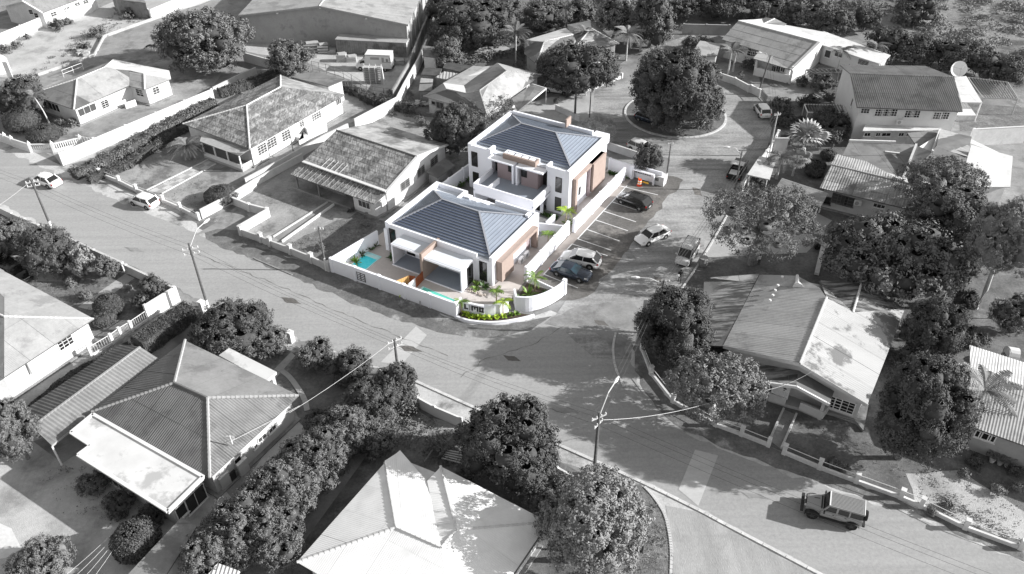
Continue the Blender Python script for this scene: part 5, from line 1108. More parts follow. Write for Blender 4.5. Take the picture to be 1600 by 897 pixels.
# left house with pale roof
H = house('pale_roofed_house', 'white-walled house with pale ribbed hipped roof, left edge', dict(
    a=(6.7, 424, 3.0), b=(147, 498.5, 3.0), c=(6.7, 590, 3.0), r1=(6.7, 495, 4.7), r0=(-130, 430, 4.7), a0=(-140, 345, 3.0), c0=(-170, 690, 'r1,c,r0')),
    [(('a', 'b', 'r1'), 'roof_light', (2.6, 5)), (('b', 'c', 'r1'), 'roof_light', (2.6, 4.5), (.16, .008)), (('r1', 'c', 'c0', 'r0'), 'roof_grey', (2.6, 9)), (('a', 'r1', 'r0', 'a0'), 'roof_light', (2.6, 9))], ['a', 'b', 'c', 'c0', 'a0'], 'white_worn', ridges=[('r1', 'b'), ('r0', 'r1')], inset=.5)
win(H.root, H.seg[1], *K(0, 250, 2.99)(305, 852), 1.6, 1.2, 3, 3); 
p_ = on_wall(H.seg[1], 45, 575)[0]; MB().tube([p_ + Vector((.1, -.1, .6)), p_ + Vector((.15, -.15, -.6))], .07).build('downpipe', 'frame_grey', H.root)

# bottom-centre big white roof
H = house('white_roofed_house', 'big bright white corrugated roof with two cross gables, bottom centre', dict(
    p1=(625, 703.4, 3.3), q1=(601.5, 723.4, 3.1), L=(464.4, 878.6, 3.0), j1=(619, 824.4, 4.4), j2=(689.5, 856, 4.4), v=(667.7, 752.5, 3.7), g=(688.5, 729, 3.9), j3=(713, 828, 4.4), Rr=(857, 816, 3.0), B=(715, 1025, 3.0)),
    [(('q1', 'j1', 'L'), 'roof_bright', (2.6, 4.5), (.16, .008)), (('p1', 'q1', 'j1', 'j2', 'v'), 'roof_bright', (2.6, 4.5), (.16, .008)), (('v', 'j2', 'j3', 'g'), 'roof_bright', (2.6, 4.5), (.16, .008)), (('g', 'j3', 'Rr'), 'roof_bright', (2.6, 4.5), (.16, .008)),
     (('L', 'j1', 'j2', 'B'), 'roof_bright', (2.6, 4.5), (.16, .008)), (('j2', 'j3', 'Rr', 'B'), 'roof_bright', (2.6, 4.5), (.16, .008))], ['q1', 'p1', 'g', 'Rr', 'B', 'L'], 'cream_wall', inset=.6)
for p, q_ in (('L', 'j1'), ('j1', 'j2'), ('j3', 'Rr'), ('j2', 'j3'), ('q1', 'j1'), ('g', 'j3')): ridge_cap(H.root, H.p[p] + Vector((0, 0, .04)), H.p[q_] + Vector((0, 0, .04)), 'ridge_light', r=.12, seg=.4)
for p, q_ in (('L', 'q1'), ('Rr', 'B'), ('g', 'Rr')): MB().beam(H.p[p] - Vector((0, 0, .12)), H.p[q_] - Vector((0, 0, .12)), .12, .2).build('gutter', 'roof_dark', H.root)

# sheds by the alley
k = K(640, 40, 5.98)
def shed(label, pts, z, mat, wall='wall_dark', size=(1.5, 3), corr=None, name='shed', cat='shed'):
    sp = [G(*k(*p), z) for p in pts]; t = thing(name, label, cat, (sp[0].x, sp[0].y, 0)); roof_plane(t, sp, mat, size, corr); MB().prism([tuple(p[:2]) for p in inset_ring(sp, .12)], 0, z - .1).build('wall', wall, t); return t
shed('tall grey shed with sloping roof at the top of the narrow alley', [(120, 185), (265, 205), (245, 300), (125, 285)], 2.9, 'roof_mid', 'cream_wall')
shed('low black-roofed shed in the alley yard', [(135, 395), (305, 400), (270, 470), (105, 460)], 2.0, 'dark_stuff')
shed('long black-roofed shelter behind the sheeted hut', [(340, 340), (590, 375), (500, 440), (310, 395)], 2.1, 'dark_stuff')
shed('hut with striped corrugated sheet roof beside the grey bungalow', [(325, 430), (490, 455), (395, 515), (240, 485)], 2.3, 'roof_light', 'wall_dark', None, (.5, .06))
shed('small hut with pale and grey two-slope roof by the alley wall', [(105, 490), (220, 500), (215, 532), (95, 535)], 2.2, 'roof_light')
shed('grey lower hut roof just below the two-slope hut', [(95, 538), (215, 535), (205, 610), (85, 610)], 2.0, 'roof_mid')
# ------------------------------------------------------------------ vegetation
def np_quads(name, V, mats, parent, Q=None, midx=None, og=None):
    n = len(V) // 4 if Q is None else len(Q); me = bpy.data.meshes.new(name)
    og = root_org(parent) if og is None and parent else (og or Vector((0, 0, 0)))
    V = V - np.array(og)[None, :]
    me.vertices.add(len(V)); me.vertices.foreach_set('co', V.astype(np.float32).ravel())
    idx = np.arange(n * 4, dtype=np.int32) if Q is None else Q.astype(np.int32).ravel()
    me.loops.add(n * 4); me.loops.foreach_set('vertex_index', idx)
    me.polygons.add(n); me.polygons.foreach_set('loop_start', np.arange(n, dtype=np.int32) * 4); me.polygons.foreach_set('loop_total', np.full(n, 4, np.int32))
    if midx is not None: me.polygons.foreach_set('material_index', midx.astype(np.int32))
    me.update(calc_edges=True); me.validate()
    return link_mesh(name, me, mats, parent)
def unit(v): return v / (np.linalg.norm(v, axis=1, keepdims=True) + 1e-9)
def leaf_quads(rg, C, N, s, asp=.55):
    n = len(C); t = unit(np.cross(N, rg.normal(size=(n, 3)))); b = np.cross(N, t); s = s[:, None]
    k = s * asp
    return np.stack([C - t * s * .5, C - b * k * .5 + N * s * .08, C + t * s * .5, C + b * k * .5 + N * s * .08], 1).reshape(-1, 3)
def sph(n, m):
    P = []; F = []
    for i in range(1, m):
        for j in range(n): a, b = math.pi * i / m, 2 * math.pi * j / n; P.append((math.sin(a) * math.cos(b), math.sin(a) * math.sin(b), math.cos(a)))
    for i in range(m - 2):
        for j in range(n): F.append((i * n + j, (i + 1) * n + j, (i + 1) * n + (j + 1) % n, i * n + (j + 1) % n))
    return np.array(P), np.array(F)
SP_V, SP_F = sph(10, 7)
def crown_mesh(rg, C, Rv, lobes, sr, nleaf, leaf, lobe_r=.42, core=.74, zlow=-.55, cover=1.0):
    C = np.array(C); Rv = np.array(Rv); L = []; i = 0
    ph = rg.uniform(0, 6.28); mm = max(6, int(lobes * 1.05))
    for i in range(mm):
        zz_ = 1 - (i + .5) / mm * (1 - zlow); rr_ = math.sqrt(max(0, 1 - zz_ * zz_)); d = np.array([rr_ * math.cos(ph + i * 2.39996), rr_ * math.sin(ph + i * 2.39996), zz_]); d = unit((d + rg.normal(size=3) * .13)[None])[0]
        rr = lobe_r * rg.uniform(.72, 1.25); p = d * Rv * (1 - lobe_r) * rg.uniform(.88, 1.10)
        if i in (mm // 3, mm // 2): p = p * .3
        L.append((p, rr * (Rv * .75 + Rv.mean() * .25)))
    cen = np.array([l[0] for l in L]); rad = np.array([l[1] for l in L]); S = []
    for li, (p, r) in enumerate(L):
        m = int(max(5, 4 * r.mean() ** 2 * 1.25 * cover / (sr * sr))); d = unit(rg.normal(size=(m, 3))); d = d[d[:, 2] > -.75]
        q = p + d * r * rg.uniform(.82, 1.1, (len(d), 1)); keep = np.ones(len(q), bool)
        for lj in range(len(L)):
            if lj != li: keep &= (((q - cen[lj]) / rad[lj]) ** 2).sum(1) > .78
        q = q[keep]; d = d[keep]
        if len(q): S.append(np.concatenate([q, d], 1))
    S = np.concatenate(S); n = len(S); q, d = S[:, :3], S[:, 3:]; sz = sr * rg.uniform(.6, 1.3, n)
    Vs = []; Qs = []; mi = []; off = 0
    e = unit(rg.normal(size=(n * nleaf, 3)) + np.repeat(d, nleaf, 0) * .8); Cq = np.repeat(q, nleaf, 0) + e * np.repeat(sz, nleaf)[:, None] * rg.uniform(.35, 1.15 if core > 0 else 1.5, (len(e), 1))
    N = unit(e + rg.normal(size=e.shape) * .4 + np.array([0, 0, .15]) + np.repeat(d, nleaf, 0) * .35); LV = leaf_quads(rg, Cq, N, leaf * rg.uniform(.6, 1.3, len(Cq)))
    Vs.append(LV); Qs.append(np.arange(len(LV)).reshape(-1, 4) + off); mi.append(np.zeros(len(LV) // 4)); off += len(LV)
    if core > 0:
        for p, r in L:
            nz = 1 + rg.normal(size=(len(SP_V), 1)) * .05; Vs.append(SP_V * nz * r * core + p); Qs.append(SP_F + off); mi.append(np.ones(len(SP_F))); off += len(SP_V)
    return np.concatenate(Vs) + C, np.concatenate(Qs), np.concatenate(mi), [p + C for p, r in L]
TREE_N = 0
def tree(label, px, py, rx, ry, mat='leaf_dark', trunk_h=None, lobes=14, leaf=.26, dens=1.0, core=.78, spread=None, lobe_r=.40, group=None, name='tree', cat='tree', trunk='bark', tr=None, zc=None, zlow=-.85, limbs=5, seed=None):
    global TREE_N; TREE_N += 1; rg = np.random.default_rng(seed or (100 + TREE_N))
    z = 3.0
    for _ in range(6):
        c = G(px, py, z); sc = CAM_F / depth(c); r = rx / sc; hh = ry / sc
        rz = math.sqrt(max(.05, (hh * hh - (r * math.sin(th)) ** 2))) / math.cos(th) if hh > r * math.sin(th) * 1.02 else .3 * r
        rz = min(max(rz, .42 * r), 1.5 * r); th_ = trunk_h if trunk_h is not None else .3
        z = zc if zc else rz + th_
    c = G(px, py, z)
    t = thing(name, label, cat, (c.x, c.y, 0), group); sc = CAM_F / depth(c)
    sr = min(max(.22, 4.4 / sc * (1.3 if leaf > .3 else 1), r * .085), r * .4) if core > 0 else max(.32, r * .12)
    leaf = min(leaf, sr * .55) if core > 0 else leaf; nl = 28 if core > .7 else 36 if core > 0 else max(30, int(60 * dens))
    V, Q, mi, ls = crown_mesh(rg, c, (r, r, rz), lobes, sr, nl, leaf, lobe_r, core, zlow, 1.1 if core > .7 else 1.25)
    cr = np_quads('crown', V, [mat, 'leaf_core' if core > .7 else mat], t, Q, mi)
    tr = tr or max(.1, r * .07); base = Vector((c.x + float(rg.normal()) * .2, c.y + .2, 0)); fork = Vector((c.x, c.y, max(.5, z - rz * .55)))
    q = MB(); q.tube([base, base.lerp(fork, .5) + Vector((rg.normal() * .1, 0, 0)), fork], [tr * 1.25, tr, tr * .8], 8)
    for p in ls[:limbs] if len(ls) > 2 else []:
        p = Vector(p); q.tube([fork, fork.lerp(p, .55) + Vector((0, 0, .25)), p], [tr * .55, tr * .36, tr * .14], 5)
    q.build('trunk', trunk, t)
    return t
def open_tree(label, px, py, rx, ry, mat='leaf_light', trunk='bark_pale', leaf=.2, dens=.5, **k): k.setdefault('zlow', -.4); k.setdefault('core', 0); return tree(label, px, py, rx, ry, mat, leaf=leaf, dens=dens, spread=leaf * 1.9, trunk=trunk, limbs=12, lobes=16, **k)
def clipped(label, px, py, rx, ry, mat='leaf_dark', leaf=.13, zc=None, name='clipped_shrub'):
    global TREE_N; TREE_N += 1; rg = np.random.default_rng(100 + TREE_N); z = 1
    for _ in range(5):
        c = G(px, py, z); sc = CAM_F / depth(c); r = rx / sc; hh = ry / sc; rz = math.sqrt(max(.05, (hh * hh - (r * math.sin(th)) ** 2))) / math.cos(th) if hh > r * math.sin(th) * 1.02 else .5 * r
        rz = min(max(rz, .5 * r), 1.3 * r); z = rz * .8
    c = G(px, py, z); t = thing(name, label, 'shrub', (c.x, c.y, 0)); n = int(min(7000, 4 * math.pi * r * rz * 2.4 / (leaf * leaf * .55)))
    d = unit(rg.normal(size=(n, 3))); d = d[d[:, 2] > -.75]; Rv = np.array([r, r, rz]); bump = 1 + .05 * np.sin(d[:, :1] * 7 + d[:, 1:2] * 5) * np.cos(d[:, 2:] * 6)
    q = np.array(c) + d * Rv * bump * rg.uniform(.94, 1.03, (len(d), 1)); N = unit(d / Rv * r * .9 + rg.normal(size=d.shape) * .55)
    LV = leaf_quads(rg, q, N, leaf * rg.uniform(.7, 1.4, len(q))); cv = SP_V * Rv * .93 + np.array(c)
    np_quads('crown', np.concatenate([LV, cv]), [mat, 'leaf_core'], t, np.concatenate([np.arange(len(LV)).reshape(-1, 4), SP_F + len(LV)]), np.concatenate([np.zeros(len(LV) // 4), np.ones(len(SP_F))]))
    MB().tube([(c.x, c.y, 0), (c.x, c.y, max(.2, z - rz * .3))], [.12, .08], 6).build('trunk', 'bark', t)
    return t
def hedge(label, path, width, height, mat='leaf_dark', leaf=.16, rough=.12, boxy=True, name='hedge', top=None, dens=1.0, core=.9):
    global TREE_N; TREE_N += 1; rg = np.random.default_rng(100 + TREE_N); P = [Vector((*G(*p)[:2], 0)) for p in path]; mid = P[len(P) // 2]
    t = thing(name, label, 'hedge', mid); V = []; q = MB()
    for i in range(len(P) - 1):
        a, b = P[i], P[i + 1]; e = (b - a); L = e.length; e.normalize(); n_ = Vector((-e.y, e.x, 0)); num = int(min(9000, dens * L * (width + 2 * height) * 2.6 / (leaf * leaf * .55)))
        u = rg.uniform(-.1, L + .1, num); s = rg.uniform(0, width + 2 * height, num); off = np.where(s < height, -width / 2, np.where(s < height + width, s - height - width / 2, width / 2)); zz = np.where(s < height, s, np.where(s < height + width, height, 2 * height + width - s))
        nx = np.where(s < height, -1., np.where(s < height + width, 0., 1.)); nz = np.where((s >= height) & (s < height + width), 1., 0.)
        wob = (np.sin(u * 2.1 + i) * np.cos(u * .83 + s * 1.3) + rg.normal(size=num) * .35) * rough
        # round the edges
        rnd_ = np.clip((np.abs(off) / (width / 2)) ** 4 * (zz / height) ** 4, 0, 1) * .18
        zz2 = zz * (1 - rnd_ * .6) + nz * wob; off2 = off * (1 - rnd_ * .5) + nx * wob
        C = np.stack([a.x + e.x * u + n_.x * off2, a.y + e.y * u + n_.y * off2, np.maximum(.05, zz2)], 1)
        N = np.stack([n_.x * nx, n_.y * nx, nz + .15], 1); N = unit(N * .9 + rg.normal(size=N.shape) * .5)
        V.append(leaf_quads(rg, C, N, leaf * rg.uniform(.6, 1.4, num)))
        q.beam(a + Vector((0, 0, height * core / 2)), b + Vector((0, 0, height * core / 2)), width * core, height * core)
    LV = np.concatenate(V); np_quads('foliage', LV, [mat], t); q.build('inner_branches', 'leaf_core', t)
    return t
def frond_mesh(rg_seed, L=2.2, droop=.9, wid=.5, n=11):
    rg = np.random.default_rng(rg_seed); V = []; Q = []
    pts = [(L * (i / n), .45 * L * math.sin(min(1, i / n) * 1.6) * .55 - droop * (i / n) ** 2 * L * .6) for i in range(n + 1)]
    for i in range(n):
        (x0, z0), (x1, z1) = pts[i], pts[i + 1]; b = len(V)
        V += [(x0, -.025, z0), (x0, .025, z0), (x1, .02, z1), (x1, -.02, z1)]; Q.append((b, b + 1, b + 2, b + 3))
        if i < 1: continue
        w_ = wid * math.sin(math.pi * min(.97, (i + .3) / (n + .6))) ** .6
        for s in (-1, 1):
            for sub in (0, .5):
                f = sub; xx, zz_ = x0 + (x1 - x0) * f, z0 + (z1 - z0) * f; dw = L / n * .22; b = len(V); sw = .25 * w_ + .05 * rg.uniform(-1, 1)
                V += [(xx - dw, 0, zz_), (xx + dw, 0, zz_), (xx + dw * .5 + sw, s * w_, zz_ - .28 * w_), (xx + sw * .8, s * w_ * .98, zz_ - .3 * w_)]; Q.append((b, b + 1, b + 2, b + 3))
    return V, Q
def palm(label, bx, by, h, L=2.0, n=13, mat='leaf_light', trunk='bark_pale', droop=.9, wid=.5, tr=.13, seed=0, lean=(0, 0), name='palm_tree', cat='palm tree', up=.25, local_base=None, fan=False):
    b = local_base or G(bx, by); t = thing(name, label, cat, b); top = Vector((b.x + lean[0], b.y + lean[1], h)); ORG[t.name] = Vector(b)
    MB().tube([b, b.lerp(top, .5) + Vector((lean[0] * -.15, 0, 0)), top], [tr * 1.3, tr, tr * .85], 7).build('trunk', trunk, t)
    rg = random.Random(seed + 5); V, Q = frond_mesh(seed, L, droop, wid) if not fan else fan_mesh(L)
    me = bpy.data.meshes.new('frond'); me.from_pydata(V, [], Q); me.materials.append(MATS[mat])
    for i in range(n):
        o = bpy.data.objects.new('frond', me); COL.objects.link(o); o.parent = t; o.location = top - b
        o.rotation_euler = (0, -up + rg.uniform(-.45, .5) * (1 if i % 2 else .6), i * 2.4 + rg.uniform(-.2, .2)); s = rg.uniform(.85, 1.1); o.scale = (s, s, s)
    return t
def fan_mesh(L):
    V = [(0, -.03, 0), (0, .03, 0), (L * .5, .03, .25 * L), (L * .5, -.03, .25 * L)]; Q = [(0, 1, 2, 3)]; c = (L * .5, 0, .25 * L); m = 13
    for i in range(m):
        a0 = -1.75 + 3.5 * i / m; a1 = a0 + 3.5 / m * .8; r = L * .62; am = (a0 + a1) / 2; b = len(V)
        V += [c, (c[0] + r * .75 * math.cos(a0), r * .75 * math.sin(a0), c[2] - .05 * r), (c[0] + r * math.cos(am), r * math.sin(am), c[2] - .22 * r), (c[0] + r * .75 * math.cos(a1), r * .75 * math.sin(a1), c[2] - .02)]; Q.append((b, b + 1, b + 2, b + 3))
    return V, Q

# --- trees (crown centre and half sizes read from the photograph)
D = 'leaf_dark'; Mi = 'leaf_mid'; Li = 'leaf_light'
tree('large round dark tree beside the warehouse corner, upper left', 318, 63, 70, 54, Mi, lobes=30, leaf=.4, lobe_r=.3, spread=.3)
tree('dark leafy tree at the left edge above the clipped shrubs', 34, 152, 42, 34, D, lobes=16)
tree('bushy tree against the wall behind the annex of the weathered bungalow', 452, 92, 37, 33, Mi, lobes=16, lobe_r=.34)
tree('broad dark tree left of the palms at the top centre', 742, 38, 72, 50, D, lobes=24, leaf=.34, lobe_r=.32)
tree('dark tree at the very top beside the warehouse alley', 700, 12, 35, 30, D, lobes=12)
tree('small pale tree by the tall grey shed', 702, 82, 26, 26, Mi, lobes=10)
tree('small rounded tree left of the pale garden slab', 722, 62, 22, 24, Mi, lobes=9)
tree('smooth grey tree behind the half-hidden house', 850, 22, 45, 26, Mi, lobes=14)
tree('wide dark tree shading the parked silver car', 905, 106, 66, 42, D, lobes=24, leaf=.32, lobe_r=.34)
tree('great dark tree filling the roundabout island', 1056, 142, 72, 66, D, lobes=40, leaf=.42, lobe_r=.28, trunk_h=.8)
tree('lower right lobe of growth on the roundabout island', 1096, 166, 40, 38, Mi, lobes=14, leaf=.36, trunk_h=.3, lobe_r=.34)
tree('grey-green bush behind the pale garden shed', 1090, 68, 26, 16, Mi, lobes=8)
tree('drooping pale tree at the top, right of centre', 1020, 32, 38, 40, Mi, lobes=16, leaf=.34)
tree('tall drooping pale tree left of its twin at the top', 962, 24, 34, 34, Li, lobes=14, leaf=.34)
open_tree('sparse twiggy tree overhanging the roof left of the two-storey villa', 765, 172, 42, 28, Mi, 'bark_pale', leaf=.22, dens=.5)
tree('dark tree with a pale forked trunk left of the two-storey villa', 712, 200, 44, 40, D, lobes=18, trunk='bark_pale', leaf=.26, trunk_h=1.0, core=.7)
open_tree('pale feathery bush behind the two-storey villa at the roadside', 932, 205, 34, 22, 'leaf_pale', 'bark_pale', leaf=.16, dens=.7)
tree('dark tree partly hiding a parked car behind the meter niche', 1012, 248, 24, 24, D, lobes=12, leaf=.24)
open_tree('spreading umbrella-shaped shade tree with visible branches over the side street', 1190, 346, 94, 42, Mi, 'bark', leaf=.2, dens=1.15, core=.3, trunk_h=3.2, tr=.35, lobe_r=.36)
tree('huge dark tree above the large bungalow, right', 1402, 400, 104, 74, Mi, lobes=40, leaf=.4, lobe_r=.26, spread=.33, trunk_h=1.5)
tree('dense mid-grey tree joined behind the huge dark tree', 1490, 340, 72, 56, Mi, lobes=26, leaf=.34, lobe_r=.3, trunk_h=2.6)
open_tree('airy feathery tree spreading over the pale roof slope, right', 1478, 290, 72, 42, Mi, 'bark', leaf=.2, dens=.9, core=.4, trunk_h=4.0)
open_tree('tall pale sparse tree at the right edge beside the roofs', 1568, 385, 54, 90, Li, 'bark_pale', leaf=.2, dens=.75, core=.6, trunk_h=3.0)
tree('leafy grey bush with light leaves at the right edge', 1588, 490, 34, 36, Li, lobes=12, leaf=.3)
tree('dark tree between the huge tree and the corrugated house', 1462, 512, 52, 50, D, lobes=18, leaf=.3, lobe_r=.32)
tree('broad heavy tree between the large bungalow and the corrugated house', 1448, 640, 72, 84, D, lobes=34, leaf=.32, lobe_r=.28, trunk_h=1.5)
tree('round dense dark tree at the junction corner', 1057, 508, 64, 62, D, lobes=36, leaf=.28, lobe_r=.27, trunk_h=.4)
open_tree('sparse pale-branched tree inside the low corner wall of the junction', 1118, 600, 78, 54, Li, 'bark_pale', leaf=.19, dens=.9, core=.3, trunk_h=2.0)
tree('dense round tree between the white corrugated roof and the main road', 797, 690, 80, 72, D, lobes=38, leaf=.26, lobe_r=.27, trunk_h=.6)
open_tree('large feathery grey tree over the corner plot at the bottom', 928, 822, 94, 86, Li, 'bark', leaf=.2, dens=1.3, core=.55, trunk_h=.8)
tree('feathery bush at the foot of the dense round tree', 862, 775, 55, 30, Mi, lobes=12, leaf=.2, core=.6)
for i, (x, y, rx_, ry_, m_, lab) in enumerate([
    (618, 600, 36, 36, D, 'topmost dark tree of the hedge row, by the roadside pole'), (578, 632, 42, 40, D, 'second tree of the hedge row, standing behind the roadside pole'), (538, 672, 44, 40, Mi, 'third tree of the hedge row, above the narrow middle'),
    (488, 722, 56, 48, Mi, 'broad tree of the hedge row beside the grey ridge end'), (438, 775, 60, 54, Mi, 'tall bushy tree of the hedge row left of the white corrugated roof'), (378, 825, 62, 54, Mi, 'large tree of the hedge row above the bottom edge'),
    (325, 868, 44, 44, Mi, 'lowest bushy tree of the hedge row at the bottom edge'), (432, 845, 48, 44, Mi, 'tree of the hedge row touching the white roof corner'), (598, 615, 30, 30, D, 'small dark tree wedged between the two topmost of the hedge row'), (556, 656, 36, 34, Mi, 'tree filling the hedge row just above its narrow middle'), (512, 700, 40, 38, Mi, 'rounded tree in the middle of the hedge row'), (462, 748, 46, 42, Mi, 'bushy tree of the hedge row nearest the concrete drive'), (405, 796, 50, 44, Mi, 'bushy tree of the hedge row opposite the screen walls'), (350, 850, 48, 42, Mi, 'rounded tree of the hedge row above the flat shed'), (590, 690, 30, 26, Mi, 'pale shrub on the outer side of the hedge row')]):
    tree(lab, x, y, rx_, ry_, m_, lobes=20, leaf=.27, lobe_r=.3, trunk_h=.4, group='trees of the overgrown hedge row')
tree('tall dark tree at the left edge below the carport', 12, 668, 40, 76, Mi, lobes=26, leaf=.27, lobe_r=.28, trunk_h=1.0)
tree('dark feathery tree in front of the pale-roofed house, left', 70, 392, 44, 40, D, lobes=20, leaf=.2, trunk='bark_pale')
tree('sparse light-leaved shrub right of the dark feathery tree', 126, 404, 20, 26, Li, lobes=8, leaf=.3, core=0, trunk='bark_pale')
tree('grey thicket at the left edge by the road wall', 15, 372, 36, 32, Mi, lobes=12, leaf=.24)
tree('bushy shrub in the garden by the gate pillars', 170, 415, 22, 20, Mi, lobes=8, leaf=.28)
tree('drooping dark palm-like shrub at the white corner wall', 240, 448, 22, 20, D, lobes=8, leaf=.3)
tree('small shrub by the glazed fence panels', 218, 470, 17, 13, Mi, lobes=6, leaf=.25)
clipped('clipped round shrub in the left garden, the larger one', 169, 478, 22, 20); clipped('clipped shrub touching the fence below the larger clipped one', 160, 498, 20, 15)
clipped('clipped globe shrub below the leafy tree at the left edge', 33, 188, 27, 22); clipped('wider clipped shrub behind the balustrade', 68, 209, 26, 15)
clipped('large clipped globe shrub in the shaded yard, bottom left', 212, 845, 37, 33, D, leaf=.16)
clipped('oval clipped bush inside the white wall near the parked hatchback', 345, 305, 26, 17)
tree('wide domed bush beside the smooth grey roof slope', 362, 508, 66, 42, D, lobes=20, leaf=.18, lobe_r=.38, trunk_h=.1)
tree('leafy bush at the lower side of the wide domed bush', 412, 535, 40, 26, Mi, lobes=12, leaf=.22, trunk_h=.1)
tree('leafy bush left below the wide domed bush', 322, 525, 28, 22, Mi, lobes=10, leaf=.24, trunk_h=.1)
tree('roadside bush above the shaded garden', 492, 553, 32, 24, Mi, lobes=14, leaf=.24, trunk_h=.1); tree('darker roadside bush right of it, by the road wall', 548, 572, 36, 30, D, lobes=14, leaf=.24, trunk_h=.1)
tree('dark low bush at the end of the concrete drive', 498, 658, 24, 20, D, lobes=8, leaf=.25, trunk_h=.1)
tree('flowering shrub by the lower-left flat roof', 145, 755, 26, 20, Mi, lobes=9, leaf=.25, trunk_h=.1); tree('dark flowering shrub below the flat roof edge', 185, 785, 30, 20, D, lobes=9, leaf=.25, trunk_h=.1); tree('shrub at the corner under the flat white roof', 238, 800, 28, 20, D, lobes=9, leaf=.24, trunk_h=.1)
open_tree('pale wispy bush at the bottom left corner', 60, 885, 52, 34, Mi, 'bark_pale', leaf=.2, dens=1.2, core=.6)
hedge('boxy clipped hedge running down from the road to the carport', [(300, 495), (265, 520), (222, 552)], 1.9, 1.9, D, leaf=.15)
hedge('narrow low hedge along the edge of the two-tone carport', [(205, 548), (120, 592), (55, 645)], .9, 1.0, D, leaf=.16)
hedge('overgrown hedge along the lower side of the white boundary wall', [(335, 165), (260, 205), (180, 250), (118, 280)], 1.5, 1.3, Mi, leaf=.24, rough=.3)
hedge('darker vine hedge parallel below the overgrown one', [(330, 185), (270, 215), (200, 262), (140, 285)], 1.2, 1.0, D, leaf=.24, rough=.3)
hedge('dark creeper mass behind the weathered bungalow', [(345, 152), (400, 135), (440, 120)], 1.2, 1.5, D, leaf=.25, rough=.2)
hedge('thin creeper between the bungalow yards, on the bent wall', [(540, 140), (590, 165), (640, 175)], 1.4, 1.1, D, leaf=.25, rough=.25)
hedge('thick overgrown hedge growing under the row of trees beside the concrete drive', [(632, 618), (560, 665), (480, 745), (400, 830), (330, 890)], 4.2, 2.6, Mi, leaf=.2, rough=.5, core=.8)
# right garden bushes
k = K(1120, 20, 4.486)
tree('large dark bush in the garden left of the two-storey dark-roofed house', *k(800, 770), 36, 18, D, lobes=14, leaf=.26, trunk_h=.1); tree('dark bush mid garden above the pergola with dark slats', *k(630, 610), 18, 8, D, lobes=8, leaf=.24, trunk_h=.1)
tree('small round bush beside the outside stair', *k(798, 590), 11, 6, D, lobes=6, leaf=.22, trunk_h=.1); tree('flowering bush beside the white car by the roundabout', *k(450, 640), 19, 15, Mi, lobes=8, leaf=.24, trunk_h=.1)
tree('dark hedge bush below the flowering bush', *k(480, 745), 22, 10, D, lobes=8, leaf=.24, trunk_h=.1); tree('bush along the porch of the large white house', *k(600, 480), 13, 7, D, lobes=6, leaf=.24, trunk_h=.1)
tree('bush row under the timber entrance pergola', *k(740, 485), 24, 9, Mi, lobes=9, leaf=.24, trunk_h=.1); tree('dark shrub under the windows of the large white house', *k(220, 365), 13, 10, D, lobes=6, leaf=.24, trunk_h=.1)
tree('small bush by the low wall of the large white house', *k(168, 440), 8, 7, Mi, lobes=5, leaf=.24, trunk_h=.1); tree('small dark round bush right of the dark hedge bush', *k(605, 748), 10, 6, D, lobes=6, leaf=.24, trunk_h=.1)
k = K(1150, 200, 6.406)
tree('small topiary tree with dark flat crown above the fan palm', *k(985, 110), 15, 12, D, lobes=8, leaf=.24, trunk_h=.8); clipped('dark oval shrub right of the fan palm', *k(930, 270), 13, 10, D, leaf=.2)
clipped('dark oval shrub below right of the fan palm, upper', *k(800, 375), 16, 8, D, leaf=.2); clipped('dark oval shrub below right of the fan palm, lower', *k(790, 440), 14, 8, D, leaf=.2)
tree('dark bushy hedge tree beside the white canopy', *k(210, 520), 15, 11, D, lobes=8, leaf=.25, trunk_h=.1); tree('dark bush at the gate post above the white canopy', *k(500, 110), 13, 12, D, lobes=7, leaf=.25, trunk_h=.2)
palm('large pale fan palm beside the tiled house', 1249, 262, 3.0, L=3.3, n=20, mat='leaf_pale', fan=True, tr=.28, seed=3, up=.95)
palm('darker drooping palm left of the pale fan palm', 1213, 280, 3.2, L=2.3, n=14, mat='leaf_mid', seed=4, droop=1.2)
palm('second pale fan palm stem in front of the large one', 1238, 275, 2.2, L=2.0, n=12, mat='leaf_light', fan=True, seed=8)
palm('slim leaning palm before the hipped porch of the upper left bungalow', 79, 196, 4.6, L=1.5, n=11, mat='leaf_mid', seed=5, lean=(-1.0, .3), tr=.09)
palm('pale shaggy palm at the veranda corner of the weathered bungalow', 297, 249, 2.0, L=2.5, n=40, mat='leaf_mid', trunk='bark', seed=6, tr=.25, droop=1.1, wid=.5)
palm('feathery palm overlapping the bright corrugated roof', 1512, 665, 4.4, L=3.2, n=16, mat='leaf_light', seed=7, droop=.8, wid=.55)
palm('palm before the white wing, dark one', 1309, 108, 3.2, L=2.2, n=13, mat='leaf_mid', seed=9); palm('palm before the white wing, pale one at its window', 1361, 103, 3.6, L=2.1, n=13, mat='leaf_light', seed=10)
palm('tall palm at the top centre left of the half-hidden house', 806, 98, 5.0, L=2.8, n=30, mat='leaf_mid', seed=11); palm('palm standing in front of the pale pavilion roof', 913, 85, 3.8, L=2.4, n=22, mat='leaf_mid', seed=12)
palm('shaggy palm left of the roundabout, pale', 978, 95, 4.6, L=2.8, n=30, mat='leaf_light', seed=13); palm('shaggy palm nearer the roundabout tree', 1000, 80, 4.8, L=2.8, n=30, mat='leaf_mid', seed=14)
palm('palm beside the garden shed above the roundabout', 1137, 118, 4.2, L=2.2, n=13, mat='leaf_mid', seed=15); palm('slender palm by the low roundabout wall', 1145, 112, 3.4, L=2.0, n=12, mat='leaf_light', seed=16)
palm('low palm on the paved lane left of the big round tree', 242, 80, .9, L=1.6, n=10, mat='leaf_dark', seed=17)
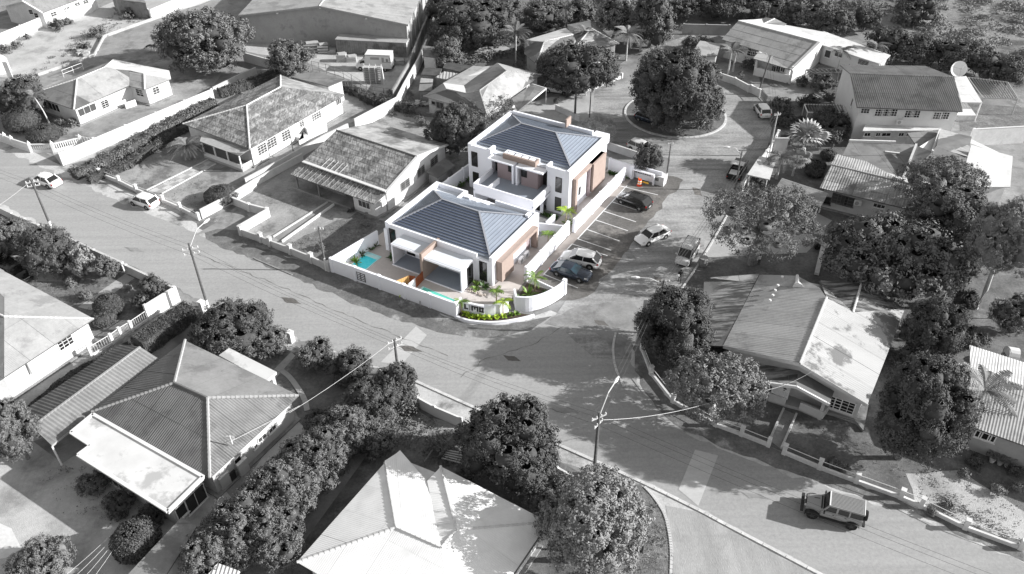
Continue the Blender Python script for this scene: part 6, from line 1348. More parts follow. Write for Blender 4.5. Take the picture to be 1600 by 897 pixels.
palm('tall shaggy palm among the trees at the very top', 945, 40, 6.5, L=3.0, n=18, mat='leaf_light', seed=18); palm('spiky agave at the left edge by the road', 4, 380, .5, L=2.0, n=14, mat='leaf_light', seed=19)
# top background trees
for i, (x, y, rx_, ry_, m_, lab) in enumerate([
    (1195, 6, 42, 26, Mi, 'first background tree behind the large white house, left'), (1258, 14, 44, 28, Mi, 'grey drooping background tree behind the white roofs'), (1300, 34, 34, 26, D, 'dark background tree above the white wing roof'), (1352, 30, 26, 20, D, 'small dark round background tree right of it'),
    (1390, 62, 36, 22, D, 'dark tree above the palm of the white wing'), (1432, 78, 42, 28, D, 'dark tree row behind the two-storey roof, middle'), (1370, 88, 26, 14, D, 'low dark bush behind the dark roof'), (1500, 84, 50, 26, D, 'dark thicket left of the dish antenna'), (1560, 108, 44, 26, D, 'dark thicket right of the dish antenna'),
    (1440, 12, 44, 20, Mi, 'branchy grey tree at the top right'), (1120, 4, 40, 20, D, 'dark background tree at the top above the roundabout'), (1060, 10, 30, 20, D, 'dark background tree at the top behind the drooping ones'), (790, 8, 30, 20, Mi, 'background tree at the top beside the tall palm'),
    (905, 16, 30, 20, Mi, 'background tree above the pale pavilion'), (580, -10, 1, 1, Mi, ''), (540, 150, 0, 0, Mi, '')]):
    if rx_ > 1: tree(lab, x, y, rx_, ry_, m_, lobes=14, leaf=.36, lobe_r=.33, trunk_h=.6)
for i, (x, y, r_, lab) in enumerate([(42, 57, 7, 'small round bush against the tall white wall, left one'), (90, 38, 14, 'rounded bush against the tall white wall, middle'), (104, 34, 10, 'bush right beside the rounded wall bush'), (25, 70, 9, 'low bush at the foot of the tall white wall'),
    (8, 76, 12, 'low bush at the left edge under the tall white wall'), (130, 72, 12, 'scrubby bush on the sandy lot by the lane corner'), (150, 50, 14, 'scrubby weeds on the sandy lot near the lane'), (200, 22, 12, 'bush near the white yard corner at the top')]):
    tree(lab, x, y, r_, r_ * .75, Mi, lobes=6, leaf=.26, trunk_h=.05)
for x, y, lab in ((95, 190, 'leafy plant before the porch of the upper left bungalow'), (112, 192, 'flowering plant at the porch post of the upper left bungalow'), (100, 205, 'low plant behind the balustrade, right of the clipped shrub')): tree(lab, x, y, 9, 7, Mi, lobes=6, leaf=.2, trunk_h=.05, core=.5)
for x, y, rx_, ry_, m_, lab in ((1512, 468, 24, 20, D, 'dark low bush under the edge of the tall sparse tree'), (1505, 420, 26, 24, D, 'dark tree gap-filling beneath the huge dark tree, right side'), (1520, 528, 30, 18, Mi, 'low leafy bush in front of the bright roof peak'), (1420, 560, 26, 24, D, 'dark bush at the eave corner of the large bungalow')): tree(lab, x, y, rx_, ry_, m_, lobes=10, leaf=.26, trunk_h=.1)
# small garden plants of several lots
for i, (x, y, r_, m_, lab) in enumerate([(500, 385, 10, Mi, 'spiky grey plant on the lawn behind the gate posts'), (572, 348, 9, Li, 'flowering shrub on the lawn near the white front room'), (575, 332, 4, Li, 'small white-leaved plant at the corner of the front room'), (548, 328, 6, D, 'dark potted plant on the slatted veranda'),
    (1508, 740, 12, Li, 'pale flowering shrub in the right garden'), (1560, 765, 14, Li, 'larger pale flowering shrub right of it'), (1590, 760, 12, Li, 'pale flowering shrub at the right edge'), (1525, 722, 14, D, 'dark plant row under the three-pane window'), (1558, 712, 12, D, 'dark plants beside the flower pots'), (1585, 735, 14, D, 'dark bush at the grey wall, right edge'),
    (1300, 722, 14, Mi, 'round-leaved cactus clump behind the low wall'), (1320, 730, 10, Mi, 'smaller round-leaved plant beside the cactus clump'), (1455, 800, 10, Mi, 'weedy tuft beside the gate post, right'), (1480, 790, 12, Mi, 'low weeds behind the low wall, right'),
    (545, 470, 0, Mi, ''), (110, 440, 12, Mi, 'low flower patch beside the garden path, left'), (130, 462, 14, Mi, 'dry flower bed below the garden path'), (90, 430, 10, Li, 'whitish plants at the pale drive, left'), (200, 450, 8, Li, 'spiky pale plant in the shaded bed'),
    (1090, 470, 0, Mi, ''), (725, 745, 24, D, 'dark shrub under the dense round tree'), (690, 700, 16, Mi, 'scrubby plant in the rear garden'), (735, 680, 18, Mi, 'weedy shrub behind the white road wall'), (600, 160, 16, D, 'dark bush in the yard below the truck'), (640, 170, 14, Mi, 'scrubby bush by the bent white wall'),
    (660, 190, 12, Mi, 'weeds behind the old gabled bungalow'), (885, 148, 6, D, 'small round bush by the driveway of the silver car'), (870, 158, 7, D, 'low bush left of the driveway gate'), (1418, 100, 0, D, '')]):
    if r_ > 0: tree(lab, x, y, r_, r_ * .72, m_, lobes=6, leaf=.2, trunk_h=.05, core=.6)
# scrub field: uncountable cover
def scatter_stuff(name, label, poly, n, rmin, rmax, mat, leaf=.4, seed=5, hfac=.6):
    rg = np.random.default_rng(seed); P = [G(*p) for p in poly]; xs = [p.x for p in P]; ys = [p.y for p in P]; V = []; cnt = 0
    def inside(x, y):
        c = False
        for i in range(len(P)):
            a, b = P[i], P[i - 1]
            if (a.y > y) != (b.y > y) and x < (b.x - a.x) * (y - a.y) / (b.y - a.y) + a.x: c = not c
        return c
    while cnt < n:
        x, y = rg.uniform(min(xs), max(xs)), rg.uniform(min(ys), max(ys))
        if not inside(x, y): continue
        cnt += 1; r = rg.uniform(rmin, rmax); m = int(max(12, 70 * r)); d = unit(rg.normal(size=(m, 3))); d[:, 2] = np.abs(d[:, 2]); q = np.array([x, y, 0]) + d * np.array([r, r, r * hfac]) * rg.uniform(.7, 1.1, (m, 1)); q += rg.normal(size=q.shape) * .1
        V.append(leaf_quads(rg, q, unit(d + rg.normal(size=d.shape) * .6), leaf * rg.uniform(.6, 1.3, m)))
    o = np_quads(name, np.concatenate(V), [mat], None); tag(o, label, None, kind='stuff'); return o
scatter_stuff('scrub', 'pale dry scrub covering the field at the top right', [(1380, 75), (1400, 18), (1470, 0), (1700, -60), (2000, -60), (1900, 180), (1640, 160), (1580, 110), (1450, 60)], 420, .7, 2.2, 'leaf_light', .42, 5)
scatter_stuff('undergrowth', 'dark undergrowth between the trees along the top', [(700, 100), (690, 10), (760, -50), (1500, -60), (1480, 10), (1380, 60), (1120, 30), (1040, 60), (960, 90), (830, 120)], 300, .8, 2.2, 'leaf_mid', .42, 6)
scatter_stuff('far_wood', 'far scrub forest beyond the top edge', [(500, -40), (400, -120), (1900, -150), (2400, -40), (1900, 0), (1400, -40), (800, -60)], 380, 1.8, 4.2, 'leaf_mid', .9, 7, .8)
scatter_stuff('ground_weeds', 'dry weeds on the sandy lot, upper left', [(40, 160), (60, 120), (150, 85), (163, 60), (230, 30), (180, 20), (120, 55), (30, 130)], 110, .2, .6, 'leaf_mid', .2, 8)
scatter_stuff('rough_grass', 'rough plants in the yard beneath the junction trees', [(640, 640), (735, 690), (720, 740), (690, 725), (630, 700), (560, 720), (520, 760)], 130, .15, .5, 'leaf_mid', .2, 9)
scatter_stuff('rough_grass', 'rough growth behind the long bent white wall', [(580, 150), (640, 130), (650, 175), (700, 205), (640, 185), (590, 180)], 80, .2, .7, 'leaf_mid', .25, 10)
scatter_stuff('dry_weeds', 'dry tufts along the low wall, lower right', [(1440, 795), (1470, 770), (1600, 845), (1600, 856)], 50, .15, .4, 'leaf_light', .16, 11)
scatter_stuff('island_weeds', 'low plants on the ground of the roundabout island', [(985, 170), (1000, 200), (1035, 208), (1080, 208), (1120, 198), (1128, 180)], 60, .2, .6, 'leaf_dark', .22, 12)
# colourful plants of the villas
def lplant(label, u, v, r, mat, z=0, kind='tuft', leaf=.22, o=O1, hf=1.0):
    global TREE_N; TREE_N += 1; rg = np.random.default_rng(TREE_N); c = LF(o, u, v, z); t = thing('garden_plant', label, 'plant', c); V = []; n = 16
    for i in range(n):
        a = 2.4 * i + rg.uniform(-.3, .3); tilt = rg.uniform(.35, 1.2); L = r * rg.uniform(.9, 1.3); d = np.array([math.cos(a) * math.sin(tilt), math.sin(a) * math.sin(tilt), math.cos(tilt) * hf]); s = np.array([-math.sin(a), math.cos(a), 0]) * leaf * .5
        p0 = np.array(c); p1 = p0 + d * L * .6; p2 = p0 + d * L + np.array([0, 0, -.25 * L * math.sin(tilt)])
        V += [p0 - s * .4, p0 + s * .4, p1 + s, p1 - s, p1 - s, p1 + s, p2 + s * .25, p2 - s * .25]
    np_quads('foliage', np.array(V), [mat], t); return t
PL = [(14.5, -5.8), (15.05, -5.85), (15.6, -5.7), (16.15, -5.55), (16.7, -5.3), (17.2, -4.95), (17.7, -4.6), (18.2, -4.1), (18.8, -3.6), (19.2, -3.1)]
for i, (u, v) in enumerate(PL):
    nm = ['leftmost', 'second from the left', 'third from the left', 'fourth from the left', 'fifth from the left', 'sixth from the left', 'seventh from the left', 'eighth from the left', 'next to last', 'rightmost'][i]
    lplant('yellow-green plant in the corner bed under the sign, ' + nm, u, v, .46, 'green_bright' if i < 8 else 'green_mid', .2)
for i, (u, v, r, m_, lab) in enumerate([(-1.5, -5.6, .8, 'green_mid', 'green shrub at the front end of the left pool planting'), (-1.4, -4.2, .9, 'green_mid', 'green shrub beside the head of the turquoise pool'), (-1.9, -2.6, .8, 'green_dark', 'dark shrub behind the turquoise pool'), (-1.7, -1.3, .8, 'green_dark', 'dark shrub on the left wall, midway'), (-1.5, -.4, .7, 'green_dark', 'dark shrub by the villa corner'),
    (1.9, -.6, .9, 'green_dark', 'dark bush beside the first terrace wall'), (1.8, -1.5, .8, 'green_dark', 'dark bush at the front of the first terrace wall'), (6.4, -5.9, .9, 'green_bright', 'yellow-green plant inside the timber divider'), (5.9, -5.5, .7, 'green_mid', 'green plant left of the timber divider'), (6.9, -5.6, .8, 'green_bright', 'yellow-green plant right of the timber divider'),
    (12.9, -.9, .9, 'green_mid', 'green palm-like plant beside the second terrace'), (13.7, -.8, .8, 'green_dark', 'dark bush below the narrow window at the villa corner'), (13.2, -1.6, .6, 'green_mid', 'low plant at the front of the villa corner bed'),
    (18.6, .6, 1.1, 'green_mid', 'bushy green plant inside the curved wall'), (19.3, -.2, .9, 'green_mid', 'green plant nearest the curved wall'), (18.2, -.6, .8, 'green_dark', 'dark plant behind the sign wall'), (20.2, 1.2, .8, 'green_dark', 'dark plant at the end of the curved wall'),
    (16.2, 12.2, .8, 'green_bright', 'bright plant in the passage between the villas'), (16.0, 14.8, .9, 'green_mid', 'green plant at the corner of the two-storey villa'), (-.3, 14.5, .8, 'green_bright', 'bright green plant at the left corner between the villas'), (-.2, 16.2, .7, 'green_dark', 'dark plant along the left wall of the two-storey villa'), (0, 17.6, .7, 'green_dark', 'dark plant farther along the left wall of the two-storey villa')]):
    lplant(lab, u, v, r, m_)
for i in range(6): lplant('dark plant in the row under the rear villa wall, %s from the left' % ['first', 'second', 'third', 'fourth', 'fifth', 'sixth'][i], 15.2 + i * .45, 28.6 - i * .02, .55, 'green_dark')
for i in range(5): lplant('dark plant under the two-storey villa front, %s from the left' % ['first', 'second', 'third', 'fourth', 'fifth'][i], 12.3 + i * .45, 15.4, .5, 'green_dark')
for i, (u, v, h_, L_, lab) in enumerate([(14.05, -5.75, 1.7, .9, 'green palm standing in the left end of the corner bed'), (18.05, -3.9, 2.0, 1.0, 'bright palm standing in front of the sign wall, right'), (16.2, -2.2, 1.5, .8, 'young palm on the paving behind the sign wall'), (18.9, 1.4, 1.9, 1.3, 'multi-stem palm inside the curved wall'), (16.2, 13.9, 2.6, 1.2, 'slim palm in the passage between the villas'), (16.0, 9.8, 1.6, .9, 'young green palm beside the parking wall')]):
    palm(lab, 0, 0, h_, L=L_, n=11, mat='green_bright' if i in (1, 4) else 'green_mid', trunk='trunk_tan', seed=30 + i, tr=.06, wid=.28, local_base=LF(O1, u, v))
rg0 = random.Random(9)
tr_ = thing('bed_stones', 'pale stones edging the planting beside the second terrace', 'stones', LF(O1, 13, -1.9))
for i in range(26):
    c = LF(O1, 12.3 + i * .09, -2.0 - rg0.uniform(-.25, .25), .06); MB().lathe([(.04, 0), (.11, .05), (.06, .13)], c, 6).build('stone', 'rock_pale', tr_)

for i, (lb, po, n_, m_) in enumerate([('grass tufts in the shaded yard of the large bungalow', [(1000, 545), (1060, 620), (1200, 680), (1240, 660), (1420, 760), (1420, 720), (1260, 650), (1120, 560)], 130, 'leaf_mid'),
    ('tufts along the foot of the walls of the shared drive', [(360, 375), (520, 420), (620, 480), (700, 505), (690, 492), (560, 430), (420, 375)], 90, 'leaf_mid'), ('tufts in the garden of the weathered bungalow', [(110, 258), (240, 310), (320, 335), (350, 300), (300, 270), (230, 270), (160, 265)], 90, 'leaf_mid'),
    ('dry grass in the yard right of the large bungalow', [(1420, 700), (1600, 760), (1600, 840), (1440, 780)], 160, 'leaf_light'), ('weeds in the left garden by the road wall', [(0, 440), (60, 430), (200, 440), (230, 460), (150, 520), (90, 480)], 150, 'leaf_mid'),
    ('tufts on the sandy corner plot', [(950, 770), (1000, 760), (1035, 805), (1044, 870), (1000, 897)], 120, 'leaf_light'), ('grass tufts on the lawn of the slatted veranda bungalow', [(445, 385), (560, 332), (598, 345), (520, 415)], 150, 'leaf_mid'),
    ('weeds in the shaded yard, bottom left', [(60, 740), (140, 720), (260, 820), (200, 830), (100, 800)], 90, 'leaf_mid'), ('weeds in the top gardens around the driveways', [(1190, 150), (1300, 165), (1330, 200), (1230, 200)], 90, 'leaf_mid')]):
    scatter_stuff('grass_tufts', lb, po, n_, .06, .22, m_, .12, 40 + i)
# ------------------------------------------------------------------ boundary walls and fences
def wpath(pix): return [G(*p) for p in pix]
k0 = K(0, 0, 2.99); k3 = K(300, 250, 2.99); k1 = K(0, 250, 2.99)
perim('long bright white boundary wall rising between the upper left bungalows', None, wpath([k0(298, 772), k0(1000, 470)]), h=1.9, post=5.2, mat='white_paint', pw=.24, coping=False)
perim('thin low wall continuing the long bright white wall behind the creeper', None, wpath([k0(1000, 440), k0(1110, 385), k0(1200, 345)]), h=1.1, mat='cream_wall', posts=False)
t = thing('balustrade_fence', 'white balustrade fence with pointed posts curving round the upper left corner garden', 'fence', G(50, 236))
bp = wpath([k0(-60, 640), k0(35, 670), k0(68, 685), k0(150, 712), k0(255, 710), k0(385, 680)]); q = MB()
for i in range(len(bp) - 1):
    a, b = bp[i], bp[i + 1]; e = (b - a); L = e.length; e.normalize(); solid = i < 3
    MB().beam(a + Vector((0, 0, .2)), b + Vector((0, 0, .2)), .22, .4).build('base_wall', 'white_paint', t)
    MB().beam(a + Vector((0, 0, 1.22)), b + Vector((0, 0, 1.22)), .2, .14).build('rail', 'white_paint', t)
    if solid: MB().beam(a + Vector((0, 0, .8)), b + Vector((0, 0, .8)), .12, .75).build('panel', 'white_paint', t)
    else:
        for j in range(int(L / .28)): q.tube([a + e * (.2 + j * .28) + Vector((0, 0, .4)), a + e * (.2 + j * .28) + Vector((0, 0, .8)), a + e * (.2 + j * .28) + Vector((0, 0, 1.2))], [.05, .09, .05], 5)
for p in bp: MB().box(p + Vector((0, 0, .75)), (.34, .34, 1.5), .3).build('post', 'white_paint', t); MB().lathe([(.2, 1.5), (.02, 1.85)], p, 4).build('post_cap', 'white_paint', t)
tag(q.build('balusters', 'white_paint', t), kind='stuff')
t = thing('gate', 'white panelled gate leading to the drive of the upper left bungalow', 'gate', G(*k0(400, 690)))
for i in range(6):
    a, b = G(*k0(365, 672)), G(*k0(450, 690)); m0, m1 = a.lerp(b, i / 6), a.lerp(b, (i + .85) / 6); MB().beam(m0 + Vector((0, 0, .7)), m1 + Vector((0, 0, .7)), .07, 1.4).build('board', 'white_paint', t)
MB().box(G(*k0(450, 690)) + Vector((0, 0, .8)), (.3, .3, 1.6), .3).build('post', 'white_paint', t)
def low_fence(label, pix, h=.55, ph=1.15, pw=.34, post=3.3, rail=True, mat='white_worn', wd=.2, pts_at=None, railm='frame_white', closed=False):
    P = [Vector((*G(*p)[:2], 0)) for p in pix]; t = thing('low_wall', label, 'wall', P[len(P) // 2])
    for i in range(len(P) - 1):
        a, b = P[i], P[i + 1]; L = (b - a).length; n = max(1, round(L / post)) if post else 1
        for j in range(n):
            p, q_ = a.lerp(b, j / n), a.lerp(b, (j + 1) / n)
            MB().beam(p + Vector((0, 0, h / 2)), q_ + Vector((0, 0, h / 2)), wd, h).build('wall_panel', mat, t)
            if ph: MB().box(p + Vector((0, 0, ph / 2)), (pw, pw, ph), math.atan2((b - a).y, (b - a).x)).build('post', mat, t); MB().box(p + Vector((0, 0, ph + .03)), (pw + .08, pw + .08, .06), math.atan2((b - a).y, (b - a).x)).build('post_cap', mat, t)
            if rail: MB().tube([p + Vector((0, 0, ph - .15)), q_ + Vector((0, 0, ph - .15))], .03, 5).build('rail', railm, t); 
    if ph: MB().box(P[-1] + Vector((0, 0, ph / 2)), (pw, pw, ph), AN).build('post', mat, t)
    return t
low_fence('low pale garden wall with square posts before the weathered bungalow', [k1(470, 75), k1(560, 110), k1(640, 150), k1(765, 200), k1(845, 235), k1(930, 280)], h=.55, ph=1.1, post=99)
perim('white wall at the drive of the weathered bungalow', None, wpath([k1(945, 275), k1(1080, 205), k1(1200, 130)]), h=1.3, mat='white_worn', posts=False)
perim('bent low wall with posts and a letter slot by the shared drive', None, wpath([k3(185, 205), k3(270, 240), k3(355, 262)]), h=1.1, mat='white_worn', post=3, pw=.4)
perim('sunlit white wall from the drive to the gate posts', None, wpath([k3(230, 345), k3(365, 265)]), h=1.2, mat='white_paint', posts=False)
low_fence('garden wall with pale posts and panels before the slatted veranda bungalow', [k3(232, 352), k3(325, 385), k3(368, 405), k3(462, 440), k3(560, 480), k3(640, 518)], h=.95, ph=1.35, pw=.42, post=99, rail=False, mat='cream_wall')
for x, y in ((310, 235), (410, 405), (508, 445), (605, 485)):
    pass
perim('grey side wall between the weathered and slatted-veranda bungalows', None, wpath([k3(200, 195), k3(300, 120), k3(410, 60), k3(520, 0)]), h=1.0, mat='cream_wall', posts=False)
perim('pale wall running up from the shared drive past the thin pole', None, wpath([(385, 292), (440, 262), (510, 222), (545, 205)]), h=1.2, mat='cream_wall', posts=False)
perim('long bright bent wall down the narrow alley from the warehouse', None, wpath([(556, 205), (580, 192), (622, 170), (632, 150), (655, 108), (668, 78)]), h=1.9, mat='white_paint', posts=False)
perim('narrow dark-topped wall along the truck yard side of the alley', None, wpath([(615, 162), (640, 118), (662, 60), (690, 0), (705, -35)]), h=2.2, mat='wall_dark', posts=False)
t = thing('wire_fence', 'dark wire fence zigzag around the truck yard', 'fence', G(520, 118)); fp = wpath([K(350, 0, 2.99)(*p) for p in ((415, 330), (480, 345), (560, 370), (640, 420), (700, 450), (800, 465))])
for i in range(len(fp) - 1):
    for j in range(2):
        p = fp[i].lerp(fp[i + 1], j / 2); MB().tube([p, p + Vector((0, 0, 1.7))], .045, 5).build('post', 'roof_dark', t)
    for z_ in (.3, 1.0, 1.65): MB().tube([fp[i] + Vector((0, 0, z_)), fp[i + 1] + Vector((0, 0, z_))], .025, 4).build('rail', 'roof_dark', t)
low_fence('low sandy wall edging of the empty lot, upper left', [(60, 119), (148, 88), (163, 59), (200, 45), (262, 24)], h=.5, ph=0, post=4, rail=False, mat='concrete')
perim('tall white wall in front of the gabled house, top left', None, wpath([(-60, 98), (0, 72), (72, 42), (145, 20)]), h=2.0, mat='white_paint', post=6, pw=.22, coping=False)
perim('short white wall return at the right end of the gabled house', None, wpath([(143, 20), (153, 12)]), h=1.8, mat='white_paint', posts=False)
perim('bright white wall of the pale yard at the top with arched vents', None, wpath([(220, 22), (238, 31), (278, 14)]), h=1.9, mat='white_paint', posts=False)
perim('white wall running to the top edge left of the warehouse', None, wpath([(278, 14), (300, 8), (345, -10)]), h=1.6, mat='white_paint', posts=False)
H_ = house('dark_building', 'dark corner of a building at the top edge left of the pale yard', dict(a=(*K(180, 0, 6.667)(0, -10), 3.2), b=(*K(180, 0, 6.667)(320, 30), 3.2), c=(*K(180, 0, 6.667)(270, -60), 3.2), d=(*K(180, 0, 6.667)(-60, -90), 3.2)), [(('a', 'b', 'c', 'd'), 'roof_grey')], ['a', 'b', 'c', 'd'], 'wall_dark', inset=.1)
perim('low wall behind the big round tree by the warehouse yard', None, wpath([(382, 96), (425, 108), (455, 108)]), h=1.6, mat='cream_wall', posts=False)
# right side
k6 = K(950, 450, 2.99); k7 = K(1050, 597, 2.99); kz = K(1440, 640, 4.077)
low_fence('low wall with stout white posts curving round the junction corner garden', [k6(157, 290), k6(200, 405), k6(302, 535), k6(500, 645), k6(622, 690), k6(748, 740)], h=.4, ph=1.1, post=99, rail=True)
low_fence('low wall with stout white posts right of the porch path', [k6(820, 775), k6(985, 845), k7(858, 470), k7(1066, 545), k7(1160, 585), kz(272, 760), kz(625, 890)], h=.4, ph=1.15, post=99, rail=True)
perim('bright white fence panels behind the roadside bushes of the rear garden', None, wpath([(640, 628), (680, 650), (722, 668)]), h=1.25, mat='white_paint', post=2.2, pw=.16, coping=False)
perim('white fence panel end below the dense round tree', None, wpath([(870, 745), (900, 762)]), h=1.25, mat='white_paint', post=2.2, pw=.16, coping=False)
perim('grey wall with pale top along the road, left edge', None, wpath([k1(-200, 170), k1(0, 248), k1(65, 280), k1(190, 335)]), h=1.0, mat='cream_wall', post=3.2, pw=.3)
perim('grey wall with pale posts beside the dark feathery tree', None, wpath([k1(325, 395), k1(450, 455), k1(580, 515)]), h=1.1, mat='cream_wall', post=3.4, pw=.34)
perim('grey wall with white gate posts before the shaded garden, left', None, wpath([k1(600, 530), k1(705, 580), k1(820, 635)]), h=1.2, mat='cream_wall', post=3.2, pw=.34)
perim('tall bright white corner wall by the boxy hedge', None, wpath([k1(835, 660), k1(700, 745)]), h=1.9, mat='white_paint', post=2.6, pw=.3)
t = thing('glazed_fence', 'white-posted fence with thin mesh panels along the left alley', 'fence', G(190, 490)); fp = wpath([k1(700, 745), k1(620, 800), k1(570, 830), k1(530, 860), k1(430, 920)])
for i in range(len(fp) - 1):
    a, b = fp[i], fp[i + 1]; MB().box(b + Vector((0, 0, .7)), (.26, .26, 1.4), AN).build('post', 'white_paint', t); MB().beam(a + Vector((0, 0, .15)), b + Vector((0, 0, .15)), .14, .3).build('base_wall', 'white_worn', t); MB().beam(a + Vector((0, 0, 1.25)), b + Vector((0, 0, 1.25)), .05, .05).build('rail', 'frame_white', t)
    q = MB(); 
    for j in range(1, 9): q.tube([a.lerp(b, j / 9) + Vector((0, 0, .3)), a.lerp(b, j / 9) + Vector((0, 0, 1.22))], .015, 4)
    q.build('mesh_panel', 'frame_white', t)
for x, y, lab in ((318, 486, 'stout white gate post beside the leaning roadside pole'), (456, 534, 'small white post beside the domed bush path')):
    c = G(x, y); t = thing('gate_post', lab, 'post', c); MB().box(c + Vector((0, 0, .65)), (.5, .5, 1.3), AN).build('shaft', 'white_paint', t); MB().box(c + Vector((0, 0, 1.34)), (.6, .6, .08), AN).build('cap', 'white_paint', t)
k4 = K(950, 0, 2.99)
perim('white wall left of the low gate by the roundabout', None, wpath([k4(520, 372), k4(590, 395), k4(655, 430)]), h=1.1, mat='white_worn', post=4, pw=.34)
perim('short white wall between the posts by the parked white car', None, wpath([k4(665, 432), k4(705, 452)]), h=1.2, mat='white_paint', post=3, pw=.34)
t = thing('gate', 'dark barred gate beside the parked white car at the roundabout', 'gate', G(*k4(722, 470)))
a, b = G(*k4(708, 455)), G(*k4(738, 490)); 
for j in range(12): MB().beam(a.lerp(b, j / 12) + Vector((0, 0, .1)), a.lerp(b, j / 12) + Vector((0, 0, 1.3)), .05, .05).build('bar', 'roof_dark', t)
MB().beam(a + Vector((0, 0, 1.3)), b + Vector((0, 0, 1.3)), .06, .06).build('rail', 'roof_dark', t); MB().beam(a + Vector((0, 0, .12)), b + Vector((0, 0, .12)), .06, .06).build('rail', 'roof_dark', t)
perim('pale wall with tall posts along the side street by the fan palm', None, wpath([k4(790, 650), k4(765, 700), k4(735, 745), K(1150, 200, 6.406)(100, 560), K(1150, 200, 6.406)(50, 640)]), h=1.3, mat='white_worn', post=4.5, pw=.4)
perim('cream wall between the side street posts and the fan palm garden', None, wpath([K(1150, 200, 6.406)(365, 232), K(1150, 200, 6.406)(500, 232)]), h=2.0, mat='cream_wall', posts=False)
perim('grey wall between roundabout and the villa parking, behind the small tree', None, wpath([K(650, 0, 2.99)(885, 695), K(650, 0, 2.99)(1035, 745)]), h=1.1, mat='cream_wall', posts=False)
low_fence('low pale wall at the entrance left of the roundabout', [K(650, 0, 2.99)(790, 435), K(650, 0, 2.99)(860, 405), K(650, 0, 2.99)(960, 365)], h=.5, ph=.9, post=2.5, rail=False)
perim('thin grey wall before the driveway plants behind the villa', None, wpath([(868, 172), (905, 190)]), h=.9, mat='cream_wall', posts=False)

# ------------------------------------------------------------------ poles and wires
def pole(label, bx, by, h, arms=(), r=.13, mat='pole_wood', white_base=0, lamp=None, arm_dir=None, lean=(0, 0), name='utility_pole', cat='utility pole'):
    b = G(bx, by); b.z = 0; t = thing(name, label, cat, b); top = b + Vector((lean[0], lean[1], h))
    MB().tube([b, top], [r * 1.25, r * .8], 8).build('pole', mat, t)
    if white_base: MB().tube([b, b.lerp(top, white_base)], [r * 1.32, r * 1.28], 8).build('painted_base', 'white_paint', t)
    tops = [top]
    for (zz, L, ang) in arms:
        d = Vector((math.cos(ang), math.sin(ang), 0)); c = b.lerp(top, zz / h); MB().beam(c - d * L / 2, c + d * L / 2, .1, .12).build('crossarm', 'pole_pale', t)
        for s in np.linspace(-.9, .9, 4): q = MB().lathe([(.05, .05), (.08, .12), (.04, .26)], c + d * L / 2 * float(s), 6).build('insulator', 'insulator', t)
    if lamp:
        (dx, dy, dz), L = lamp[:3], 1; s0 = top - Vector((0, 0, .5)); s1 = top + Vector((dx * .55, dy * .55, dz * .9)); s2 = top + Vector((dx, dy, dz)); MB().tube([s0, s1, s2], .05, 6).build('lamp_arm', 'pole_pale', t)
        d = Vector((dx, dy, 0)).normalized(); MB().tube([s2 - d * .1, s2 + d * .25, s2 + d * .75], [.07, .15, .08], 8).build('lamp_head', 'frame_white', t)
    return t, top
cr = math.atan2(VA.y, VA.x); A1_ = -.25
P1 = pole('leaning wooden roadside pole with street lamp and two crossarms, mid left', 325, 480, 8.3, ((7.6, 1.6, .35), (7.0, 1.6, .35)), lamp=(1.1, 2.4, .9), white_base=.12)
P2_ = pole('wooden pole with white foot beside the white sedan, far left', 81, 357, 6.8, ((6.5, 1.4, .4), (6.0, 1.4, .4)), white_base=.16)
P3 = pole('wooden roadside pole behind the hedge row with stacked crossarms', 623, 586, 4.6, ((4.4, 1.5, .6), (3.7, 1.5, .6)))
P4 = pole('tall junction pole with long street-lamp arm and pale fittings', 928, 741, 7.6, ((7.0, 1.4, .5), (6.2, 1.2, .9)), lamp=(1.4, 2.4, .9))
P5 = pole('dark pole with small crossarm at the bottom beside the feathery tree', 1004, 862, 4.2, ((4.0, 1.1, .05), (3.6, .5, .1)), r=.1)
P6 = pole('thin grey pole with crossarm in the garden of the slatted veranda bungalow', 510, 423, 6.0, ((5.6, 1.0, .1),), r=.09, white_base=.3)
P7 = pole('thin pole by the roundabout beside the small tree', 1041, 281, 5.4, ((5.2, .7, .1),), r=.09, white_base=.2)
P8 = pole('pole with double lamp arm on the side street above the dark pickup', 1148, 297, 5.6, ((5.0, .5, .2),), r=.1, lamp=(-1.6, .2, .5))
P9 = pole('tall slanting pole with long lamp arm by the roundabout gate', 1184, 148, 6.4, ((6.0, .8, .2),), r=.11, lamp=(-1.4, .3, .3), lean=(.8, 0))
P10 = pole('grey pole beside the parked white car', 1201, 244, 6.6, ((6.2, .9, .2),), r=.1, mat='pole_pale')
P11 = pole('dark thin pole at the white wall of the weathered bungalow', 460, 246, 3.6, (), r=.07)
P12 = pole('thick pole beside the driveway gate of the grey bungalow', 898, 186, 4.0, ((3.7, .5, .2),), r=.16)
P13 = pole('thin dark pole on the road left of the roundabout', 921, 184, 4.2, (), r=.08)
P14 = pole('street lamp pole beside the wide dark tree', 915, 150, 5.2, (), r=.07, lamp=(1.2, .1, .2), mat='pole_pale', name='street_lamp', cat='street lamp')
P15 = pole('pole hidden in the round junction tree with lamp arm over the street', 1026, 520, 6.8, ((6.5, 1.2, .1),), r=.11, lamp=(-2.4, .3, .1))
P16 = pole('tall thin mast with a roof antenna behind the right corrugated house', 1548, 498, 2.6, ((2.5, .9, -.2),), r=.05)
def wire(label, pts, sag=.5, r=.011, mat='wire_dark', name='power_line'):
    P = []
    for i in range(len(pts) - 1):
        a, b = Vector(pts[i]), Vector(pts[i + 1])
        for j in range(12):
            t_ = j / 12; p = a.lerp(b, t_); p.z -= sag * 4 * t_ * (1 - t_); P.append(p)
    P.append(Vector(pts[-1])); m = P[0]; t = thing(name, label, 'cable', (m.x, m.y, m.z)); MB().tube(P, r, 4).build('cable', mat, t); return t
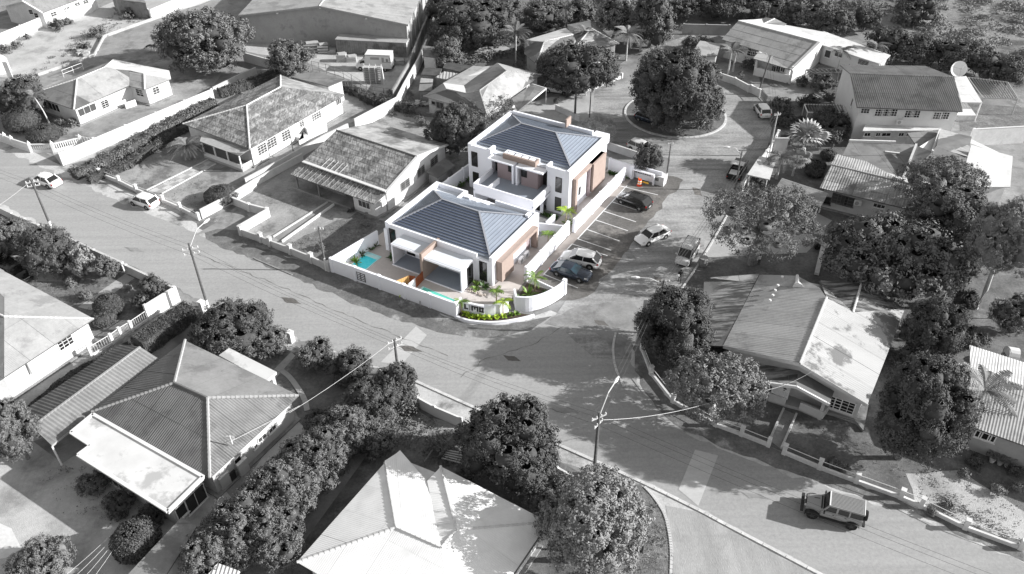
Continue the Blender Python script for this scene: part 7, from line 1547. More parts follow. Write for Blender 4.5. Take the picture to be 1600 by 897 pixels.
far = G(1640, 930, 6.5); fl = P2_[1] + (P2_[1] - P1[1]) * .8
for i, (dz, dy, lab) in enumerate(((-.6, .5, 'upper dark street cable running along the main road'), (-.75, .1, 'second dark street cable just below the upper one'), (-1.2, -.3, 'lowest dark street cable along the main road'))):
    o = Vector((0, dy, dz)); wire(lab, [fl + o, P2_[1] + o, P1[1] + o, P3[1] + o * .6, P4[1] + o, far + o], .35)
wire('pale service cable from the junction pole over the sparse tree to the large bungalow', [P4[1] + Vector((.3, 0, -.9)), G(1160, 612, 4.0), G(1270, 580, 4.6)], .8, .022, 'wire_pale')
wire('pale service cable from the hedge-row pole to the smooth grey roof corner', [P3[1] + Vector((-.3, 0, -.3)), G(452, 645, 3.1)], .25, .022, 'wire_pale')
wire('pale service cable crossing the dark hipped roof to its little mast', [G(468, 634, 3.2), G(362, 689, 3.9)], .05, .018, 'wire_pale')
wire('pale service cable from the leaning pole top leftward', [P2_[1] + Vector((-.3, 0, -.3)), G(-40, 345, 4.5)], .2, .022, 'wire_pale')
for i, dx in enumerate((-.5, -.1, .3)):
    wire('%s cable along the side street to the roundabout poles' % ['left dark', 'middle dark', 'right dark'][i], [P4[1] + Vector((dx, 0, -.5)), P15[1] + Vector((dx * .8, 0, -.2)), P10[1] + Vector((dx, 0, -.5)), P9[1] + Vector((dx, 0, -.5))], .5, .012 if i != 1 else .016, 'wire_dark')
for i in range(4): wire('thin pale garden line at the bottom left, %s of four' % ['uppermost', 'second', 'third', 'lowest'][i], [G(172 + i * 3, 837 + i * 5, 1.9), G(95 + i * 14, 905 + i * 3, 1.9)], .1, .012, 'wire_pale', name='washing_line')
c = G(362, 700); t = thing('roof_mast', 'small white antenna mast on the right slope of the dark hipped roof', 'antenna', G(362, 690, 3.9)); m_ = G(362, 690, 3.9)
MB().tube([m_ - Vector((0, 0, .3)), m_ + Vector((0, 0, .7))], .05, 6).build('mast', 'frame_white', t); q = MB()
for j in range(4): q.tube([m_ + Vector((-.35, 0, .3 + j * .12)), m_ + Vector((.35, 0, .3 + j * .12))], .025, 4)
q.build('antenna_bar', 'frame_white', t)

# ------------------------------------------------------------------ vehicles
M('car_white', .85, rough=.25, coat=.6, spec=.5); M('car_silver', .60, rough=.3, coat=.5); M('car_black', .015, rough=.15, coat=.8); M('car_graphite', (.035, .045, .065), rough=.2, metal=.4, coat=.8); M('car_glass', .018, rough=.06, spec=.7); M('car_glass_teal', (.012, .035, .05), rough=.06, spec=.7)
M('tyre', .02, rough=.85); M('rim', .45, rough=.3, metal=.6); M('rim_dark', .05, rough=.4); M('lamp_clear', .6, rough=.15); M('lamp_red', (.45, .02, .02), rough=.3); M('lamp_dark', .12, rough=.3); M('plastic_dark', .035, rough=.7); M('plate', .5); M('beige_paint', .30, rough=.35, coat=.4)
def loft(mb, st, m=0, n=None):
    b = len(mb.v); n = len(st[0]); vs = [p for s in st for p in s]
    F = [(i * n + j, i * n + (j + 1) % n, (i + 1) * n + (j + 1) % n, (i + 1) * n + j) for i in range(len(st) - 1) for j in range(n)]
    F += [tuple(range(n))[::-1], tuple(range((len(st) - 1) * n, len(st) * n))]; return mb.add(vs, F, m)
def wheel(parent, x, y, r, w_=.2, rim='rim', nm='wheel'):
    s = 1 if y > 0 else -1; tyre = MB().lathe([(r * .62, -w_ / 2), (r * .94, -w_ / 2), (r, -w_ * .3), (r, w_ * .3), (r * .94, w_ / 2), (r * .62, w_ / 2)], (x, y, r), 18, axis='y').build(nm, 'tyre', parent, local=True)
    MB().lathe([(r * .64, s * (w_ * .5 - .04)), (r * .6, s * (w_ * .5 - .005)), (.06, s * (w_ * .5 + .005))] if s > 0 else [(.06, -(w_ * .5 + .005)), (r * .6, -(w_ * .5 - .005)), (r * .64, -(w_ * .5 - .04))], (x, y, r), 14, axis='y').build('rim', 'rim_dark' if rim == 'rim_dark' else 'rim', tyre, local=True)
    q = MB()
    for j in range(5):
        a = j * 2 * math.pi / 5; q.beam((x, y + s * (w_ * .5 + .012), r), (x + math.cos(a) * r * .58, y + s * (w_ * .5 + .004), r + math.sin(a) * r * .58), .05, .02, up=(0, 1, 0))
    q.build('spoke', 'metal_grey' if rim != 'rim_dark' else 'rim_dark', tyre, local=True)
def car(label, px, py, heading, kind='sedan', paint='car_white', glass='car_glass', group=None, cat='car', name='parked_car', tail='lamp_red', length=None):
    t = thing(name, label, cat, (0, 0, 0), group)
    S = dict(sedan=(4.6, 1.78, 1.44, .92, (1.25, .55, -1.15, -1.85), (2.3, -2.3), .33, .98), hatch=(4.0, 1.74, 1.5, .95, (1.25, .5, -1.45, -1.85), (2.0, -2.0), .31, .98),
             suv=(4.6, 1.86, 1.60, 1.0, (1.3, .45, -1.55, -2.2), (2.3, -2.3), .36, 1.06), coupe=(4.7, 1.9, 1.38, .92, (1.0, .2, -1.0, -1.9), (2.35, -2.35), .35, .95), van=(4.3, 1.7, 1.85, 1.05, (1.5, .75, -1.9, -2.1), (2.15, -2.15), .32, 1.08), wagon=(4.5, 1.78, 1.62, .98, (1.2, .5, -1.7, -2.1), (2.25, -2.25), .33, 1.0))[kind]
    L, W, Hh, belt, gx, ends, wr, deck = S; hw = W / 2; x0, x1 = ends[1], ends[0]
    def ring_(x, wf, zt, zb=.22, crown=.03):
        w_ = hw * wf; return [(x, -w_ * .86, zb), (x, w_ * .86, zb), (x, w_ * .985, zb + .14), (x, w_, .55), (x, w_ * .975, zt - .13), (x, w_ * .88, zt - .02), (x, w_ * .45, zt + crown), (x, -w_ * .45, zt + crown), (x, -w_ * .88, zt - .02), (x, -w_ * .975, zt - .13), (x, -w_, .55), (x, -w_ * .985, zb + .14)]
    hood = belt - .08 if kind != 'van' else belt
    st = [ring_(x1, .70, .50, .3, .0), ring_(x1 - .06, .82, hood - .22, .24), ring_(x1 - .28, .93, hood - .08), ring_(x1 - .75, .99, hood - .02), ring_(gx[0], 1, belt), ring_(0, 1, belt + .01), ring_(gx[3] + .1, .99, belt + .01), ring_(x0 + .22, .94, deck - .02 if kind in ('sedan', 'coupe') else belt + .02), ring_(x0 + .06, .86, (deck if kind in ('sedan', 'coupe') else belt) - .12, .26), ring_(x0, .78, .6, .34, 0)]
    body = loft(MB(), st).build('body', paint, t, smooth=False, local=True)
    for p in body.data.polygons: p.use_smooth = True
    # greenhouse
    gw0, gw1 = hw * .95, hw * (.78 if kind in ('sedan', 'coupe') else .86); zr = Hh - .05; a, b, c, d = gx; zb = belt - .02
    B4 = [(a, gw0 * .9), (a - .35, gw0), (d + .3, gw0), (d, gw0 * .88)]; T4 = [(b, gw1 * .93), (b - .2, gw1), (c + .15, gw1), (c, gw1 * .92)]
    bot = [(x, y, zb) for x, y in B4] + [(x, -y, zb) for x, y in B4[::-1]]; top = [(x, y, zr) for x, y in T4] + [(x, -y, zr) for x, y in T4[::-1]]
    MB().add(bot + top, [(0, 1, 9, 8), (1, 2, 10, 9), (2, 3, 11, 10), (3, 4, 12, 11), (4, 5, 13, 12), (5, 6, 14, 13), (6, 7, 15, 14), (7, 0, 8, 15), tuple(range(8, 16))]).build('cabin_glass', glass, t, local=True)
    rf = loft(MB(), [[(x, -w_ * .98, z_ - .05), (x, -w_ * .8, z_ + .02), (x, 0, z_ + .05), (x, w_ * .8, z_ + .02), (x, w_ * .98, z_ - .05), (x, 0, z_ - .07)] for x, w_, z_ in ((b + .04, gw1 * .95, zr - .01), (b - .3, gw1 * 1.03, zr + .02), ((b + c) / 2, gw1 * 1.05, zr + .03), (c + .3, gw1 * 1.03, zr + .01), (c - .05, gw1 * .95, zr - .03))]).build('roof', paint, t, local=True)
    for s in (-1, 1):
        pl_ = [((a - .02, s * gw0 * .93, zb), (b, s * gw1 * .97, zr), .06, .06), ((d + .02, s * gw0 * .92, zb), (c, s * gw1 * .97, zr), .12 if kind in ('sedan', 'coupe') else .16, .06), (((b + c) / 2 + .1, s * gw0, zb), ((b + c) / 2 + .05, s * gw1 * 1.03, zr), .045, .04)]
        if kind in ('van',): pl_.append(((c + .5, s * gw0, zb), (c + .45, s * gw1 * 1.02, zr), .05, .04))
        for v in pl_: MB().beam(*v).build('pillar', paint, t, local=True)
    for s in (-1, 1):
        MB().beam((x1 - .16, s * hw * .78, hood - .17), (x1 - .42, s * hw * .9, hood - .11), .1, .14).build('headlight', 'lamp_clear', t, local=True)
        MB().beam((x0 + .05, s * hw * .80, deck - .24), (x0 + .22, s * hw * .93, deck - .2), .1, .18).build('taillight', tail, t, local=True)
        MB().box((a - .25, s * (hw + .09), belt + .06), (.12, .2, .13)).build('mirror', paint, t, local=True)
    MB().box((x1 - .03, 0, .36), (.09, W * .62, .14)).build('grille', 'plastic_dark', t, local=True); MB().box((x0 + .01, 0, .62), (.05, .5, .12)).build('number_plate', 'plate', t, local=True)
    q = MB(); 
    for s in (-1, 1):
        for x in (L * .295, -L * .285): q.lathe([(wr * 1.16, -.02), (wr * 1.16, .02)], (x, s * (hw - .02), wr + .01), 18, axis='y')
    q.build('wheel_arch', 'plastic_dark', t, local=True)
    for s in (-1, 1):
        for x in (L * .295, -L * .285): wheel(t, x, s * (hw - .085), wr)
    loc = G(px, py); t.location = loc; t.rotation_euler = (0, 0, heading)
    ORG[t.name] = Vector(loc); return t
def hd(a, b): p, q = G(*a, .4), G(*b, .4); return math.atan2((q - p).y, (q - p).x)
car('white sedan driving on the side street past the parking bays', 1019, 374, hd((1043.6, 361), (995.4, 381)), 'sedan')
car('white compact SUV parked in the bay beside the dark coupe', 907, 411, hd((936, 414), (880, 402)) , 'suv')
car('dark grey coupe with glass roof parked nearest the curved wall', 892, 430, hd((866, 420), (920, 436)), 'coupe', 'car_graphite', 'car_glass_teal')
car('black SUV parked alone in an upper bay behind the empty ones', 990, 320, hd((1004, 325), (972, 313)), 'suv', 'car_black')
car('silver minivan at the right kerb facing the camera behind the walking person', 1073, 403, hd((1082, 383), (1066, 408)), 'van', 'car_silver')
car('white sedan on the main road beside the far left pole', 74, 287, hd((92, 290), (56, 278)), 'sedan')
car('pale hatchback parked by the low garden wall, left', 227, 320, hd((249, 325), (208, 312)), 'hatch', 'car_white')
car('white car parked at the roundabout below the dark gate', 1190, 178, hd((1196, 182), (1184, 164)), 'hatch')
car('silver estate car on the concrete driveway below the wide dark tree', 871, 144, hd((853, 142), (886, 147)), 'wagon', 'car_silver')
car('second car behind the silver estate, deep in the tree shade', 880, 135, hd((858, 132), (893, 137)), 'wagon', 'car_graphite')
car('dark car partly hidden by the small tree behind the meter niche', 1001, 236, hd((988, 230), (1014, 240)), 'hatch', 'car_silver')
car('black car with round spare wheel cover beside the left house', 26, 432, hd((0, 420), (40, 440)), 'suv', 'car_black')
car('black car at the left edge behind the pale roof', 0, 412, hd((-20, 405), (12, 418)), 'sedan', 'car_black')
car('dark car in the shade of the roundabout tree', 1012, 190, hd((1004, 186), (1022, 192)), 'hatch', 'car_graphite')
# pickup
def pickup(label, px, py, heading):
    t = thing('pickup_truck', label, 'pickup', (0, 0, 0)); P_ = 'car_black'
    MB().box((.1, 0, .62), (5.0, 1.8, .5)).build('body', P_, t, local=True); MB().box((1.85, 0, .95), (1.3, 1.7, .2)).build('hood', P_, t, local=True)
    MB().prism([(1.2, -.85), (1.2, .85), (-.4, .85), (-.4, -.85)], .85, .9).build('sill', P_, t, local=True)
    q = MB(); bot = [(1.25, .84, .88), (-.5, .84, .88), (-.5, -.84, .88), (1.25, -.84, .88)]; top = [(.6, .68, 1.58), (-.4, .68, 1.58), (-.4, -.68, 1.58), (.6, -.68, 1.58)]
    q.add(bot + top, [(0, 1, 5, 4), (1, 2, 6, 5), (2, 3, 7, 6), (3, 0, 4, 7)]).build('cabin_glass', 'car_glass', t, local=True); MB().box((.1, 0, 1.6), (1.1, 1.42, .07)).build('roof', 'car_silver', t, local=True)
    for s in (-1, 1): MB().box((-1.45, s * .86, 1.0), (2.0, .08, .4)).build('bed_side', P_, t, local=True); MB().box((2.55, s * .65, .75), (.08, .3, .16)).build('headlight', 'lamp_clear', t, local=True); MB().box((-2.42, s * .8, .8), (.06, .14, .25)).build('taillight', 'lamp_red', t, local=True)
    MB().box((-2.43, 0, .98), (.07, 1.7, .38)).build('tailgate', P_, t, local=True); MB().box((-1.4, .1, .93), (1.3, 1.2, .12)).build('load_cover', 'car_silver', t, local=True)
    for s in (-1, 1):
        for x in (1.6, -1.5): wheel(t, x, s * .83, .38)
    t.location = G(px, py); t.rotation_euler = (0, 0, heading)
pickup('dark pickup truck with open bed on the side street under the lamp pole', 1151, 272, hd((1146, 285), (1158, 262)))
# off-road vehicle
t = thing('off_road_car', 'beige boxy off-road car with ribbed roof and rear spare wheel on the main road', 'off-road car', (0, 0, 0)); B_ = 'beige_paint'
q = MB(); loft(q, [[(x, -w_, .55), (x, w_, .55), (x, w_ + .02, .9), (x, w_ - .03, zt), (x, -w_ + .03, zt), (x, -w_ - .02, .9)] for x, w_, zt in ((1.0, .78, 1.16), (.9, .80, 1.18), (-1.9, .80, 1.18), (-2.0, .78, 1.16))]); q.build('body', B_, t, local=True)
loft(MB(), [[(x, -w_, .6), (x, w_, .6), (x, w_, zt - .06), (x, w_ * .85, zt), (x, -w_ * .85, zt), (x, -w_, zt - .06)] for x, w_, zt in ((2.05, .56, 1.08), (1.9, .60, 1.12), (1.0, .74, 1.2))]).build('hood', B_, t, local=True)
loft(MB(), [[(x, -.80, .6), (x, -.80, .6), (x, .80, .6), (x, .80, zt), (x, .72, zt + .02), (x, -.72, zt + .02), (x, -.80, zt)] for x, zt in ((1.02, 1.12), (.98, 1.12))]).build('cowl', B_, t, local=True)
q = MB(); bot = [(.85, .76, 1.16), (-1.98, .76, 1.16), (-1.98, -.76, 1.16), (.85, -.76, 1.16)]; top = [(.52, .68, 1.76), (-1.94, .68, 1.76), (-1.94, -.68, 1.76), (.52, -.68, 1.76)]
q.add(bot + top, [(0, 1, 5, 4), (1, 2, 6, 5), (2, 3, 7, 6), (3, 0, 4, 7)]).build('cabin_glass', 'car_glass', t, local=True)
rf = MB().box((-.72, 0, 1.80), (2.5, 1.44, .1)).build('roof', B_, t, local=True)
for i in range(11): MB().box((-.72, -.6 + i * .12, 1.865), (2.3, .055, .035)).build('roof_rib', B_, rf, local=True)
MB().box((.5, 0, 1.83), (.09, 1.42, .1)).build('roof_edge', 'frame_white', rf, local=True); MB().box((-1.98, 0, 1.82), (.06, 1.46, .1)).build('roof_edge', 'frame_white', rf, local=True)
for s in (-1, 1):
    MB().beam((.86, s * .78, 1.14), (.52, s * .70, 1.77), .09, .09).build('pillar', B_, t, local=True)
    for x, w_ in ((-.12, .14), (-1.0, .1)): MB().beam((x, s * .79, 1.14), (x, s * .71, 1.77), w_, .05, up=(0, 1, 0)).build('pillar', B_, t, local=True)
    MB().beam((.86, s * .78, 1.17), (-2.0, s * .78, 1.17), .05, .07).build('belt_rail', B_, t, local=True); MB().beam((.5, s * .71, 1.75), (-2.0, s * .71, 1.75), .05, .07).build('roof_rail', B_, t, local=True)
for s in (-1, 1):
    MB().beam((1.02, s * .805, .6), (1.02, s * .80, 1.1), .02, .02, up=(0, 1, 0)).build('door_gap', 'shadow_gap', t, local=True)
    for x0_, x1_ in ((.95, -.1), (-.12, -1.0)):
        MB().beam((x0_, s * .825, .88), (x1_ + .04, s * .825, .88), .03, .5).build('door', B_, t, local=True); MB().box((x1_ + .2, s * .85, 1.02), (.16, .03, .04)).build('door_handle', 'plastic_dark', t, local=True)
    MB().box((.0, s * .9, .5), (2.0, .2, .07)).build('side_step', 'plastic_dark', t, local=True)
    for x, r_ in ((1.5, .52), (-1.35, .52)):
        q = MB(); n_ = 9; P_ = []
        for j in range(n_):
            a = math.pi * (.04 + .92 * j / (n_ - 1)); P_.append((x + math.cos(a) * r_ * 1.08, r_ * .78 * math.sin(a) + .42))
        for j in range(n_ - 1): q.beam((P_[j][0], s * .84, P_[j][1]), (P_[j + 1][0], s * .84, P_[j + 1][1]), .34, .05, up=(0, 1, 0)) if False else q.add([(P_[j][0], s * .62, P_[j][1]), (P_[j + 1][0], s * .62, P_[j + 1][1]), (P_[j + 1][0], s * .98, P_[j + 1][1] - .03), (P_[j][0], s * .98, P_[j][1] - .03), (P_[j][0], s * .62, P_[j][1] - .06), (P_[j + 1][0], s * .62, P_[j + 1][1] - .06), (P_[j + 1][0], s * .98, P_[j + 1][1] - .09), (P_[j][0], s * .98, P_[j][1] - .09)], [(0, 1, 2, 3), (4, 7, 6, 5), (3, 2, 6, 7), (0, 4, 5, 1)])
        q.build('fender', 'plastic_dark', t, local=True)
        wheel(t, x, s * .82, .43, .27, 'rim_dark')
    MB().lathe([(.11, -.03), (.1, .03)], (2.08, s * .42, .88), 12, axis='y').build('headlight', 'lamp_clear', t, local=True); MB().box((-2.02, s * .72, .86), (.06, .14, .26)).build('taillight', 'lamp_dark', t, local=True); MB().box((.78, s * .98, 1.25), (.1, .2, .2)).build('mirror', 'plastic_dark', t, local=True)
MB().box((2.3, 0, .6), (.22, 1.7, .18)).build('bumper', 'plastic_dark', t, local=True); MB().box((2.07, 0, .86), (.05, .62, .4)).build('grille', 'plastic_dark', t, local=True); MB().box((-2.15, 0, .58), (.2, 1.5, .16)).build('bumper', 'plastic_dark', t, local=True)
q = MB(); q.beam((.98, -.6, 1.2), (.98, .6, 1.2), .1, .05); q.build('hood_vent', 'plastic_dark', t, local=True); MB().beam((1.55, -.25, 1.17), (1.15, -.28, 1.2), .05, .01).build('hood_latch', 'plastic_dark', t, local=True)
MB().beam((.6, 0, 1.78), (.85, 0, 1.2), 1.35, .02).build('windshield', 'car_glass', t, local=True)
sw = MB(); n_ = 18
for (r_, x_) in ((.24, -2.12), (.38, -2.1), (.40, -2.16), (.40, -2.3), (.36, -2.36), (.24, -2.36)): pass
Pv = [(x_, r_ * math.cos(a), 1.02 + r_ * math.sin(a)) for (r_, x_) in ((.01, -2.10), (.36, -2.1), (.41, -2.15), (.41, -2.29), (.37, -2.34), (.25, -2.35), (.24, -2.30), (.01, -2.3)) for a in np.linspace(0, 2 * math.pi, n_, endpoint=False)]
spw = MB().add(Pv, [(i * n_ + j, i * n_ + (j + 1) % n_, (i + 1) * n_ + (j + 1) % n_, (i + 1) * n_ + j) for i in range(7) for j in range(n_)]).build('spare_wheel', 'tyre', t, local=True)
MB().box((-2.35, 0, 1.02), (.04, .12, .12)).build('hub', 'metal_grey', spw, local=True)
t.scale = (1.05,) * 3; t.location = G(1300, 805); t.rotation_euler = (0, 0, hd((1341, 806), (1262, 784)))

# box truck
kt = K(540, 60, 11.21); b0, b1 = G(559, 111), G(612, 113)
t = thing('box_truck', 'white box truck with printed side panel in the yard below the warehouse', 'truck', (0, 0, 0)); W2 = 'white_paint'
MB().box((-.9, 0, 1.75), (4.2, 2.1, 2.3)).build('cargo_box', W2, t, local=True); MB().box((-.9, 0, 2.93), (4.3, 2.2, .06)).build('box_top', 'white_paint', t, local=True); MB().box((-.9, 0, .52), (4.6, .9, .25)).build('chassis', 'plastic_dark', t, local=True)
loft(MB(), [[(x, -.93, .45), (x, .93, .45), (x, .93, zt - .1), (x, .8, zt), (x, -.8, zt), (x, -.93, zt - .1)] for x, zt in ((3.0, .95), (2.85, 1.15), (2.3, 1.35), (1.75, 2.0), (1.25, 2.1))]).build('cab', W2, t, local=True)
MB().beam((2.32, 0, 1.38), (1.82, 0, 1.98), 1.6, .04).build('windshield', 'car_glass', t, local=True)
for s in (-1, 1):
    MB().add([(2.25, s * .945, 1.38), (1.45, s * .945, 1.38), (1.45, s * .945, 1.85), (1.85, s * .945, 1.85)], [(0, 1, 2, 3)]).build('side_window', 'car_glass', t, local=True)
    MB().box((2.95, s * .7, .85), (.1, .3, .18)).build('headlight', 'lamp_clear', t, local=True); MB().box((2.1, s * 1.08, 1.5), (.1, .2, .3)).build('mirror', 'plastic_dark', t, local=True)
    for x in (2.3, -1.9): wheel(t, x, s * .88, .37)
pn = MB()
sd_s = 1
pn = MB().box((-.9, 1.056, 2.83), (3.9, .012, .12)).build('panel_band', 'metal_grey', t, local=True)
for dx_, dz_, w_, h_, m_ in ((.35, 2.3, 1.5, .4, 'metal_grey'), (-1.0, 2.1, .4, .8, 'roof_light'), (-1.7, 2.05, .35, .5, 'wall_dark'), (-2.25, 2.1, .2, .8, 'wall_dark'), (-1.7, 1.7, 1.7, .12, 'metal_grey')): MB().box((-.9 + dx_ + .2, 1.057, dz_), (w_, .014, h_)).build('printed_panel', m_, t, local=True); MB().box((-.9 + dx_ + .2, -1.057, dz_), (w_, .014, h_)).build('printed_panel', m_, t, local=True)
tt = (b0 + b1) / 2; t.location = (tt.x, tt.y + 1.0, 0); t.rotation_euler = (0, 0, math.atan2((b0 - b1).y, (b0 - b1).x)); ORG[t.name] = t.location.copy()
# rack in front of the truck
r0_, r1_ = G(570, 131), G(597, 132); t = thing('shelf_rack', 'pale metal rack stacked with thin panels in front of the box truck', 'rack', r0_)
for i in range(9):
    for j in range(3): a, b = r0_.lerp(r1_, j / 3 + .01), r0_.lerp(r1_, (j + 1) / 3 - .01); MB().beam(a + Vector((0, .5, .3 + i * .3)), b + Vector((0, .5, .3 + i * .3)), .9, .07).build('shelf_board', 'galv', t)
for j in range(4): p = r0_.lerp(r1_, j / 3); MB().tube([p, p + Vector((0, 0, 3.0))], .05, 5).build('upright', 'frame_white', t); MB().tube([p + Vector((0, 1, 0)), p + Vector((0, 1, 3.0))], .05, 5).build('upright', 'frame_white', t)
MB().beam(r1_ + Vector((.3, 0, 0)), r1_ + Vector((.1, .2, 3.0)), .12, .5).build('leaning_panel', 'white_paint', t)
kw = K(350, 0, 2.99)
for i, (x, y, sx, sz, m_, lab) in enumerate([(415, 240, 2.6, 1.6, 'wood_old', 'dark stacked crate against the warehouse wall, left one'), (468, 245, 1.8, 1.5, 'wall_dark', 'dark bin against the warehouse wall, right of the crate'), (552, 285, 1.6, 1.3, 'galv', 'pale wrapped pallet load below the container end'), (598, 285, 1.6, .9, 'metal_grey', 'low grey box between the pallet load and the truck'),
    (820, 300, 1.8, .7, 'wood_old', 'low heap of planks behind the truck'), (505, 245, 1.4, .5, 'galv', 'flat pale sheet stack right of the dark bin')]):
    c = G(*kw(x, y)); t = thing('crate', lab, 'crate', c)
    MB().box(c + Vector((0, 0, sz / 2)), (sx, 1.3, sz), .05).build('box', m_, t)
    for j in range(3): MB().box(c + Vector((0, -.67, sz * (j + .5) / 3)), (sx + .04, .06, sz * .16), .05).build('slat', 'galv' if m_ != 'galv' else 'metal_grey', t)
    MB().box(c + Vector((.1, 0, sz + .06)), (sx * .8, 1.0, .12), .3).build('lid', 'galv', t)
k = K(640, 40, 5.98)
c = G(*k(588, 195)); t = thing('garden_block', 'pale rectangular slab block in the garden at the top centre', 'block', c); MB().box(c + Vector((0, 0, .45)), (2.1, 1.2, .9), .1).build('block_body', 'concrete', t); MB().box(c + Vector((0, 0, .93)), (2.2, 1.3, .06), .1).build('block_top', 'galv', t)
rg1 = random.Random(4)
t = thing('rubble_heap', 'pale broken rubble pile at the edge of the sandy lot by the lane', 'rubble', G(132, 86))
for i in range(9): c = G(128 + rg1.uniform(-5, 8), 86 + rg1.uniform(-4, 3)); MB().box(c + Vector((0, 0, .25)), (rg1.uniform(.4, 1.3), rg1.uniform(.4, .9), rg1.uniform(.3, .8)), rg1.uniform(0, 3)).build('rubble_piece', 'stone', t)
t = thing('junk_pile', 'scattered junk in the alley yard beneath the huts', 'junk', G(663, 165))
for i in range(12): c = G(661 + rg1.uniform(-18, 16), 165 + rg1.uniform(-8, 7)); MB().box(c + Vector((0, 0, .2)), (rg1.uniform(.3, 1.2), rg1.uniform(.3, .8), rg1.uniform(.1, .5)), rg1.uniform(0, 3)).build('junk_piece', rg1.choice(['galv', 'wood_old', 'stone', 'wall_dark']), t)
c = G(14, 92); t = thing('storage_tank', 'pale rounded water tank at the left edge above the small tree', 'tank', G(2, 112)); MB().lathe([(1.5, 0), (1.5, 2.0), (1.2, 2.5), (.3, 2.7)], G(2, 112), 18).build('tank_body', 'white_worn', t)
t = thing('standing_board', 'narrow pale board standing upright beside the water tank', 'board', G(17, 122)); MB().box(G(17, 122) + Vector((0, 0, 1.4)), (.8, .15, 2.8), 0).build('panel', 'white_worn', t)
t = thing('clothes_line', 'thin white pipe frame on the shaded lane behind the upper left bungalow', 'frame', G(110, 118)); f0, f1 = G(100, 121), G(131, 109)
for z_ in (1.2, .6): MB().tube([f0 + Vector((0, 0, z_)), f1 + Vector((0, 0, z_))], .04, 5).build('rail', 'frame_white', t)
for p in (f0, f0.lerp(f1, .5), f1): MB().tube([p, p + Vector((0, 0, 1.2))], .04, 5).build('upright', 'frame_white', t)
# bins, pots, barrels on the right
for i, (x, y, lab) in enumerate([(1549, 722, 'white flower pot below the three-pane window, left one'), (1561, 726, 'clay-grey flower pot, middle of the row below the grey wall'), (1572, 729, 'flower pot right in the row below the grey wall')]):
    c = G(x, y); t = thing('flower_pot', lab, 'flower pot', c); MB().lathe([(.16, 0), (.26, .4), (.28, .45)], c, 10).build('pot', 'white_worn' if i == 0 else 'stone', t); V, Q = frond_mesh(i, .8, .5, .16, 6)
    for j in range(7): o = mesh_obj('frond', V, Q, 'leaf_mid', t, local=True); o.location = (0, 0, .45); o.rotation_euler = (0, -.6, j * .9)
c = G(1098, 414); t = thing('water_barrel', 'dark round barrel beside the kerb near the lean-to roof', 'barrel', c); MB().lathe([(.5, 0), (.55, .5), (.5, 1.0)], c, 12).build('drum', 'wall_dark', t); MB().lathe([(.52, 1.0), (.5, 1.05)], c, 12).build('lid', 'metal_grey', t)
c = G(1580, 560); t = thing('water_tank', 'pale cylindrical tank lying behind the corrugated roof, right edge', 'tank', c); MB().tube([G(1573, 553, .9), G(1590, 556, .9)], [.75, .75], 14).build('tank_body', 'white_paint', t); MB().tube([G(1572, 553, .9), G(1573.5, 553, .9)], [.6, .78], 14).build('tank_end', 'white_worn', t)
ac = ac_unit(G(1570, 562), .2, 'dark box beside the lying tank behind the corrugated roof', 'wall_dark', 1.3)
c = G(1279, 397); t = thing('trailer', 'old pale trailer with drawbar parked by the large bungalow', 'trailer', c); q0_ = G(1286, 385)
MB().box(q0_ + Vector((0, 0, .9)), (3.0, 1.8, .25), -1.1).build('deck', 'galv', t); MB().box(q0_ + Vector((0, .3, 1.2)), (2.6, .1, .4), -.3).build('side_board', 'metal_grey', t); MB().beam(q0_ + Vector((0, 0, .6)), G(1276, 428, .4), .5, .3).build('drawbar', 'ridge_light', t)
for dx_ in (-.9, .9): MB().lathe([(.36, -.12), (.36, .12)], q0_ + Vector((dx_, -.6, .36)), 14, axis='y').build('wheel', 'tyre', t)
c = G(1415, 425); 
for i, (x, y, lab) in enumerate([(128, 722, 'cream bin pair by the side door of the dark hipped house, left'), (138, 716, 'cream bin right of its twin by the side door')]): pass
kk = K(0, 597, 2.99)
for i, (x, y, lab) in enumerate([(1085, 455, 'dark rubbish bin by the concrete drive, lower one'), (1115, 425, 'grey rubbish bin by the concrete drive, upper one')]):
    c = G(*kk(x, y)); t = thing('rubbish_bin', lab, 'bin', c); MB().box(c + Vector((0, 0, .5)), (.6, .6, 1.0), AN).build('bin_body', ['plastic_dark', 'metal_grey'][i], t); MB().box(c + Vector((0, 0, 1.04)), (.66, .68, .08), AN).build('lid', ['plastic_dark', 'metal_grey'][i], t)
for i, (x, y) in enumerate(((1060, 490), (1145, 425))):
    c = G(*kk(x, y)); t = thing('screen_wall', ['short rounded cream wall screening the bins, lower end', 'short rounded cream wall screening the bins, upper end'][i], 'wall', c); MB().box(c + Vector((0, 0, .75)), (.25, 1.0, 1.5), AN).build('wall_body', 'cream_wall', t); MB().box(c + Vector((0, 0, 1.52)), (.3, 1.06, .06), AN).build('coping', 'white_worn', t)
t = thing('fallen_branch', 'fallen dark pole lying in the rear garden beside the white roof', 'branch', G(665, 715)); MB().tube([G(663, 722, .2), G(672, 708, .4), G(676, 703, .6)], [.08, .07, .05], 6).build('stick', 'bark', t)
t = thing('stacked_timber', 'slats of stacked timber behind the dense round tree', 'timber', G(700, 712))
for i in range(5): MB().beam(G(690 + i * 2, 716 - i * 3, .2), G(722, 724 - i * 4, .2), .12, .12).build('plank', 'galv', t)

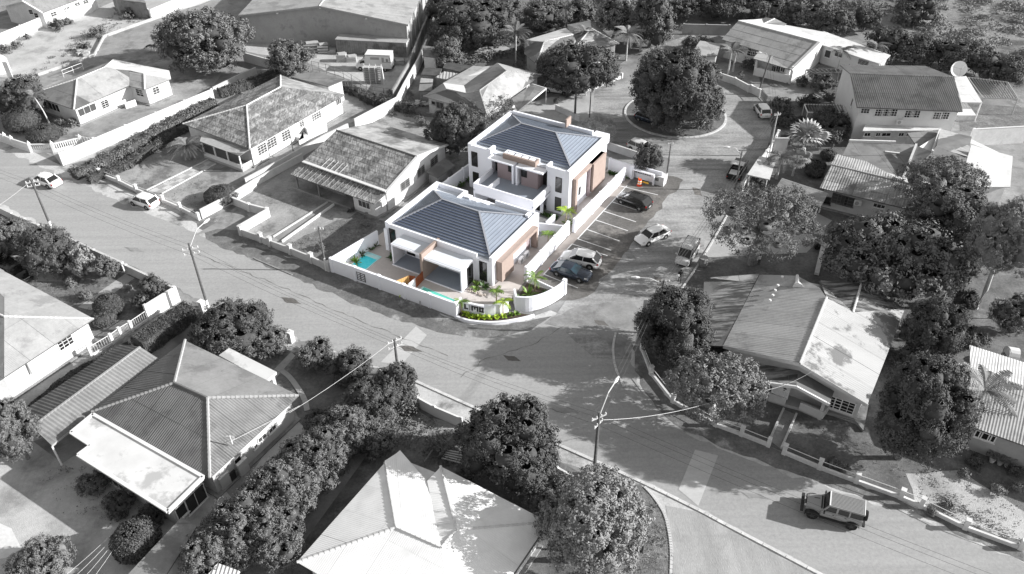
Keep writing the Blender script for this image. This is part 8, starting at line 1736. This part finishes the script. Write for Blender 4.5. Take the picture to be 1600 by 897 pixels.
# ------------------------------------------------------------------ people
M('skin', .12, rough=.6); M('cloth_black', .02, rough=.9); M('cloth_dark', .06, rough=.9); M('cloth_white', .75, rough=.8); M('cloth_grey', .3, rough=.9); M('hair', .015, rough=.7)
def person(label, px, py, heading, h=1.74, top='cloth_black', legs='cloth_dark', item=True, stride=.22):
    t = thing('person', label, 'person', (0, 0, 0)); s = h / 1.74
    J = {'pel': ((0, 0, .93), .15), 'ch': ((.02, 0, 1.28), .165), 'nk': ((.03, 0, 1.47), .062), 'hdv': ((.05, 0, 1.60), .10), 'tp': ((.045, 0, 1.67), .085)}
    E = [('pel', 'ch'), ('ch', 'nk'), ('nk', 'hdv'), ('hdv', 'tp')]
    for sg, n_ in ((1, 'l'), (-1, 'r')):
        st = stride * sg; J['hp' + n_] = ((0, .1 * sg, .88), .105); J['kn' + n_] = ((st * .6 + .03, .1 * sg, .48), .068); J['an' + n_] = ((st - .02 if st > 0 else st, .1 * sg, .09), .045); J['to' + n_] = ((st + .16, .11 * sg, .04), .035)
        J['sh' + n_] = ((.02, .19 * sg, 1.40), .07)
        if n_ == 'r' and item: J['el' + n_] = ((.12, -.30, 1.15), .048); J['wr' + n_] = ((.33, -.27, 1.26), .033); J['ha' + n_] = ((.41, -.26, 1.29), .03); dirv = Vector((.08, 0, .02))
        else: J['el' + n_] = ((-.02 - st * .3, .27 * sg, 1.12), .048); J['wr' + n_] = ((.04 - st * .5, .29 * sg, .88), .033); J['ha' + n_] = ((.06 - st * .55, .29 * sg, .79), .03); dirv = Vector((.01, 0, -.08))
        E += [('pel', 'hp' + n_), ('hp' + n_, 'kn' + n_), ('kn' + n_, 'an' + n_), ('an' + n_, 'to' + n_), ('ch', 'sh' + n_), ('sh' + n_, 'el' + n_), ('el' + n_, 'wr' + n_), ('wr' + n_, 'ha' + n_)]
        side = Vector((0, 1, 0))
        for f_ in range(5):
            base = Vector(J['ha' + n_][0]); off = side * ((f_ - 1.5) * .02 if f_ < 4 else -.035 * sg); L_ = [1, 1.1, 1.0, .8, .6][f_]
            k1_, k2_ = n_ + 'f%d' % f_, n_ + 'g%d' % f_; J[k1_] = (tuple(base + off + dirv * (.45 if f_ < 4 else .1) * L_), .010); J[k2_] = (tuple(base + off * 1.15 + dirv * .95 * L_ + Vector((.015, 0, 0))), .008); E += [('ha' + n_, k1_), (k1_, k2_)]
    keys = list(J); me = bpy.data.meshes.new('body'); me.from_pydata([tuple(c * s for c in J[k_][0]) for k_ in keys], [(keys.index(a), keys.index(b)) for a, b in E], [])
    o = bpy.data.objects.new('body', me); COL.objects.link(o); o.parent = t
    m_ = o.modifiers.new('skin', 'SKIN'); m_.use_smooth_shade = True
    for i, k_ in enumerate(keys): sv = me.skin_vertices[0].data[i]; sv.radius = (J[k_][1] * s, J[k_][1] * s * (1.15 if k_ in ('pel', 'ch') else 1)); sv.use_root = (k_ == 'pel')
    o.modifiers.new('sub', 'SUBSURF').levels = 1; o.modifiers['sub'].render_levels = 2
    # material by height and reach: one body, clothing zones painted as cloth
    mt = bpy.data.materials.new('person_cloth'); mt.use_nodes = True; n = mt.node_tree; b = n.nodes['Principled BSDF']; b.inputs['Roughness'].default_value = .85
    tc = n.nodes.new('ShaderNodeTexCoord'); sp = n.nodes.new('ShaderNodeSeparateXYZ'); n.links.new(tc.outputs['Object'], sp.inputs[0]); rp = n.nodes.new('ShaderNodeValToRGB'); mr = n.nodes.new('ShaderNodeMath'); mr.operation = 'DIVIDE'; mr.inputs[1].default_value = 1.8 * s
    n.links.new(sp.outputs[2], mr.inputs[0]); n.links.new(mr.outputs[0], rp.inputs[0]); cr_ = rp.color_ramp; cr_.interpolation = 'CONSTANT'; cr_.elements[0].position = 0; cr_.elements[0].color = (.03, .03, .03, 1)
    def cc(nm): return tuple(MATS[nm].node_tree.nodes['Principled BSDF'].inputs['Base Color'].default_value)
    e_ = cr_.elements[1]; e_.position = .06; e_.color = cc(legs); x = cr_.elements.new(.52); x.color = cc(top); x = cr_.elements.new(.83); x.color = (.10, .10, .10, 1)
    n.links.new(rp.outputs[0], b.inputs['Base Color']); me.materials.append(mt)
    c = Vector((.035, 0, 1.655)) * s; MB().lathe([(.06 * s, .10 * s), (.105 * s, .05 * s), (.112 * s, 0), (.10 * s, -.05 * s)][::-1], c - Vector((.012, 0, 0)), 12).build('hair', 'hair', t, smooth=True, local=True)
    MB().box((.155 * s, 0, 1.60 * s), (.03 * s, .022 * s, .035 * s)).build('nose', 'skin', t, local=True)
    t.location = G(px, py); t.rotation_euler = (0, 0, heading); ORG[t.name] = t.location.copy()
    if item:
        it = thing('white_bag', 'small white bundle held by the walking person in dark clothes', 'bag', (0, 0, 0)); MB().lathe([(.05, -.16), (.16, -.1), (.18, .05), (.08, .14)], (0, 0, 0), 9).build('bundle', 'cloth_white', it, local=True)
        it.location = t.matrix_basis @ Vector((.46 * s, -.26 * s, 1.27 * s)) if False else Vector(t.location) + Matrix.Rotation(heading, 3, 'Z') @ Vector((.47 * s, -.26 * s, 1.25 * s))
    return t
person('person in dark clothes walking on the side street towards the junction, carrying a white bundle', 1061.5, 441, R(-100))
person('small figure in a pale top standing in the shaded yard by the large bungalow', 1185, 413, R(-60), h=1.4, top='cloth_white', legs='cloth_dark', item=False, stride=.05)
